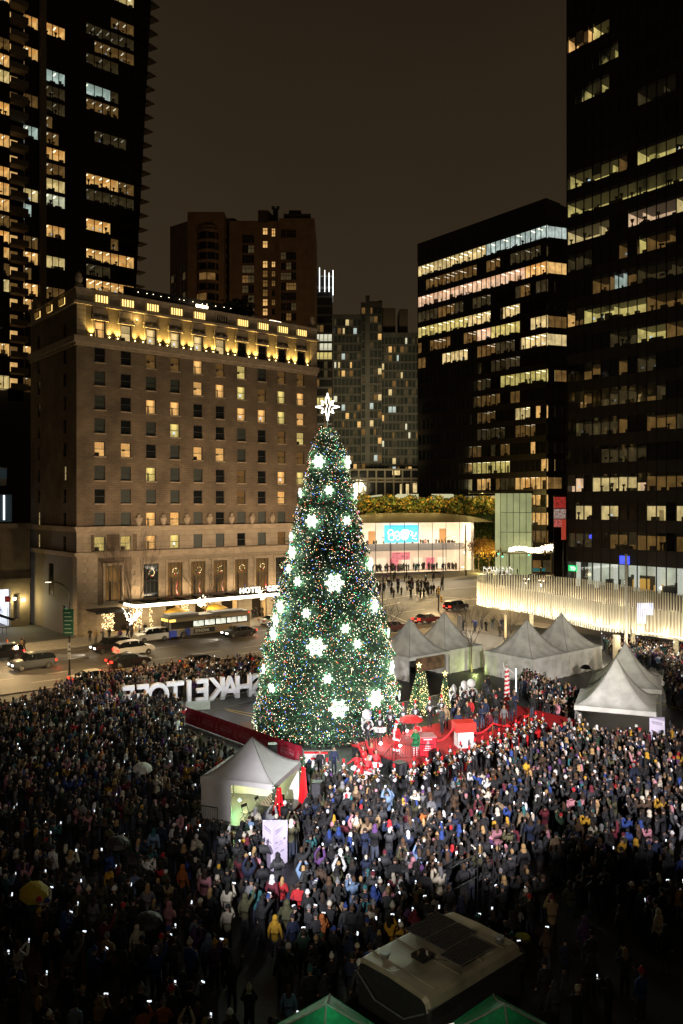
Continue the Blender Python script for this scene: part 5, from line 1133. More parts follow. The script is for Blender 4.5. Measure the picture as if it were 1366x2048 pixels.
# traffic signals and the far crossing
M_TY = mat('signal_yellow', (.75, .42, .02), .5, noise=.05); M_TG_ = mat('signal_green', (.1, 1, .6), .5, emit=(.1, 1, .65), es=6, noise=0)
def signal(px, py, arm, zt, label, faces, sc=1.0):
    b = P(px, py); t = thing('traffic_signal', label, 'traffic light', b, UA*0, 'traffic lights round the crossing')
    mb = MB(); mb.cyl((0, 0, 0), (0, 0, zt), .12, .09, 8); 
    if arm: mb.cyl((0, 0, zt-.6), (arm, 0, zt-.2), .08, .05, 6)
    mb.obj('post', M_BLACK, t)
    for x, z, g in faces:
        h = MB(); h.box(x-.2, -.2, z-.55, x+.2, .15, z+.55, 0)
        for k in range(3): h.cyl((x, -.21, z-.35+k*.35), (x, -.32, z-.35+k*.35), .13, .14, 8, 1 if not (g and k == 0) else 2)
        h.obj('signal_head', [M_TY, M_BLACK, M_TG_], t)
    return t
signal(877, 1222, 0, 4.2, 'yellow traffic light post at the near corner behind the tents', [(0, 3.4, 0), (.5, 2.0, 0)])
signal(1126, 1172, -15.5, 8.2, 'long signal arm with two yellow heads and green lights, left of the black tower', [(-14.8, 7.0, 0), (-4, 7.4, 0), (-13.5, 6.9, 1), (-5, 3.6, 0)])
signal(1001, 1150, 10, 6.4, 'far traffic light with green lamp behind the bulb letters', [(0, 6.5, 0), (-.6, 5.8, 1), (6.8, 6.6, 0), (7.2, 5.5, 1)])
mb = MB(); mb.box(-1.4, 0, 0, 1.4, .06, .75); o = tag(mb.obj('street_sign', mat('teal_sign', (.04, .25, .25), .5, emit=(.04, .25, .25), es=.35)), 'teal street name plate hanging from the long signal arm', 'sign'); p = PZ(1078, 1143, P(1126, 1172).y); o.location = p
mb = MB(); mb.cyl((0, 0, 0), (0, 0, 15.2), .13, .1, 8); mb.box(-.35, -.2, 12.2, .35, 0, 15.6, 1); o = tag(mb.obj('banner_post', [M_BLACK, mat('banner_red', (.5, .06, .03), .6, emit=(.6, .07, .04), es=.5)]), 'dark post with a red banner at the foot of the black tower', 'post'); o.location = PZ(1127, 1010, 134).xyz*1; o.location.z = 0
mb = MB(); mb.box(-.35, -.2, 0, .35, .2, 2.3); o = tag(mb.obj('kiosk_post', mat('grey_kiosk', (.2, .19, .17), .6)), 'narrow grey pillar beside the black off-roader near the tents', 'pillar'); o.location = P(919, 1262)
# traffic cone at the left edge
cn = thing('traffic_cone', 'small orange traffic cone by the parking entrance at the left edge', 'traffic cone', P(15, 1291)); mb = MB(); mb.cyl((0, 0, .05), (0, 0, .8), .2, .04, 8); mb.obj('cone', mat('cone_orange', (.8, .12, .02), .5), cn); MB().box(-.28, -.28, 0, .28, .28, .05).obj('base', MATS['cone_orange'], cn)

# ---------------------------------------------------------------- street trees and terrace in front of the hotel
t, tips = bare_tree(uv(HU+6.0, HV-4.3), 12.2, 'tall leafless street tree wrapped in little lights at the hotel corner', 3, .33, mat('pale_bark', (.16, .12, .085), .9), .16, 5, 'leafless street trees in front of the hotel', lowfork=.22)
t2, tips2 = bare_tree(uv(HU+17.0, HV-4.6), 9, 'leafless street tree behind the bus near the white canopy edge', 9, .33, MATS['pale_bark'], .13, 4, 'leafless street trees in front of the hotel', lowfork=.3)
t3, _ = bare_tree(P(943, 1345), 7.5, 'thin leafless tree between the two pairs of grey tents', 12, .5, MATS['pale_bark'], .1, 4)
lamp('tree_uplight', 'POINT', P(943, 1345)+Vector((.3, -.6, .5)), 90, (.8, 1, .3), shadow_soft_size=.1)
t4, _ = bare_tree(P(1011, 1330), 6.5, 'leafless sapling in front of the ribbed canopy post', 13, .5, None, .07, 3)
t5, _ = bare_tree(P(768, 1330), 7.5, 'dark leafless tree leaning beside the big lit tree', 17, .75, mat('dark_bark', (.03, .02, .015), .9), .11, 4)
def glow_bush(u, v, z0, h, w, n, label, seed):
    r = random.Random(seed); b = thing('lit_shrub', label, 'lit shrub', uv(u, v), UA, 'light-wrapped shrubs on the hotel pavement')
    mb = MB(); mb.cyl((0, 0, 0), (0, 0, z0), .05, .04, 5)
    pts = []
    for k in range(16):
        a = r.uniform(0, 6.28); q = Vector((math.cos(a)*w*r.uniform(.4, 1), math.sin(a)*w*.6, z0+h*r.uniform(.3, 1))); mb.cyl((0, 0, z0), q, .03, .015, 4)
        for j in range(n//16): f = r.uniform(.3, 1.05); p = Vector((0, 0, z0)).lerp(q, f); pts.append((p.x+r.uniform(-.1, .1), p.y+r.uniform(-.1, .1), p.z+r.uniform(-.1, .1)))
    mb.obj('branches', MATS['pale_bark'], b); m2 = MB(); dots(m2, pts, .055); m2.obj('bulbs', M_FAIRYW, b)
    lamp('shrub_glow', 'POINT', uv(u, v, z0+h*.6)+Vector((0, -.5, 0)), 60, (1, .8, .45), shadow_soft_size=.4)
glow_bush(HU+6.0, HV-4.5, 1.7, 3.0, 1.5, 190, 'bright light-wrapped shrub round the foot of the tall corner tree', 1)
glow_bush(HU+16.6, HV-4.4, 3.2, 2.0, 1.1, 110, 'light-wrapped shrub glowing just above the front of the bus', 2)
glow_bush(HU+26.5, HV-4.9, 3.4, 2.2, 1.0, 110, 'light-wrapped shrub glowing above the rear of the bus', 3)
glow_bush(HU+37.5, HV-4.9, 2.0, 1.5, .6, 40, 'small light-wrapped shrub at the canopy end by the big tree', 4)
for k, (u, w) in enumerate(((3.3, 1.9), (7.6, 1.6), (10.4, .5), (15.5, 1.2))):
    mb = MB(); pts = [(random.uniform(0, w), 0, random.uniform(.6, 3.3)) for _ in range(int(55*w))]; dots(mb, pts, .045); o = tag(mb.obj('light_curtain', M_FAIRY), ['gold curtain of lights left of the lit corner shrub', 'gold curtain of lights right of the lit corner shrub', 'narrow string of gold lights on the hotel wall', 'gold lights behind the yellow parasols'][k], 'string lights', 'light curtains on the hotel front'); o.location = uv(HU+u, HV-.35); o.rotation_euler = (0, 0, UA)
for k, (u, lab) in enumerate(((13.4, 'yellow terrace parasol nearest the hotel corner'), (19.8, 'yellow terrace parasol half hidden behind the bus'))):
    t = thing('terrace_parasol', lab, 'parasol', uv(HU+u, HV-2.6), 0, 'yellow parasols under the canopy'); mb = MB(); mb.cyl((0, 0, .12), (0, 0, 3), .04, .04, 6); mb.obj('pole', M_BLACK, t); mb = MB(); mb.lathe([(1.9, 2.75), (1.85, 2.8), (.05, 3.45), (0, 3.5)], 8); mb.obj('canopy', mat('parasol_yellow', (.6, .34, .04), .8), t)

# ---------------------------------------------------------------- the big tree
TC = Vector((-1.14, 65.3, 0))
def tr_r(z):
    pts = [(0, 5.95), (.9, 5.95), (2.1, 5.6), (6.2, 5.1), (10.2, 4.1), (14, 3.15), (18.4, 2.15), (22, 1.32), (23.2, .92), (24.0, .55), (24.5, .15)]
    for (a, ra), (b, rb) in zip(pts[:-1], pts[1:]):
        if a <= z <= b: return ra+(rb-ra)*(z-a)/(b-a)
    return .2
bt_ = thing('christmas_tree', 'giant conical christmas tree covered in coloured bulbs in the middle of the plaza', 'christmas tree', TC)
r = np.random.RandomState(5)
from mathutils import noise as MN
def tree_R(a, z):
    n = MN.noise(Vector((math.cos(a)*3.2, math.sin(a)*3.2, z*1.5))); t = (z*.85+.35*math.sin(a*4)+n*.6) % 1
    return tr_r(z)*(1+.02*math.sin(a*7+z*2.3))+n*.34+(.5-t)*.26
M_NEED = [mat('fir_needles', (.045, .12, .055), .7, noise=.3, scale=2), mat('fir_needles_light', (.07, .17, .075), .7, noise=.3, scale=2), mat('fir_needles_dark', (.012, .04, .02), .8, noise=.3, scale=2)]
def cone_samples(n, z0=.1, z1=24.3):
    out = []
    while len(out) < n:
        z = r.uniform(z0, z1)
        if r.uniform(0, 6) < tr_r(z)+.15: out.append(z)
    return out
mb = MB()
for z in cone_samples(21000):
    a = r.uniform(0, 2*PI); R_ = tree_R(a, z)-abs(r.normal())*.24+.12
    p = Vector((R_*math.cos(a), R_*math.sin(a), z)); out = Vector((math.cos(a), math.sin(a), .15*r.normal()-.1)); tan = Vector((-math.sin(a), math.cos(a), 0))
    d = (out*r.uniform(.4, 1)+tan*r.normal()*.6+Vector((0, 0, r.normal()*.5))).normalized()*r.uniform(.16, .34); e_ = d.cross(Vector(r.normal(size=3))).normalized()*.055
    n = mb.av([p-d*.3-e_, p+d, p-d*.3+e_]); mb.af([(n, n+1, n+2)], r.choice(3, p=[.45, .25, .3]))
    if r.rand() < .7: e2 = d.cross(e_).normalized()*.06; n = mb.av([p-d*.3-e2, p+d*.9, p-d*.3+e2]); mb.af([(n, n+1, n+2)], r.choice(3, p=[.4, .35, .25]))
mb.obj('foliage', M_NEED, bt_)
mb = MB(); mb.lathe([(5.4, .25), (5.3, 2.1), (4.8, 6.2), (3.8, 10.2), (2.85, 14), (1.85, 18.4), (.95, 22), (.3, 23.8), (.05, 24.3)], 40); mb.cyl((0, 0, 0), (0, 0, .6), 5.0, 5.3, 24); mb.obj('opaque_core', mat('core_green', (.008, .02, .01), .95), bt_)  # dark solid cone added inside the foliage so the tree looks opaque
# bulbs: one flat colour each
BC = [((1, .90, .66), .50), ((1, .12, .06), .13), ((.12, .25, 1), .13), ((.1, 1, .45), .10), ((1, .35, .05), .14)]
bulbs = [MB() for _ in BC]
for z in cone_samples(11000, .2, 24.4):
    a = r.uniform(0, 2*PI); R_ = tree_R(a, z)+.10; p = (R_*math.cos(a), R_*math.sin(a), z); k = r.choice(5, p=[.64, .10, .10, .09, .07]); s_ = r.uniform(.018, .036)
    if math.sin(a) > .35: continue
    mbk = bulbs[k]; n = mbk.av([(p[0]+s_, p[1], p[2]-s_*.5), (p[0]-s_*.5, p[1]+s_*.87, p[2]-s_*.5), (p[0]-s_*.5, p[1]-s_*.87, p[2]-s_*.5), (p[0], p[1], p[2]+s_), (p[0]+s_*.3, p[1]-s_, p[2]+s_*.2)])
    mbk.af([(n, n+2, n+4), (n, n+4, n+3), (n+4, n+2, n+3), (n+2, n+1, n+3), (n+1, n, n+3), (n, n+1, n+2)], 0)
for k, b in enumerate(bulbs): stuff(b.obj('%s_bulbs' % ('warm_white', 'red', 'blue', 'green', 'orange')[k], mat('bulb_%d' % k, BC[k][0], .5, emit=BC[k][0], es=(4.5, 5, 7, 4, 5)[k], noise=0), bt_))
# star topper
M_STAR = mat('star_led', (1, 1, .9), .5, emit=(1, 1, .88), es=3, noise=0)
s_ = thing('star_topper', 'large white eight-pointed outline star on the very top of the big tree', 'star', TC+Vector((0, 0, 26.0)))
mb = MB(); pts = []
for k in range(17):
    a = PI/2+k*PI/8; R_ = (1.12 if k % 8 == 0 else .98 if k % 4 == 0 else .72) if k % 2 == 0 else .38; pts.append((R_*math.cos(a), -.1, R_*math.sin(a)))
mb.tube(pts, .045, 5); mb.tube([(-.1, -.12, .85), (-.14, -.12, .3), (.0, -.12, .1), (-.16, -.12, -.2), (-.06, -.12, -.75)], .035, 5); mb.tube([(.1, -.12, .85), (.12, -.12, .35), (.26, -.12, .15), (.12, -.12, -.15), (.06, -.12, -.75)], .035, 5)
mb.obj('outline', M_STAR, s_); mb = MB(); mb.cyl((0, 0, -1.7), (0, 0, .9), .05, .03, 6); mb.obj('mast', M_BLACK, s_)
lamp('star_glow', 'POINT', TC+Vector((0, -.8, 24.9)), 160, (.9, 1, .85), shadow_soft_size=.5)
# snowflakes
M_FLAKE = mat('snowflake_led', (.1, .1, .1), .5, emit=(.88, 1, .84), es=2.0, noise=0)
def flake_mesh(R_):
    mb = MB(); n6 = 6; w = .018*R_/.5+.008
    for k in range(6):
        a = k*PI/3; c_, s0 = math.cos(a), math.sin(a); q = lambda t, o=0: (R_*(t*c_-o*s0), 0, R_*(t*s0+o*c_))
        mb.cyl(q(.08), q(1), w, w, 4)
        for t in (.45, .68, .86): mb.cyl(q(t), q(t+.16, .2), w*.8, w*.8, 4); mb.cyl(q(t), q(t+.16, -.2), w*.8, w*.8, 4)
        b = a+PI/3
        for t in (.3, .55, .78): mb.cyl((R_*t*c_, 0, R_*t*s0), (R_*t*math.cos(b), 0, R_*t*math.sin(b)), w*.8, w*.8, 4)
    return mb.mesh('lattice', M_FLAKE)
FM = {k: flake_mesh(k) for k in (.38, .55, .75)}
FL = [(637, 923, 13, 'on the left near the tree top'), (658, 980, 9, 'centred in the upper part of the tree'), (623, 1042, 14, 'left of centre, level with the shop screen'), (694, 1041, 9, 'right side, level with the shop screen'),
      (595, 1163, 9, 'left edge just above the hotel sign height'), (669, 1166, 19, 'the biggest one in the middle of the tree'), (750, 1213, 15, 'right edge above the parked dark red car height'), (612, 1227, 9, 'left of centre below the middle flake'),
      (691, 1257, 9, 'right of centre, upper of the close pair'), (715, 1288, 9, 'right of centre, lower of the close pair'), (632, 1294, 18, 'large one left of centre in the lower third'), (655, 1358, 10, 'small one alone near the lower centre'),
      (543, 1376, 8, 'far left low, beside the white letters'), (677, 1418, 17, 'large one at the bottom centre'), (752, 1397, 17, 'large one at the bottom right'), (784, 1335, 13, 'right edge above the bottom right flake'),
      (799, 1391, 10, 'lowest on the right edge'), (696, 924, 13, 'sticking out right near the tree top'), (600, 985, 9, 'edge-on at left, upper part'), (582, 1073, 9, 'edge-on at left beside the hotel belt course'),
      (711, 990, 10, 'edge-on at right, upper part'), (584, 1105, 15, 'bright one on the left edge over the lobby windows'), (577, 1138, 11, 'just under the bright left edge flake'), (560, 1213, 15, 'left edge by the canopy end'),
      (551, 1240, 15, 'left edge beside the passing pale car'), (546, 1268, 13, 'left edge, lowest of the bright cluster'), (527, 1338, 10, 'edge-on above the letters at left'), (741, 1128, 13, 'edge-on at right beside the shop front'), (777, 1265, 9, 'edge-on at right behind the first tent')]
for px, py, rp_, where in FL:
    y = TC.y-2
    for _ in range(8):
        z = H-(py-YH)/F*y; X_ = (px-683)/F*y-TC.x; R_ = tr_r(max(.3, z))+.42; s0 = max(-.995, min(.995, X_/R_)); y = TC.y-R_*math.sqrt(1-s0*s0)
    ang = math.asin(s0); R2 = max(R_, abs(X_)); pos = Vector((TC.x+R2*math.sin(ang) if abs(s0) < .99 else TC.x+X_, y, z)); size = min((.38, .55, .75), key=lambda k: abs(k-rp_/F*62))
    f = thing('snowflake', 'glowing white snowflake, '+where, 'snowflake ornament', pos, ang, 'snowflake ornaments on the big tree')
    link('lattice', FM[size], f); MB().cyl((0, 0, 0), (0, .5, 0), .03, .03, 5).obj('bracket', M_STEEL, f)
    out = Vector((math.sin(ang), -math.cos(ang), 0)); lamp('snowflake_glow', 'POINT', pos-out*.10, 150 if size < .5 else 300, (.80, 1, .78), shadow_soft_size=.3)
for k in range(8):       # the tree's own glow from the dense bulbs on its lower half
    a = -PI/2+(k-3.5)*.36; lamp('tree_glow', 'POINT', TC+Vector((7.1*math.cos(a), 7.1*math.sin(a), 3.2+2.6*(k % 3))), 330, (.85, 1, .8), shadow_soft_size=1.2)

# ---------------------------------------------------------------- small lit trees with gold stars
def small_tree(px, py, h, rad, label, star=True):
    b = P(px, py); t = thing('small_christmas_tree', label, 'christmas tree', b, 0, 'small gold-lit trees'); mb = MB(); mbb = MB(); rr = np.random.RandomState(int(px))
    for k in range(900):
        z = h*(1-math.sqrt(rr.rand())); R_ = rad*(1-z/h)+.05; a = rr.uniform(0, 6.28); p = Vector((R_*math.cos(a), R_*math.sin(a), z+.2)); d = Vector(rr.normal(size=3)).normalized()*.14; e_ = d.cross(Vector(rr.normal(size=3))).normalized()*.06
        mb.quad(p-d, p-e_, p+d, p+e_, rr.randint(3))
    dots(mbb, [((rad*(1-z/h)+.09)*math.cos(a), (rad*(1-z/h)+.09)*math.sin(a), z+.2) for z, a in [(h*(1-math.sqrt(rr.rand())), rr.uniform(0, 6.28)) for _ in range(230)]], .028)
    mb.obj('foliage', M_NEED, t); mbb.obj('bulbs', mat('gold_fairy', (1, .7, .3), .5, emit=(1, .74, .34), es=5, noise=0), t); MB().cyl((0, 0, 0), (0, 0, h), .06, .03, 6).obj('trunk', MATS['bark'], t)
    if star:
        s0 = MB(); ring = [((.30 if k % 2 == 0 else .12)*math.cos(PI/2+k*PI/5), (.30 if k % 2 == 0 else .12)*math.sin(PI/2+k*PI/5)) for k in range(10)]
        n = s0.av([(x, -.05, h+.45+z) for x, z in ring]+[(0, -.12, h+.45), (0, .05, h+.45)]); s0.af([(n+k, n+(k+1) % 10, n+10) for k in range(10)]+[(n+(k+1) % 10, n+k, n+11) for k in range(10)])
        s0.obj('star', mat('gold_star', (1, .75, .3), .4, emit=(1, .75, .3), es=1.6, noise=.3), t)
    lamp('tree_glow', 'POINT', b+Vector((0, -rad-.5, h*.5)), 60, (1, .85, .4), shadow_soft_size=.5); return t
small_tree(838, 1432, 3.9, .95, 'tallest of the small gold-lit trees, star on top, right of the big tree'); small_tree(848, 1425, 3.6, .5, 'narrow gold-lit tree tucked behind its taller neighbour', False)
small_tree(890, 1418, 2.7, .5, 'small gold-lit tree with star between drummers and white tent')

# ---------------------------------------------------------------- tents
M_GT0 = None
M_TENT = mat('tent_vinyl', (.62, .62, .58), .55, noise=.22, scale=1.1, bump=.5); M_WALL = mat('tent_side_vinyl', (.58, .57, .53), .6, noise=.22, scale=1.2, bump=.3)
def tent(center, ang, w, d, eave, peak, label, walls='fblr', m=M_TENT, group='peaked frame tents', valance=.35, name='peaked_tent', mw_=None, powr=1.75, arch=0):
    t = thing(name, label, 'tent', center, ang, group); n = 12; mb = MB()
    def hgt(x, y):
        s = max(abs(x)/(w/2), abs(y)/(d/2)); c_ = min(abs(x)/(w/2), abs(y)/(d/2)); return eave+(peak-eave)*((1-s)**powr)*(1-.10*c_*s*(1-s)*4)
    pts = [[(w*(i/(2*n)-.5), d*(j/(2*n)-.5)) for j in range(2*n+1)] for i in range(2*n+1)]
    # radial grid keeps the hips crisp
    ring = []; K = 16
    per = [(-1+2*i/8, -1) for i in range(8)]+[(1, -1+2*i/8) for i in range(8)]+[(1-2*i/8, 1) for i in range(8)]+[(-1, 1-2*i/8) for i in range(8)]
    idx = []
    for k in range(K+1):
        s = 1-(1-k/K)**1.0; s = (k/K)
        idx.append(mb.av([(px*w/2*s, py*d/2*s, eave+(peak-eave)*(1-s)**powr-(.05*math.sin(PI*s)*(1-min(abs(px), abs(py)))) if s > 0 else peak) for px, py in per]))
    for k in range(K):
        for j in range(32): mb.af([(idx[k]+j, idx[k]+(j+1) % 32, idx[k+1]+(j+1) % 32, idx[k+1]+j)])
    mb.obj('canopy', m, t, True); sm = MB()
    for j in (0, 8, 16, 24): sm.tube([Vector(mb.v[idx[k]+j])+Vector((0, 0, .012)) for k in range(0, K+1, 2)], .03, 4)
    sm.obj('ridge_seam', mat('seam_grey', (.3, .3, .28), .7) if m is not M_GT0 else m, t)
    mb = MB(); e0 = mb.av([(px*w/2*1.004, py*d/2*1.004, eave+.01) for px, py in per]); e1 = mb.av([(px*w/2*1.006, py*d/2*1.006, eave-valance+arch*(1-max(0, min(abs(px), abs(py)))**2)) for px, py in per])
    mb.af([(e0+j, e0+(j+1) % 32, e1+(j+1) % 32, e1+j) for j in range(32)]); mb.obj('valance', m, t)
    pm_ = MB().cyl((0, 0, 0), (0, 0, eave), .05, .05, 6).mesh('pole', M_STEEL)
    for sx_ in (-1, 1):
        for sy in (-1, 1): link('pole', pm_, t, (sx_*(w/2-.06), sy*(d/2-.06), 0))
    def wall(x0, y0, x1, y1, a=0, b=1):
        mb = MB(); L_ = math.hypot(x1-x0, y1-y0); nx_, ny_ = (y1-y0)/L_, -(x1-x0)/L_; N_ = 26
        q = [(x0+(x1-x0)*s+nx_*.07*math.sin(s*L_*4.3+k)*(.3+.7*(1-zz)), y0+(y1-y0)*s+ny_*.07*math.sin(s*L_*4.3+zz*2)*(.3+.7*(1-zz)), zz*(eave-.02)+.02) for k in (0,) for zz in (0, .33, .66, 1) for s in [a+(b-a)*i/N_ for i in range(N_+1)]]
        i0 = mb.av(q); mb.af([(i0+r_*(N_+1)+i, i0+r_*(N_+1)+i+1, i0+(r_+1)*(N_+1)+i+1, i0+(r_+1)*(N_+1)+i) for r_ in range(3) for i in range(N_)]); mb.obj('side_wall', mw_ or M_WALL, t, True)
    W2, D2 = w/2-.04, d/2-.04
    if 'f' in walls: wall(-W2, -D2, W2, -D2)
    if 'F' in walls: wall(-W2, -D2, W2, -D2, 0, .42)
    if 'b' in walls: wall(W2, D2, -W2, D2)
    if 'r' in walls: wall(W2, -D2, W2, D2)
    if 'l' in walls: wall(-W2, D2, -W2, -D2)
    return t
A1 = Vector((7.3, 85.3, 0)); U = Vector((.774, .633, 0)); V_ = Vector((-.633, .774, 0))
tent(A1, UA, 6, 6, 2.5, 5.9, 'left pointed grey tent right beside the big lit tree, with clear window', 'blr')
tent(A1+U*5.6+V_*.3, UA, 6, 6, 2.5, 6.1, 'second pointed grey tent from the big tree, arched pinkish side', 'fblr')
B1 = Vector((19.6, 84.6, 0))
tent(B1, UA, 6.3, 6.3, 2.5, 5.9, 'broad pointed grey tent behind the stilt walker, front of its pair', 'fblr'); tent(B1+U*6.1, UA, 6.2, 6.2, 2.5, 6.1, 'pointed grey tent behind right, nearest the ribbed canopy', 'fblr')
CA = math.atan2(-.36, .93)
tent(Vector((21.9, 63.8, 0)), CA, 5.9, 5.9, 2.45, 5.85, 'nearest pointed grey tent at the right, open front over the crowd', 'lr', arch=.0); tent(Vector((25.2, 71.0, 0)), CA, 5.9, 5.9, 2.45, 5.85, 'pointed grey tent at the right edge, behind the nearest one', 'r')
mb = MB(); mb.box(-2.1, -3.06, .9, 2.1, -3.02, 2.3); o = tag(mb.obj('clear_window', mat('brown_interior', (.18, .10, .06), .6, noise=.6, scale=1.5)), 'reddish clear window panel in the first grey tent by the tree', 'window panel'); o.location = A1; o.rotation_euler = (0, 0, UA)
# the tent for the sound desk
DA = math.atan2(-.30, .954); DC = Vector((-5.25, 47.0, 0))
M_WT = mat('white_tent_vinyl', (.72, .70, .68), .55, noise=.08, scale=1.5, bump=.2)
dj = tent(DC, DA, 4.5, 4.3, 2.5, 4.35, 'white tent with red drapes lit from inside, sound desk on its right side', 'Fbl', M_WT, None, .38, 'sound_tent', M_WT, 1.55, arch=.12)
lamp('tent_light', 'POINT', DC+Vector((-.8, .9, 1.7)), 240, (1, .92, .45), shadow_soft_size=.2); lamp('tent_light_green', 'POINT', DC+Vector((-1.0, -.2, .8)), 55, (.1, 1, .35), shadow_soft_size=.08)
def DL_(x, y, z=0): return DC+Vector((math.cos(DA)*x-math.sin(DA)*y, math.sin(DA)*x+math.cos(DA)*y, z))
mb = MB(); mb.box(-2.3, -2.6, .0, 2.4, 2.2, .16); o = tag(mb.obj('tent_platform', mat('platform_grey', (.10, .105, .10), .5)), 'low dark platform under the white sound tent', 'platform'); o.location = DC; o.rotation_euler = (0, 0, DA)
mb = MB(); dots(mb, [(0, 0, 0)], .10); o = tag(mb.obj('green_lamp', mat('green_led', (.2, 1, .5), .5, emit=(.3, 1, .55), es=12, noise=0)), 'bright green lamp inside the white sound tent', 'lamp'); o.location = DL_(-.25, -1.2, 1.05)
dk = thing('sound_desk', 'black-draped table with mixing gear inside the white tent', 'desk', DL_(1.35, -.7, .16), DA)
mb = MB(); mb.box(-.42, -1.7, 0, .42, 1.4, .78); mb.obj('draped_table', mat('black_drape', (.02, .03, .025), .8), dk); mb = MB(); mb.box(-.3, -.6, .79, .3, 1.2, .9); mb.obj('mixer', mat('mixer_body', (.3, .24, .14), .5), dk)
mb = MB()
for i in range(8):
    for j in range(20): mb.box(-.26+i*.066, -.55+j*.085, .9, -.23+i*.066, -.51+j*.085, .93, (i+j) % 3)
mb.obj('controls', [M_BLACK, mat('knob_white', (.7, .7, .6), .5), mat('knob_gold', (.6, .4, .15), .5)], dk)
def chair(loc, ang, label):
    t = thing('folding_chair', label, 'folding chair', loc, ang, 'folding chairs in the sound tent')
    for s in (-1, 1): MB().tube([(s*.2, -.25, 0), (s*.2, .2, .9)], .015).obj('leg', M_BLACK, t); MB().tube([(s*.2, .28, 0), (s*.2, -.18, .46)], .015).obj('leg', M_BLACK, t)
    MB().box(-.2, -.2, .44, .2, .18, .47).obj('seat', M_BLACK, t); MB().box(-.2, .14, .72, .2, .17, .92).obj('backrest', M_BLACK, t)
chair(DL_(.35, -1.7, .16), .8, 'folding chair at the open front of the white tent'); chair(DL_(.6, -.4, .16), 1.2, 'folding chair pushed in beside the sound desk')
def drape(p0, p1, z0, z1, label):
    mb = MB(); N_ = 22; d = (p1-p0); nn = d.normalized().cross(Vector((0, 0, 1))); rows_ = []
    for zz in range(9):
        f = zz/8; wdt = .22+.78*(1-f)**1.2
        rows_.append(mb.av([tuple(p0+d*(.5+(i/N_-.5)*wdt)+nn*.07*math.sin(i*1.9)+Vector((0, 0, z0+(z1-z0)*f))) for i in range(N_+1)]))
    for k in range(8): mb.af([(rows_[k]+i, rows_[k]+i+1, rows_[k+1]+i+1, rows_[k+1]+i) for i in range(N_)])
    return tag(mb.obj('red_drape', mat('red_satin', (.75, .01, .02), .45, noise=.12, scale=3), smooth=True), label, 'drape', 'red drapes on the white tent')
drape(DL_(2.1, -2.5), DL_(2.9, -1.6), .1, 2.35, 'red drape tied to the front pole of the white tent'); drape(DL_(2.15, 2.0), DL_(3.05, 1.3), .1, 2.35, 'red drape tied to the rear right pole of the white tent')
def garland(p, z0, z1, label):
    mb = MB(); r_ = random.Random(3)
    for k in range(260): z = r_.uniform(z0, z1); a = r_.uniform(0, 6.3); q = p+Vector((.14*math.cos(a), .14*math.sin(a), z)); d = Vector((r_.gauss(0, 1), r_.gauss(0, 1), r_.gauss(0, 1))).normalized()*.1; e_ = d.cross(Vector((0, 0, 1))).normalized()*.04; mb.quad(q-d, q-e_, q+d, q+e_)
    mb2 = MB(); dots(mb2, [tuple(p+Vector((.18*math.cos(k*2.4), .18*math.sin(k*2.4), z0+(z1-z0)*k/16))) for k in range(16)], .02)
    t = thing('garland', label, 'garland', group='garlands on tent poles'); mb.obj('leaves', M_NEED[0], t); mb2.obj('bulbs', M_FAIRYW, t)
garland(DL_(2.3, -2.1), 1.0, 2.5, 'leafy garland on the front pole of the white tent'); garland(DL_(2.35, 2.15), 1.2, 2.9, 'leafy garland on the rear right pole of the white tent')
def speaker(loc, ang, label, h=1.1, stand=0.0, w=.55):
    t = thing('loudspeaker', label, 'loudspeaker', loc, ang, 'black loudspeakers'); mb = MB(); mb.box(-w/2, -w/2, stand, w/2, w/2, stand+h); mb.obj('cabinet', M_BLACK, t)
    MB().box(-w/2+.04, -w/2-.02, stand+.05, w/2-.04, -w/2, stand+h-.05).obj('grille', mat('speaker_grille', (.04, .04, .045), .6), t)
    if stand: 
        for k in range(3): a = k*2.1; MB().tube([(0, 0, .7), (.45*math.cos(a), .45*math.sin(a), 0)], .02).obj('leg', M_BLACK, t)
        MB().cyl((0, 0, .3), (0, 0, stand), .025, .025, 6).obj('pole', M_BLACK, t)
    return t
speaker(P(634, 1640)+Vector((0, 0, 0)), -.2, 'black loudspeaker on a stand right of the rear red drape', 1.0, 1.2); speaker(P(545, 1575), .2, 'black loudspeaker raised behind the white tent peak', .9, 1.9)
def barrier(p0, p1, label, h=1.1, m=M_BLACK, group='steel crowd barriers'):
    d = p1-p0; L_ = d.length; t = thing('crowd_barrier', label, 'barrier', p0, math.atan2(d.y, d.x), group); mb = MB(); mb.tube([(0, 0, .12), (0, 0, h), (L_, 0, h), (L_, 0, .12), (0, 0, .12)], .022, 5); mb.cyl((.2, -.25, .02), (.2, .25, .02), .025, .025, 5); mb.cyl((L_-.2, -.25, .02), (L_-.2, .25, .02), .025, .025, 5); mb.obj('frame', m, t)
    mb = MB(); n_ = int(L_/.14)
    for k in range(1, n_): mb.cyl((k*L_/n_, 0, .12), (k*L_/n_, 0, h), .01, .01, 4, cap=False)
    stuff(mb.obj('bars', m, t)); return t
barrier(DL_(-2.8, -2.6), DL_(-.9, -2.75), 'black crowd barrier in front of the white tent wall')
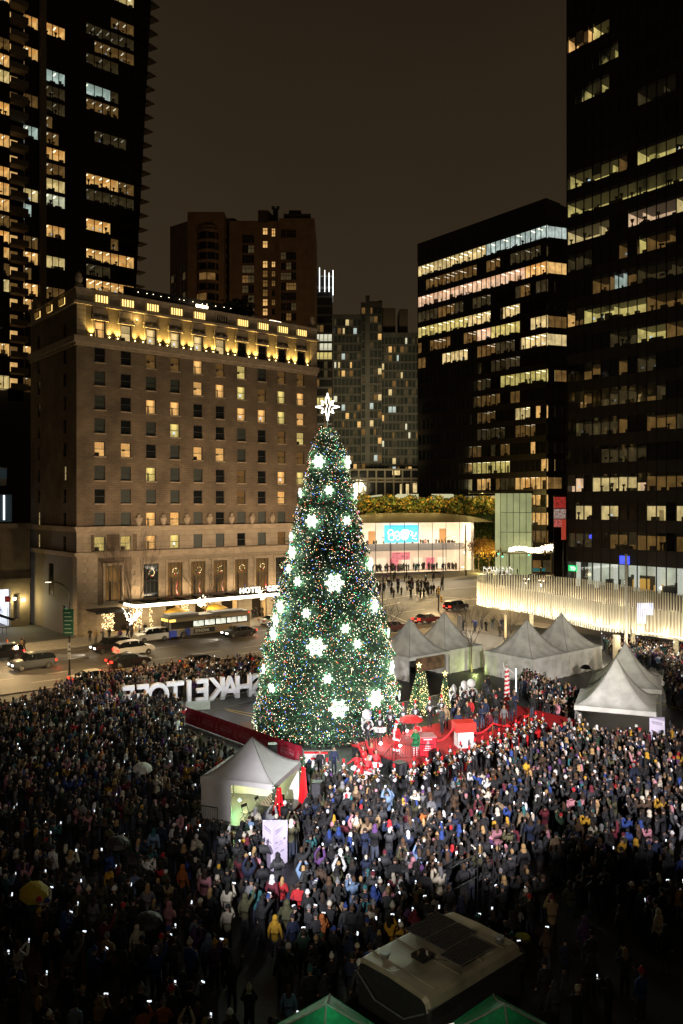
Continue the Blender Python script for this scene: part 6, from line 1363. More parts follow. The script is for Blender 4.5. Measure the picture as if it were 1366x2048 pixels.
# triangular notice columns
def column(loc, h, w, label, ang):
    t = thing('notice_column', label, 'notice column', loc, ang, 'lit triangular notice columns'); a = [(w*.577*math.cos(k*2*PI/3-PI/2), w*.577*math.sin(k*2*PI/3-PI/2)) for k in range(3)]
    mb = MB(); mb.prism(a, .02, h); mb.obj('panel', mat('lilac_white', (.75, .68, .86), .5, emit=(.72, .60, .90), es=.30, noise=.04), t)
    ink = mat('grey_print', (.18, .16, .22), .6); mb = MB()
    for k in (0, 2):
        p, q = Vector((*a[k], 0)), Vector((*a[(k+1) % 3], 0)); p, q = (q, p) if k == 2 else (p, q)
        for j, (s0, s1, z0, z1) in enumerate(((.15, .85, .90, .915), (.2, .8, .87, .88), (.15, .8, .84, .85), (.14, .3, .62, .64), (.42, .6, .60, .61), (.72, .86, .60, .64), (.42, .7, .54, .55), (.14, .32, .36, .42), (.5, .75, .36, .38), (.14, .34, .5, .51))):
            d = q-p; nn = Vector((d.y, -d.x, 0)).normalized()*.008; nn = nn if nn.dot(p+q) > 0 else -nn; A_, B_ = p+d*s0+nn, p+d*s1+nn
            mb.quad(A_+Vector((0, 0, z0*h)), B_+Vector((0, 0, z0*h)), B_+Vector((0, 0, z1*h)), A_+Vector((0, 0, z1*h)))
    mb.obj('print', ink, t); lamp('column_glow', 'POINT', Vector(loc)+Vector((.9, .2, 1.8)), 20, (.85, .75, 1), shadow_soft_size=.3)
column(Vector((-3.35, 39.9, 0)), 2.15, 1.25, 'tall white triangular notice column in front of the white tent', .0); column(Vector((23.3, 58.6, 0)), 2.35, 1.2, 'white lit notice column beside the nearest right-hand grey tent', .15)
# ---------------------------------------------------------------- red banner fence and the empty pen
fa, fb = P(371, 1447), P(605, 1534); nP = 6; fd = (fb-fa)/nP
pan = None
for k in range(nP):
    a, b = fa+fd*k, fa+fd*(k+1); L_ = (b-a).length
    if pan is None:
        pan = thing('banner_fence', 'x', 'banner fence', a, math.atan2(fd.y, fd.x), 'red banner fence panels'); mb = MB()
        for i in range(12): x0_, x1_ = i*(L_-.04)/12, (i+1)*(L_-.04)/12; y0_, y1_ = .02*math.sin(i*1.3), .02*math.sin((i+1)*1.3); mb.quad((x0_, y0_-.02, .08), (x1_, y1_-.02, .08), (x1_, y1_-.02, 1.4), (x0_, y0_-.02, 1.4)); mb.quad((x0_, y0_+.02, .08), (x1_, y1_+.02, .08), (x1_, y1_+.02, 1.2), (x0_, y0_+.02, 1.2))
        mb.obj('banner', mat('banner_cloth', (.45, .02, .045), .7, noise=.15), pan)
        MP = mat('banner_print', (.62, .30, .32), .7)
        lt_ = link('lettering', text_mesh('AMACON', .30, .004, [MP], spacing=1.1), pan, (.85, -.06, .55))
        mb = MB(); mb.box(.15, -.055, .45, 1.55, -.05, .47); mb.box(.15, -.055, .85, 1.55, -.05, .87); mb.box(.15, -.055, .47, .17, -.05, .85); mb.box(1.53, -.055, .47, 1.55, -.05, .85)
        for j in range(6): w_ = .05+.05*j; mb.box(2.1-w_, -.055, .98-j*.13, 2.1+w_, -.05, 1.01-j*.13)
        mb.box(.35, -.055, .94, 1.35, -.05, .955); mb.box(.3, -.055, .30, 1.4, -.05, .315); mb.obj('print', MP, pan); MB().tube([(0, .05, 0), (0, .05, 1.2), (L_, .05, 1.2), (L_, .05, 0)], .025).obj('frame', M_STEEL, pan); cur = pan
    else: cur = copy_tree(pan, a)
    cur['label'] = '%s red banner fence panel, counted from the white letters to the white tent' % ('first second third fourth fifth sixth'.split()[k])
barrier(P(607, 1536), P(664, 1537)+Vector((.3, .3, 0)), 'barrier hung with a white notice sheet left of the stage', 1.15, mat('dull_steel', (.25, .25, .2), .5))
mb = MB(); d = P(664, 1537)-P(607, 1536); mb.box(.05, -.06, .35, d.length-.5, -.04, 1.1, 0); mb.box(.05, -.065, 1.0, d.length-.3, -.035, 1.14, 1); mb.box(.5, -.07, .6, 1.0, -.062, .75, 1); o = tag(mb.obj('notice_sheet', [mat('dirty_white', (.6, .58, .55), .8, noise=.3), M_RED]), 'white and red notice sheet hanging on the barrier beside the tree', 'banner'); o.location = P(607, 1536); o.rotation_euler = (0, 0, math.atan2(d.y, d.x))
for k, (a, b) in enumerate((((372, 1428), (420, 1425)), ((420, 1425), (470, 1412)), ((470, 1412), (530, 1398)))):
    p, q = P(*a), P(*b); barrier(p, q, ['white-backed barrier at the pen corner beside the red fence', 'middle barrier of the pen under the white letters', 'barrier of the pen nearest the big tree'][k], 1.05, M_STEEL if k == 0 else mat('dull_steel', (.25, .25, .2)))
mb = MB(); d = P(420, 1425)-P(372, 1428); mb.box(0, -.05, .3, d.length, -.03, 1.05); o = tag(mb.obj('white_sheet', M_WHITE), 'plain white sheet on the barrier at the corner of the pen', 'sheet'); o.location = P(372, 1428); o.rotation_euler = (0, 0, math.atan2(d.y, d.x))
for k, (a, b) in enumerate((((735, 1490), (770, 1478)), ((795, 1432), (850, 1420)), ((850, 1420), (905, 1408)), ((1075, 1425), (1100, 1440)))): barrier(P(*a), P(*b), ['barrier behind the drummers at the foot of the big tree', 'barrier behind the small gold-lit trees', 'barrier right of the small gold-lit trees', 'barrier hung with red near the stilt walker'][k], 1.1, mat('dull_steel', (.25, .25, .2)))
mb = MB()
for a, b in (((455, 1421), (520, 1437)), ((450, 1418), (512, 1429)), ((885, 1385), (960, 1378)), ((1290, 1400), (1366, 1420)), ((1290, 1380), (1366, 1396))):
    p, q = P(*a), P(*b); n = (q-p).normalized().cross(Vector((0, 0, 1)))*.07; z = Vector((0, 0, .012)); mb.quad(p-n+z, q-n+z, q+n+z, p+n+z)
struct(mb.obj('plaza_markings', M_YLINE))
for k, pts in enumerate((((480, 1445), (520, 1440), (522, 1455), (510, 1468), (486, 1456)), ((330, 1840), (420, 1745), (440, 1780), (420, 1830)), ((40, 1900), (200, 1850), (240, 1930), (70, 1980)))):
    poly('brick_inlay', [P(*p) for p in pts], .010, mat('red_brick_paving', tex=brick_tex((.16, .06, .03), (.12, .045, .025), (.05, .03, .02), 1.0, .22, .11, .008, False), rough=.7, noise=.25))
# ---------------------------------------------------------------- standing letters, seen from behind
la, lb = Vector((-8.0, 75.6, 0)), Vector((-19.6, 70.2, 0)); ld = (lb-la).normalized()
xs_ = {'S': 514, 'H': 487, 'A': 459, 'K': 434, 'E': 405, 'I': 378, 'T': 350, 'O': 316, 'F': 287, 'F2': 258}
lang = math.atan2(ld.y, ld.x)
for key, px in xs_.items():
    rr = (px-683)/F; tt = (rr*la.y-la.x)/(ld.x-rr*ld.y); p = la+ld*tt; ch = key[0]
    o = link('standing_letter', text_mesh(ch, 2.9, .22, [mat('letter_foam', (.80, .80, .82), .6, noise=.05)], bold=.06), None, p+Vector((0, 0, .02)), lang+.0)
    tag(o, {'S': 'white standing letter S seen from behind, closest to the big tree', 'H': 'white standing letter H between S and A', 'A': 'white standing letter A between H and K', 'K': 'white standing letter K between A and E', 'E': 'white standing letter E beside K', 'I': 'white standing letter I alone before the T', 'T': 'white standing letter T right of the O', 'O': 'white rounded standing letter O, person in black before it', 'F': 'white standing letter F next to the O'}.get(key, 'last white standing letter F, farthest left of the row'), 'letter', 'big white letters on the plaza edge')
    o.scale = (.88, 1, 1)
for k in range(5): lamp('letter_light', 'POINT', la+ld*(1+k*3)+Vector((.8, -2.3, 2.6)), 120, (1, .95, 1), shadow_soft_size=.2)
# ---------------------------------------------------------------- stage
SO = Vector((.7, 56.8, 0))
def ST(u, v, z=1.0): return SO+U*u-V_*v+Vector((0, 0, z))
stg = thing('stage', 'low stage covered in bright red carpet at the foot of the big tree', 'stage', SO, UA)
M_CARPET = mat('red_carpet', (.42, .004, .007), .75, noise=.18, scale=1.2, bump=.1)
mb = MB(); mb.box(0, -6.2, .9, 18, 0, 1.0); mb.obj('carpet', M_CARPET, stg); mb = MB(); mb.box(.03, -6.17, 0, 17.97, -.03, .9); mb.obj('skirt', mat('stage_skirt', (.015, .015, .017), .8), stg)
mb = MB(); mb.box(9.8, -6.3, .0, 17.9, -6.21, .98); mb.obj('red_skirt', M_RED, stg)
for k in range(2):
    MB().box(2.9, -6.55-.3*k-.0, 0, 4.6, -6.21-.3*k, .66-.3*k).obj('step', M_CARPET, stg)
poly('red_carpet_runner', [ST(18, -.4, 0), ST(20.5, -.6, 0), ST(20.8, 2.0, 0), ST(18, 4.6, 0)], .014, M_CARPET)
def railing(p0, p1, label):
    d = p1-p0; L_ = math.hypot(d.x, d.y); t = thing('stage_railing', label, 'railing', p0, math.atan2(d.y, d.x), 'black stage railings'); s = d.z/L_; mb = MB(); mb.tube([(0, 0, 0), (0, 0, 1.05), (L_, 0, 1.05+s*L_), (L_, 0, s*L_)], .024, 5); mb.tube([(0, 0, .12), (L_, 0, .12+s*L_)], .018, 5); mb.obj('frame', M_BLACK, t); mb = MB()
    for k in range(1, int(L_/.16)): x = k*.16; mb.cyl((x, 0, .12+s*x), (x, 0, 1.05+s*x), .012, .012, 4, cap=False)
    stuff(mb.obj('bars', M_BLACK, t))
railing(ST(.05, .1), ST(.05, 2.7), 'black railing on the left end of the stage beside the sousaphone'); railing(ST(.1, -.0), ST(4.2, -.0), 'black railing along the back of the stage'); railing(ST(.1, 4.5), ST(2.0, 6.1), 'black railing at the front left corner of the stage')
railing(ST(-1.6, 4.5, 0), ST(-.05, 4.3, .9), 'sloping black stair rail left of the stage'); railing(ST(-1.9, 2.0, 0), ST(-.05, 2.6, .9), 'lower sloping stair rail beside the dancers')
speaker(P(799, 1574), .6, 'tall black loudspeaker stack in front of the stage', 1.6, 0, .7); speaker(P(822, 1572), .6, 'short black bass box beside the loudspeaker stack', .9, 0, .8)
mon = thing('stage_monitor', 'wedge-shaped black stage monitor at the foot of the lectern', 'stage monitor', ST(2.55, 5.85), .9); mb = MB(); n = mb.av([(-.4, -.3, 0), (.4, -.3, 0), (.4, .3, 0), (-.4, .3, 0), (-.4, .0, .45), (.4, .0, .45), (.4, .3, .5), (-.4, .3, .5)]); mb.af([(n, n+1, n+5, n+4), (n+1, n+2, n+6, n+5), (n+2, n+3, n+7, n+6), (n+3, n, n+4, n+7), (n+4, n+5, n+6, n+7)]); mb.obj('cabinet', M_BLACK, mon)
# lectern
lc = thing('lectern', 'red cube lectern printed with white tree shapes at the stage front', 'lectern', ST(2.65, 4.8), UA-.55)
mb = MB(); mb.box(-.55, -.5, 0, .55, .5, 1.2); mb.obj('body', mat('lectern_red', (.62, .01, .03), .5), lc); mb = MB(); mb.box(-.62, -.56, 1.2, .62, .56, 1.27); mb.obj('top', mat('lectern_top', (.55, .2, .2), .5), lc); mb = MB()
for j in range(6):
    w_ = .04+.05*j; mb.box(-w_, -.51, .95-j*.12, w_, -.502, .99-j*.12); mb.box(-.56, -w_, .95-j*.12, -.552, w_, .99-j*.12)
mb.box(-.3, -.51, 1.06, .3, -.502, 1.13); mb.obj('print', M_WHITE, lc)
# present box plinth
pb = thing('gift_plinth', 'white plinth topped with a big red box on the stage front', 'plinth', ST(5.9, 5.3), UA-.5)
mb = MB(); mb.box(-.55, -.5, 0, .55, .5, 1.1); mb.obj('plinth', mat('plinth_white', (.75, .70, .72), .5), pb); mb = MB(); mb.box(-.72, -.55, 1.1, .72, .55, 1.75); mb.obj('red_box', mat('box_red', (.75, .03, .02), .5), pb)
for k, (a, b, lab) in enumerate(((ST(3.3, 4.6, 1.9), ST(5.3, 4.9, 2.3), 'red satin rope sagging between lectern and red box'), (ST(6.5, 5.0, 2.0), ST(9.5, 4.9, 1.9), 'red satin rope running right from the red box'), (ST(9.5, 4.9, 1.9), ST(13.5, 5.1, 1.9), 'red satin rope at the right end of the stage'))):
    mb = MB(); mb.tube([tuple(a.lerp(b, i/12)-Vector((0, 0, .5*math.sin(PI*i/12)))) for i in range(13)], .07, 6); tag(mb.obj('satin_rope', mat('satin_red', (.8, .02, .03), .35), smooth=True), lab, 'rope', 'red ropes on the stage')
mb = MB(); mb.cyl((0, 0, 1), (0, 0, 2.0), .03, .03, 6); 
for k, (u, v) in enumerate(((9.5, 4.9), (13.5, 5.1))): o = tag(mb.obj('rope_post', mat('brass', (.6, .4, .12), .3, .8)), ['brass rope post nearer the red box', 'brass rope post at the stage end'][k], 'post'); o.location = ST(u, v, 0)
for k, (u, v) in enumerate(((5.0, .5), (1.35, 1.6), (2.1, 2.8))):
    mb = MB(); dots(mb, [(0, 0, .18)], .13); o = tag(mb.obj('floor_lamp_light', mat('stage_lamp', (1, 1, 1), .5, emit=(.95, 1, 1), es=10, noise=0)), ['bright white lamp on the stage floor behind the umbrella', 'small bright lamp under the left drum', 'small bright lamp near the santa figure'][k], 'lamp', 'lamps on the stage floor'); o.location = ST(u, v); lamp('stage_lamp_light', 'POINT', ST(u, v, 1.5), 30, (1, .98, 1), shadow_soft_size=.1)
# lighting mast on the plaza
ms_ = thing('truss_mast', 'dark steel stair and mast standing in the crowd right of centre', 'mast', P(955, 1852), -.5)
mb = MB()
for x in (0, .7):
    for y in (0, .7): mb.cyl((x, y, 0), (x, y, 3.4), .03, .03, 5)
for k in range(6): mb.cyl((0, 0, .5*k), (.7, 0, .5*k+.5), .02, .02, 4); mb.cyl((0, .7, .5*k), (.7, .7, .5*k+.5), .02, .02, 4)
mb.cyl((-1.2, 0, 2.2), (0, 0, 3.1), .03, .03, 5); mb.cyl((-1.2, 0, 1.2), (0, 0, 2.1), .03, .03, 5); mb.obj('frame', M_BLACK, ms_)
# food trailer with solar panels
ta, tb = Vector((.5, 26.7, 0)), Vector((4.05, 29.85, 0)); td_ = (tb-ta).normalized(); tl = 4.75; tw = 3.25
tk = thing('solar_trailer', 'rounded trailer roof with dark solar panels at the bottom of the picture', 'trailer', ta, math.atan2(td_.y, td_.x)-.0)
M_TROOF = mat('trailer_roof', (.32, .29, .22), .3, .15, noise=.35, scale=1.1)
pr = [(0, .5), (0, 2.62), (.07, 2.88), (.22, 2.97), (1.6, 3.03), (3.03, 2.97), (3.18, 2.88), (3.25, 2.62), (3.25, .5)]
mb = MB(); n = len(pr); sec_x = [0, .12, .5, tl-.45, tl-.1, tl]; ins = [.10, .02, 0, 0, .02, .10]
rows_ = [mb.av([(x, -(y+(i_ if y < 1.6 else -i_)*1.0), z-(i_*1.2 if z > 2.6 else 0)) for y, z in pr]) for x, i_ in zip(sec_x, ins)]
for k in range(len(sec_x)-1): mb.af([(rows_[k]+j, rows_[k+1]+j, rows_[k+1]+j+1, rows_[k]+j+1) for j in range(1, n-2)], 0); mb.af([(rows_[k]+j, rows_[k+1]+j, rows_[k+1]+j+1, rows_[k]+j+1) for j in (0, n-2)], 1)
mb.af([tuple(rows_[0]+j for j in range(n)), tuple(rows_[-1]+j for j in reversed(range(n)))], 1); mb.obj('body', [M_TROOF, mat('trailer_end', (.03, .03, .03), .3)], tk, False)
mb = MB(); mb.tube([(-.05, -.1, 2.5), (-.12, -1.0, 2.0), (-.12, -2.3, 2.0), (-.05, -3.1, 2.5)], .03); mb.tube([(0, -.03, 2.62), (tl, -.03, 2.62)], .035); mb.tube([(0, -3.22, 2.62), (tl, -3.22, 2.62)], .035); mb.obj('trim_rail', M_STEEL, tk)
M_SOL = mat('solar_cell', tex=brick_tex((.012, .014, .022), (.01, .012, .018), (.06, .06, .06), 1.0, .16, .16, .012, False), rough=.15, noise=.1)
for k, (x, y) in enumerate(((2.25, -1.0), (2.3, -1.95), (2.3, -2.85)) if False else ((3.0, -.62), (3.0, -1.55), (2.7, -2.5))):
    s0 = link('solar_panel', MB().box(-.85, -.42, 3.14, .85, .42, 3.18).mesh('solar_panel', M_SOL), tk, (x, y, 0)); MB().tube([(-.86, -.43, 3.16), (.86, -.43, 3.16), (.86, .43, 3.16), (-.86, .43, 3.16), (-.86, -.43, 3.16)], .022, 4).obj('frame', M_STEEL, s0)
    MB().box(-.5, -.30, 3.03, .5, .30, 3.14).obj('bracket', M_BLACK, s0)
h_ = MB(); h_.box(-.27, -.27, 3.05, .27, .27, 3.18); h_.cyl((0, 0, 3.18), (0, 0, 3.24), .25, .15, 4); h_.obj('roof_hatch', mat('hatch_smoke', (.02, .02, .02), .1), tk).location = (1.45, -1.65, 0)
for k in range(4): MB().box(.5+k*1.15, -3.05, 3.0, .53+k*1.15, -.2, 3.05).obj('roof_seam', M_TROOF, tk)
for k, (x, y) in enumerate(((.55, -.8), (4.2, -2.7))): mb = MB(); mb.cyl((x, y, 3.0), (x, y, 3.16), .13, .13, 10); mb.cyl((x, y, 3.16), (x, y, 3.2), .18, .16, 10); mb.obj('vent', M_STEEL, tk)
mb = MB(); mb.tube([(1.9, -2.3, 3.06), (1.6, -1.95, 3.07)], .015, 4); mb.obj('cable', M_BLACK, tk)
lamp('kitchen_light', 'POINT', Vector((4.0, 23.0, 2.0)), 8, (1, .8, .6), shadow_soft_size=.1)
sg = thing('glowing_menu', 'small lit white notice below the trailer roof at the picture bottom', 'sign', Vector((3.05, 23.5, 2.0)), .4); MB().box(-.3, 0, 0, .3, .03, .7).obj('board', mat('menu_white', (.8, .75, .65), .6, emit=(.8, .72, .6), es=.8, noise=.5, scale=8), sg)
lamp('roof_sheen_fill', 'SPOT', (-9, -3, 20), 7500, (1, .85, .6), (2.6, 27, 3), spot_size=math.radians(16), spot_blend=1, shadow_soft_size=.4)  # unseen spot added to put a sheen on the trailer roof
M_GT = mat('green_tent_cloth', (.02, .35, .15), .6, noise=.2)
for k, (c_, a_, lab) in enumerate(((Vector((-.45, 23.3, 0)), .75, 'green glowing tent peak at the bottom centre edge'), (Vector((4.75, 23.3, 0)), .75, 'dark green tent peak at the bottom beside the trailer'))):
    tent(c_, a_, 3.0, 3.0, 2.45, 3.45, lab, '', M_GT, 'green tents at the bottom', .3, 'green_tent', powr=1.25); lamp('tent_light_green', 'POINT', c_+Vector((.2, -.4, 4.1)), 10 if k == 0 else 1.5, (.3, 1, .6), shadow_soft_size=.2)
bn = thing('waste_bin', 'yellow-topped bin just right of the trailer', 'bin', P(1045, 1920)); mb = MB(); mb.cyl((0, 0, 0), (0, 0, .85), .25, .3, 10); mb.obj('body', mat('bin_mesh', (.08, .08, .06), .7), bn); mb = MB(); mb.cyl((0, 0, .85), (0, 0, .95), .33, .3, 10); mb.obj('lid', mat('bin_yellow', (.4, .42, .03), .6), bn)
# ---------------------------------------------------------------- people
PAL = {'black': (.012, .012, .014), 'charcoal': (.035, .036, .04), 'navy': (.012, .02, .055), 'dark green': (.015, .04, .022), 'olive': (.06, .058, .025), 'brown': (.07, .04, .022), 'tan': (.26, .18, .10), 'grey': (.16, .16, .17),
       'cream': (.55, .50, .40), 'white': (.68, .68, .68), 'red': (.42, .015, .02), 'pink': (.46, .20, .24), 'magenta': (.42, .03, .18), 'mustard yellow': (.50, .28, .02), 'orange': (.38, .11, .02), 'teal': (.02, .11, .12), 'blue': (.02, .05, .22), 'purple': (.09, .035, .14), 'burgundy': (.12, .012, .025), 'light blue': (.18, .28, .45)}
COATS = ['black']*34+['charcoal']*14+['navy']*8+['dark green']*2+['olive']*3+['brown']*3+['tan']*2+['grey']*4+['cream']*2+['white', 'red', 'pink', 'mustard yellow', 'teal', 'blue', 'blue', 'purple', 'burgundy', 'burgundy', 'light blue', 'orange']
HATS = ['black']*9+['charcoal']*3+['grey']*3+['white']*3+['cream']*3+['pink', 'red', 'mustard yellow', 'navy', 'teal', 'burgundy', 'tan', 'blue', 'purple']
HAIR = {'black': (.008, .007, .006), 'dark brown': (.025, .014, .008), 'brown': (.07, .035, .015), 'blond': (.35, .22, .09)}
M_COAT = mat('coat_cloth', rough=.85, obcol=True, noise=.22, scale=7)
def ramp_mat(name, cols, rough=.85):
    m = bpy.data.materials.new(name); m.use_nodes = True; nt = m.node_tree; b = nt.nodes['Principled BSDF']; o = N(nt, 'ShaderNodeObjectInfo'); r = N(nt, 'ShaderNodeValToRGB'); r.color_ramp.interpolation = 'CONSTANT'
    for i, c in enumerate(cols):
        el = r.color_ramp.elements[i] if i < 2 else r.color_ramp.elements.new(i/len(cols)); el.position = i/len(cols); el.color = (*c, 1)
    nt.links.new(o.outputs['Random'], r.inputs[0]); nt.links.new(r.outputs[0], b.inputs['Base Color']); b.inputs['Roughness'].default_value = rough; MATS[name] = m; return m
M_PANTS = ramp_mat('trousers', [(.012, .012, .015), (.02, .025, .045), (.015, .015, .017), (.05, .06, .09), (.035, .03, .025)])
M_SKIN = ramp_mat('skin', [(.45, .27, .19), (.36, .21, .14), (.50, .32, .24), (.20, .11, .07), (.42, .25, .16)], .6)
M_SHOE = mat('shoe_leather', (.015, .013, .012), .5); M_EYE = mat('eye_dark', (.01, .008, .008), .4)
COATL, PANT, SKIN, SHOE, HAND, DARK, HAIRL = range(7)
def arm(pose, s):
    return {'down': ((.25, -.02, 1.15), (.27, .06, .90)), 'front': ((.27, .04, 1.16), (.10, .27, 1.22)), 'film': ((.24, .20, 1.22), (.07, .36, 1.50)), 'up': ((.27, .13, 1.52), (.12, .22, 1.82)),
            'play': ((.30, .16, 1.27), (.06, .34, 1.44)), 'wave': ((.30, .05, 1.60), (.33, .12, 1.88)), 'drum': ((.27, .10, 1.15), (.16, .36, 1.10)), 'wide': ((.38, .05, 1.22), (.55, .20, 1.12))}[pose]
def skel(poseL, poseR, coat=1.0, fat=1.0, legs='stand', short=False):
    J = {}; E = []
    def j(n, p, r, l): J[n] = (p, r, l)
    j('pel', (0, 0, .98), .155*fat*coat, COATL); j('hipz', (0, .0, .86), .16*fat*coat, COATL if coat > .9 else PANT); j('wai', (0, 0, 1.12), .145*fat*coat, COATL); j('che', (0, .0, 1.32), .165*fat*coat, COATL); j('nec', (0, .0, 1.47), .085, COATL); j('hea', (0, .02, 1.56), .055, SKIN)
    E += [('hipz', 'pel'), ('pel', 'wai'), ('wai', 'che'), ('che', 'nec'), ('nec', 'hea')]
    for s, po, t in ((-1, poseL, 'l'), (1, poseR, 'r')):
        e_, w = arm(po, s); j('sh'+t, (s*.17*(.8+.2*fat), 0, 1.40), .085, COATL); j('el'+t, (s*e_[0], e_[1], e_[2]), .062, COATL); j('wr'+t, (s*w[0], w[1], w[2]), .048, COATL)
        d = (Vector(w)-Vector(e_)).normalized()*.07; j('ha'+t, (s*(w[0]+d.x), w[1]+d.y, w[2]+d.z), .036, HAND)
        E += [('che', 'sh'+t), ('sh'+t, 'el'+t), ('el'+t, 'wr'+t), ('wr'+t, 'ha'+t)]
        st_ = .03 if legs == 'stand' else .16*s
        j('hi'+t, (s*.085, 0, .80), .098, PANT); j('kn'+t, (s*.10, .02+st_*.5, .48), .07, PANT); j('an'+t, (s*.11, -.02+st_, .10), .05, PANT); j('to'+t, (s*.12, .13+st_, .045), .045, SHOE)
        E += [('hipz', 'hi'+t), ('hi'+t, 'kn'+t), ('kn'+t, 'an'+t), ('an'+t, 'to'+t)]
    return J, E
def skin_mesh(J, E, sub):
    names = list(J); me = bpy.data.meshes.new('t'); me.from_pydata([J[n][0] for n in names], [(names.index(a), names.index(b)) for a, b in E], []); o = bpy.data.objects.new('t', me); COL.objects.link(o)
    o.modifiers.new('s', 'SKIN'); 
    if not me.skin_vertices:
        bm = bmesh.new(); bm.from_mesh(me); bm.verts.layers.skin.verify(); bm.to_mesh(me); bm.free()
    sv = me.skin_vertices[0].data
    for i, n in enumerate(names): sv[i].radius = (J[n][1]*1.0, J[n][1]*(.82 if n in ('che', 'wai', 'pel', 'hipz') else 1)); sv[i].use_root = (n == 'pel')
    if sub: o.modifiers.new('u', 'SUBSURF').levels = sub; o.modifiers['u'].render_levels = sub
    dg = bpy.context.evaluated_depsgraph_get(); ev = bpy.data.meshes.new_from_object(o.evaluated_get(dg)); bpy.data.objects.remove(o)
    V = [tuple(v.co) for v in ev.vertices]; Fc = [tuple(p.vertices) for p in ev.polygons]; bpy.data.meshes.remove(ev); P_ = np.array([J[n][0] for n in names]); lab = []
    for f in Fc:
        c = np.mean([V[i] for i in f], axis=0); best, bl_ = 9, 0
        for a, b in E:
            A, B = np.array(J[a][0]), np.array(J[b][0]); t = np.clip(np.dot(c-A, B-A)/np.dot(B-A, B-A), 0, 1); dd = np.linalg.norm(c-A-(B-A)*t)-(J[a][1]*(1-t)+J[b][1]*t)
            if dd < best: best = dd; bl_ = J[a][2] if t < .5 else J[b][2]
        lab.append(bl_)
    return V, Fc, lab
def ellip(mb, c, r, nu, nv, m, cut=None):
    i0 = mb.av([(c[0]+r[0]*math.sin(PI*j/nv)*math.cos(2*PI*i/nu), c[1]+r[1]*math.sin(PI*j/nv)*math.sin(2*PI*i/nu), c[2]+r[2]*math.cos(PI*j/nv)) for j in range(nv+1) for i in range(nu)])
    fs = []
    for j in range(nv):
        for i in range(nu):
            f = (i0+j*nu+i, i0+(j+1)*nu+i, i0+(j+1)*nu+(i+1) % nu, i0+j*nu+(i+1) % nu)
            if cut is None or cut(*[sum(mb.v[k][q] for k in f)/4 for q in range(3)]): fs.append(f)
    mb.af(fs, m)
def body(poseL, poseR, low=False, coat=1.0, fat=1.0, legs='stand'):
    J, E = skel(poseL, poseR, coat, fat, legs); V, Fc, lab = skin_mesh(J, E, 0 if low else 1); mb = MB(); mb.v = V; mb.f = Fc; mb.m = lab
    ellip(mb, (0, .02, 1.65), (.078, .095, .118), 6 if low else 10, 4 if low else 7, SKIN)
    if not low:
        n = mb.av([(-.016, .108, 1.66), (.016, .108, 1.66), (0, .135, 1.625), (0, .105, 1.615), (0, .108, 1.68)]); mb.af([(n, n+4, n+2), (n+4, n+1, n+2), (n, n+2, n+3), (n+2, n+1, n+3)], SKIN)
        for s in (-1, 1): mb.box(s*.032-.012, .104, 1.668, s*.032+.012, .112, 1.68, DARK); mb.box(s*.078-.01, .0, 1.63, s*.078+.01, .035, 1.685, SKIN)
        mb.box(-.022, .100, 1.592, .022, .110, 1.600, DARK)
        for t, s in (('l', -1), ('r', 1)):
            h = Vector(J['ha'+t][0]); w = Vector(J['wr'+t][0]); d = (h-w).normalized(); sd = d.cross(Vector((0, 0, 1)) if abs(d.z) < .9 else Vector((0, 1, 0))).normalized(); cu = d.cross(sd).normalized()
            for k in range(4): p = h+sd*(k-1.5)*.019+d*.02; L_ = (.055, .065, .060, .045)[k]; q = p+d*L_*.55; mb.cyl(p, q, .010, .009, 5, HAND); mb.cyl(q, q+(d*.6+cu*.8*(1 if s > 0 else 1)).normalized()*L_*.5, .009, .006, 5, HAND)
            p = h-sd*.03*s; mb.cyl(p, p+(d*.6-sd*s*.8).normalized()*.05, .011, .008, 5, HAND)
    return mb
def hair_part(kind, low=False):
    mb = MB(); nu, nv = (6, 4) if low else (10, 7); c = (0, .012, 1.665)
    if kind == 'short': ellip(mb, c, (.088, .103, .122), nu, nv, 0, lambda x, y, z: (y < .055 and z > 1.60) or z > 1.735)
    if kind == 'long': ellip(mb, c, (.092, .107, .124), nu, nv, 0, lambda x, y, z: y < .05 or z > 1.735); mb.lathe([(.085, 1.66), (.105, 1.52), (.10, 1.38), (.03, 1.34)], nu, 0, (0, -.035, 0), .75)
    if kind == 'beanie': ellip(mb, (0, .015, 1.70), (.097, .108, .115), nu, nv, 0, lambda x, y, z: z > 1.665); mb.lathe([(.095, 1.665), (.104, 1.668), (.104, 1.71), (.097, 1.712)], nu, 0, (0, .015, 0), 1.1)
    if kind == 'bobble': ellip(mb, (0, .015, 1.70), (.097, .108, .115), nu, nv, 0, lambda x, y, z: z > 1.665); mb.lathe([(.095, 1.665), (.104, 1.668), (.104, 1.71), (.097, 1.712)], nu, 0, (0, .015, 0), 1.1); ellip(mb, (0, .0, 1.84), (.045, .045, .045), 6, 4, 0)
    if kind == 'hood': ellip(mb, (0, .0, 1.66), (.118, .125, .145), nu, nv, 0, lambda x, y, z: y < .065 or z > 1.76); mb.lathe([(.115, 1.6), (.15, 1.50), (.17, 1.43)], nu, 0, (0, -.01, 0), .85)
    if kind == 'cap': ellip(mb, c, (.09, .105, .12), nu, nv, 0, lambda x, y, z: z > 1.67); mb.box(-.06, .09, 1.69, .06, .19, 1.70)
    return mb
BM = [M_COAT, M_PANTS, M_SKIN, M_SHOE, M_SKIN, M_EYE]
BODIES = {}
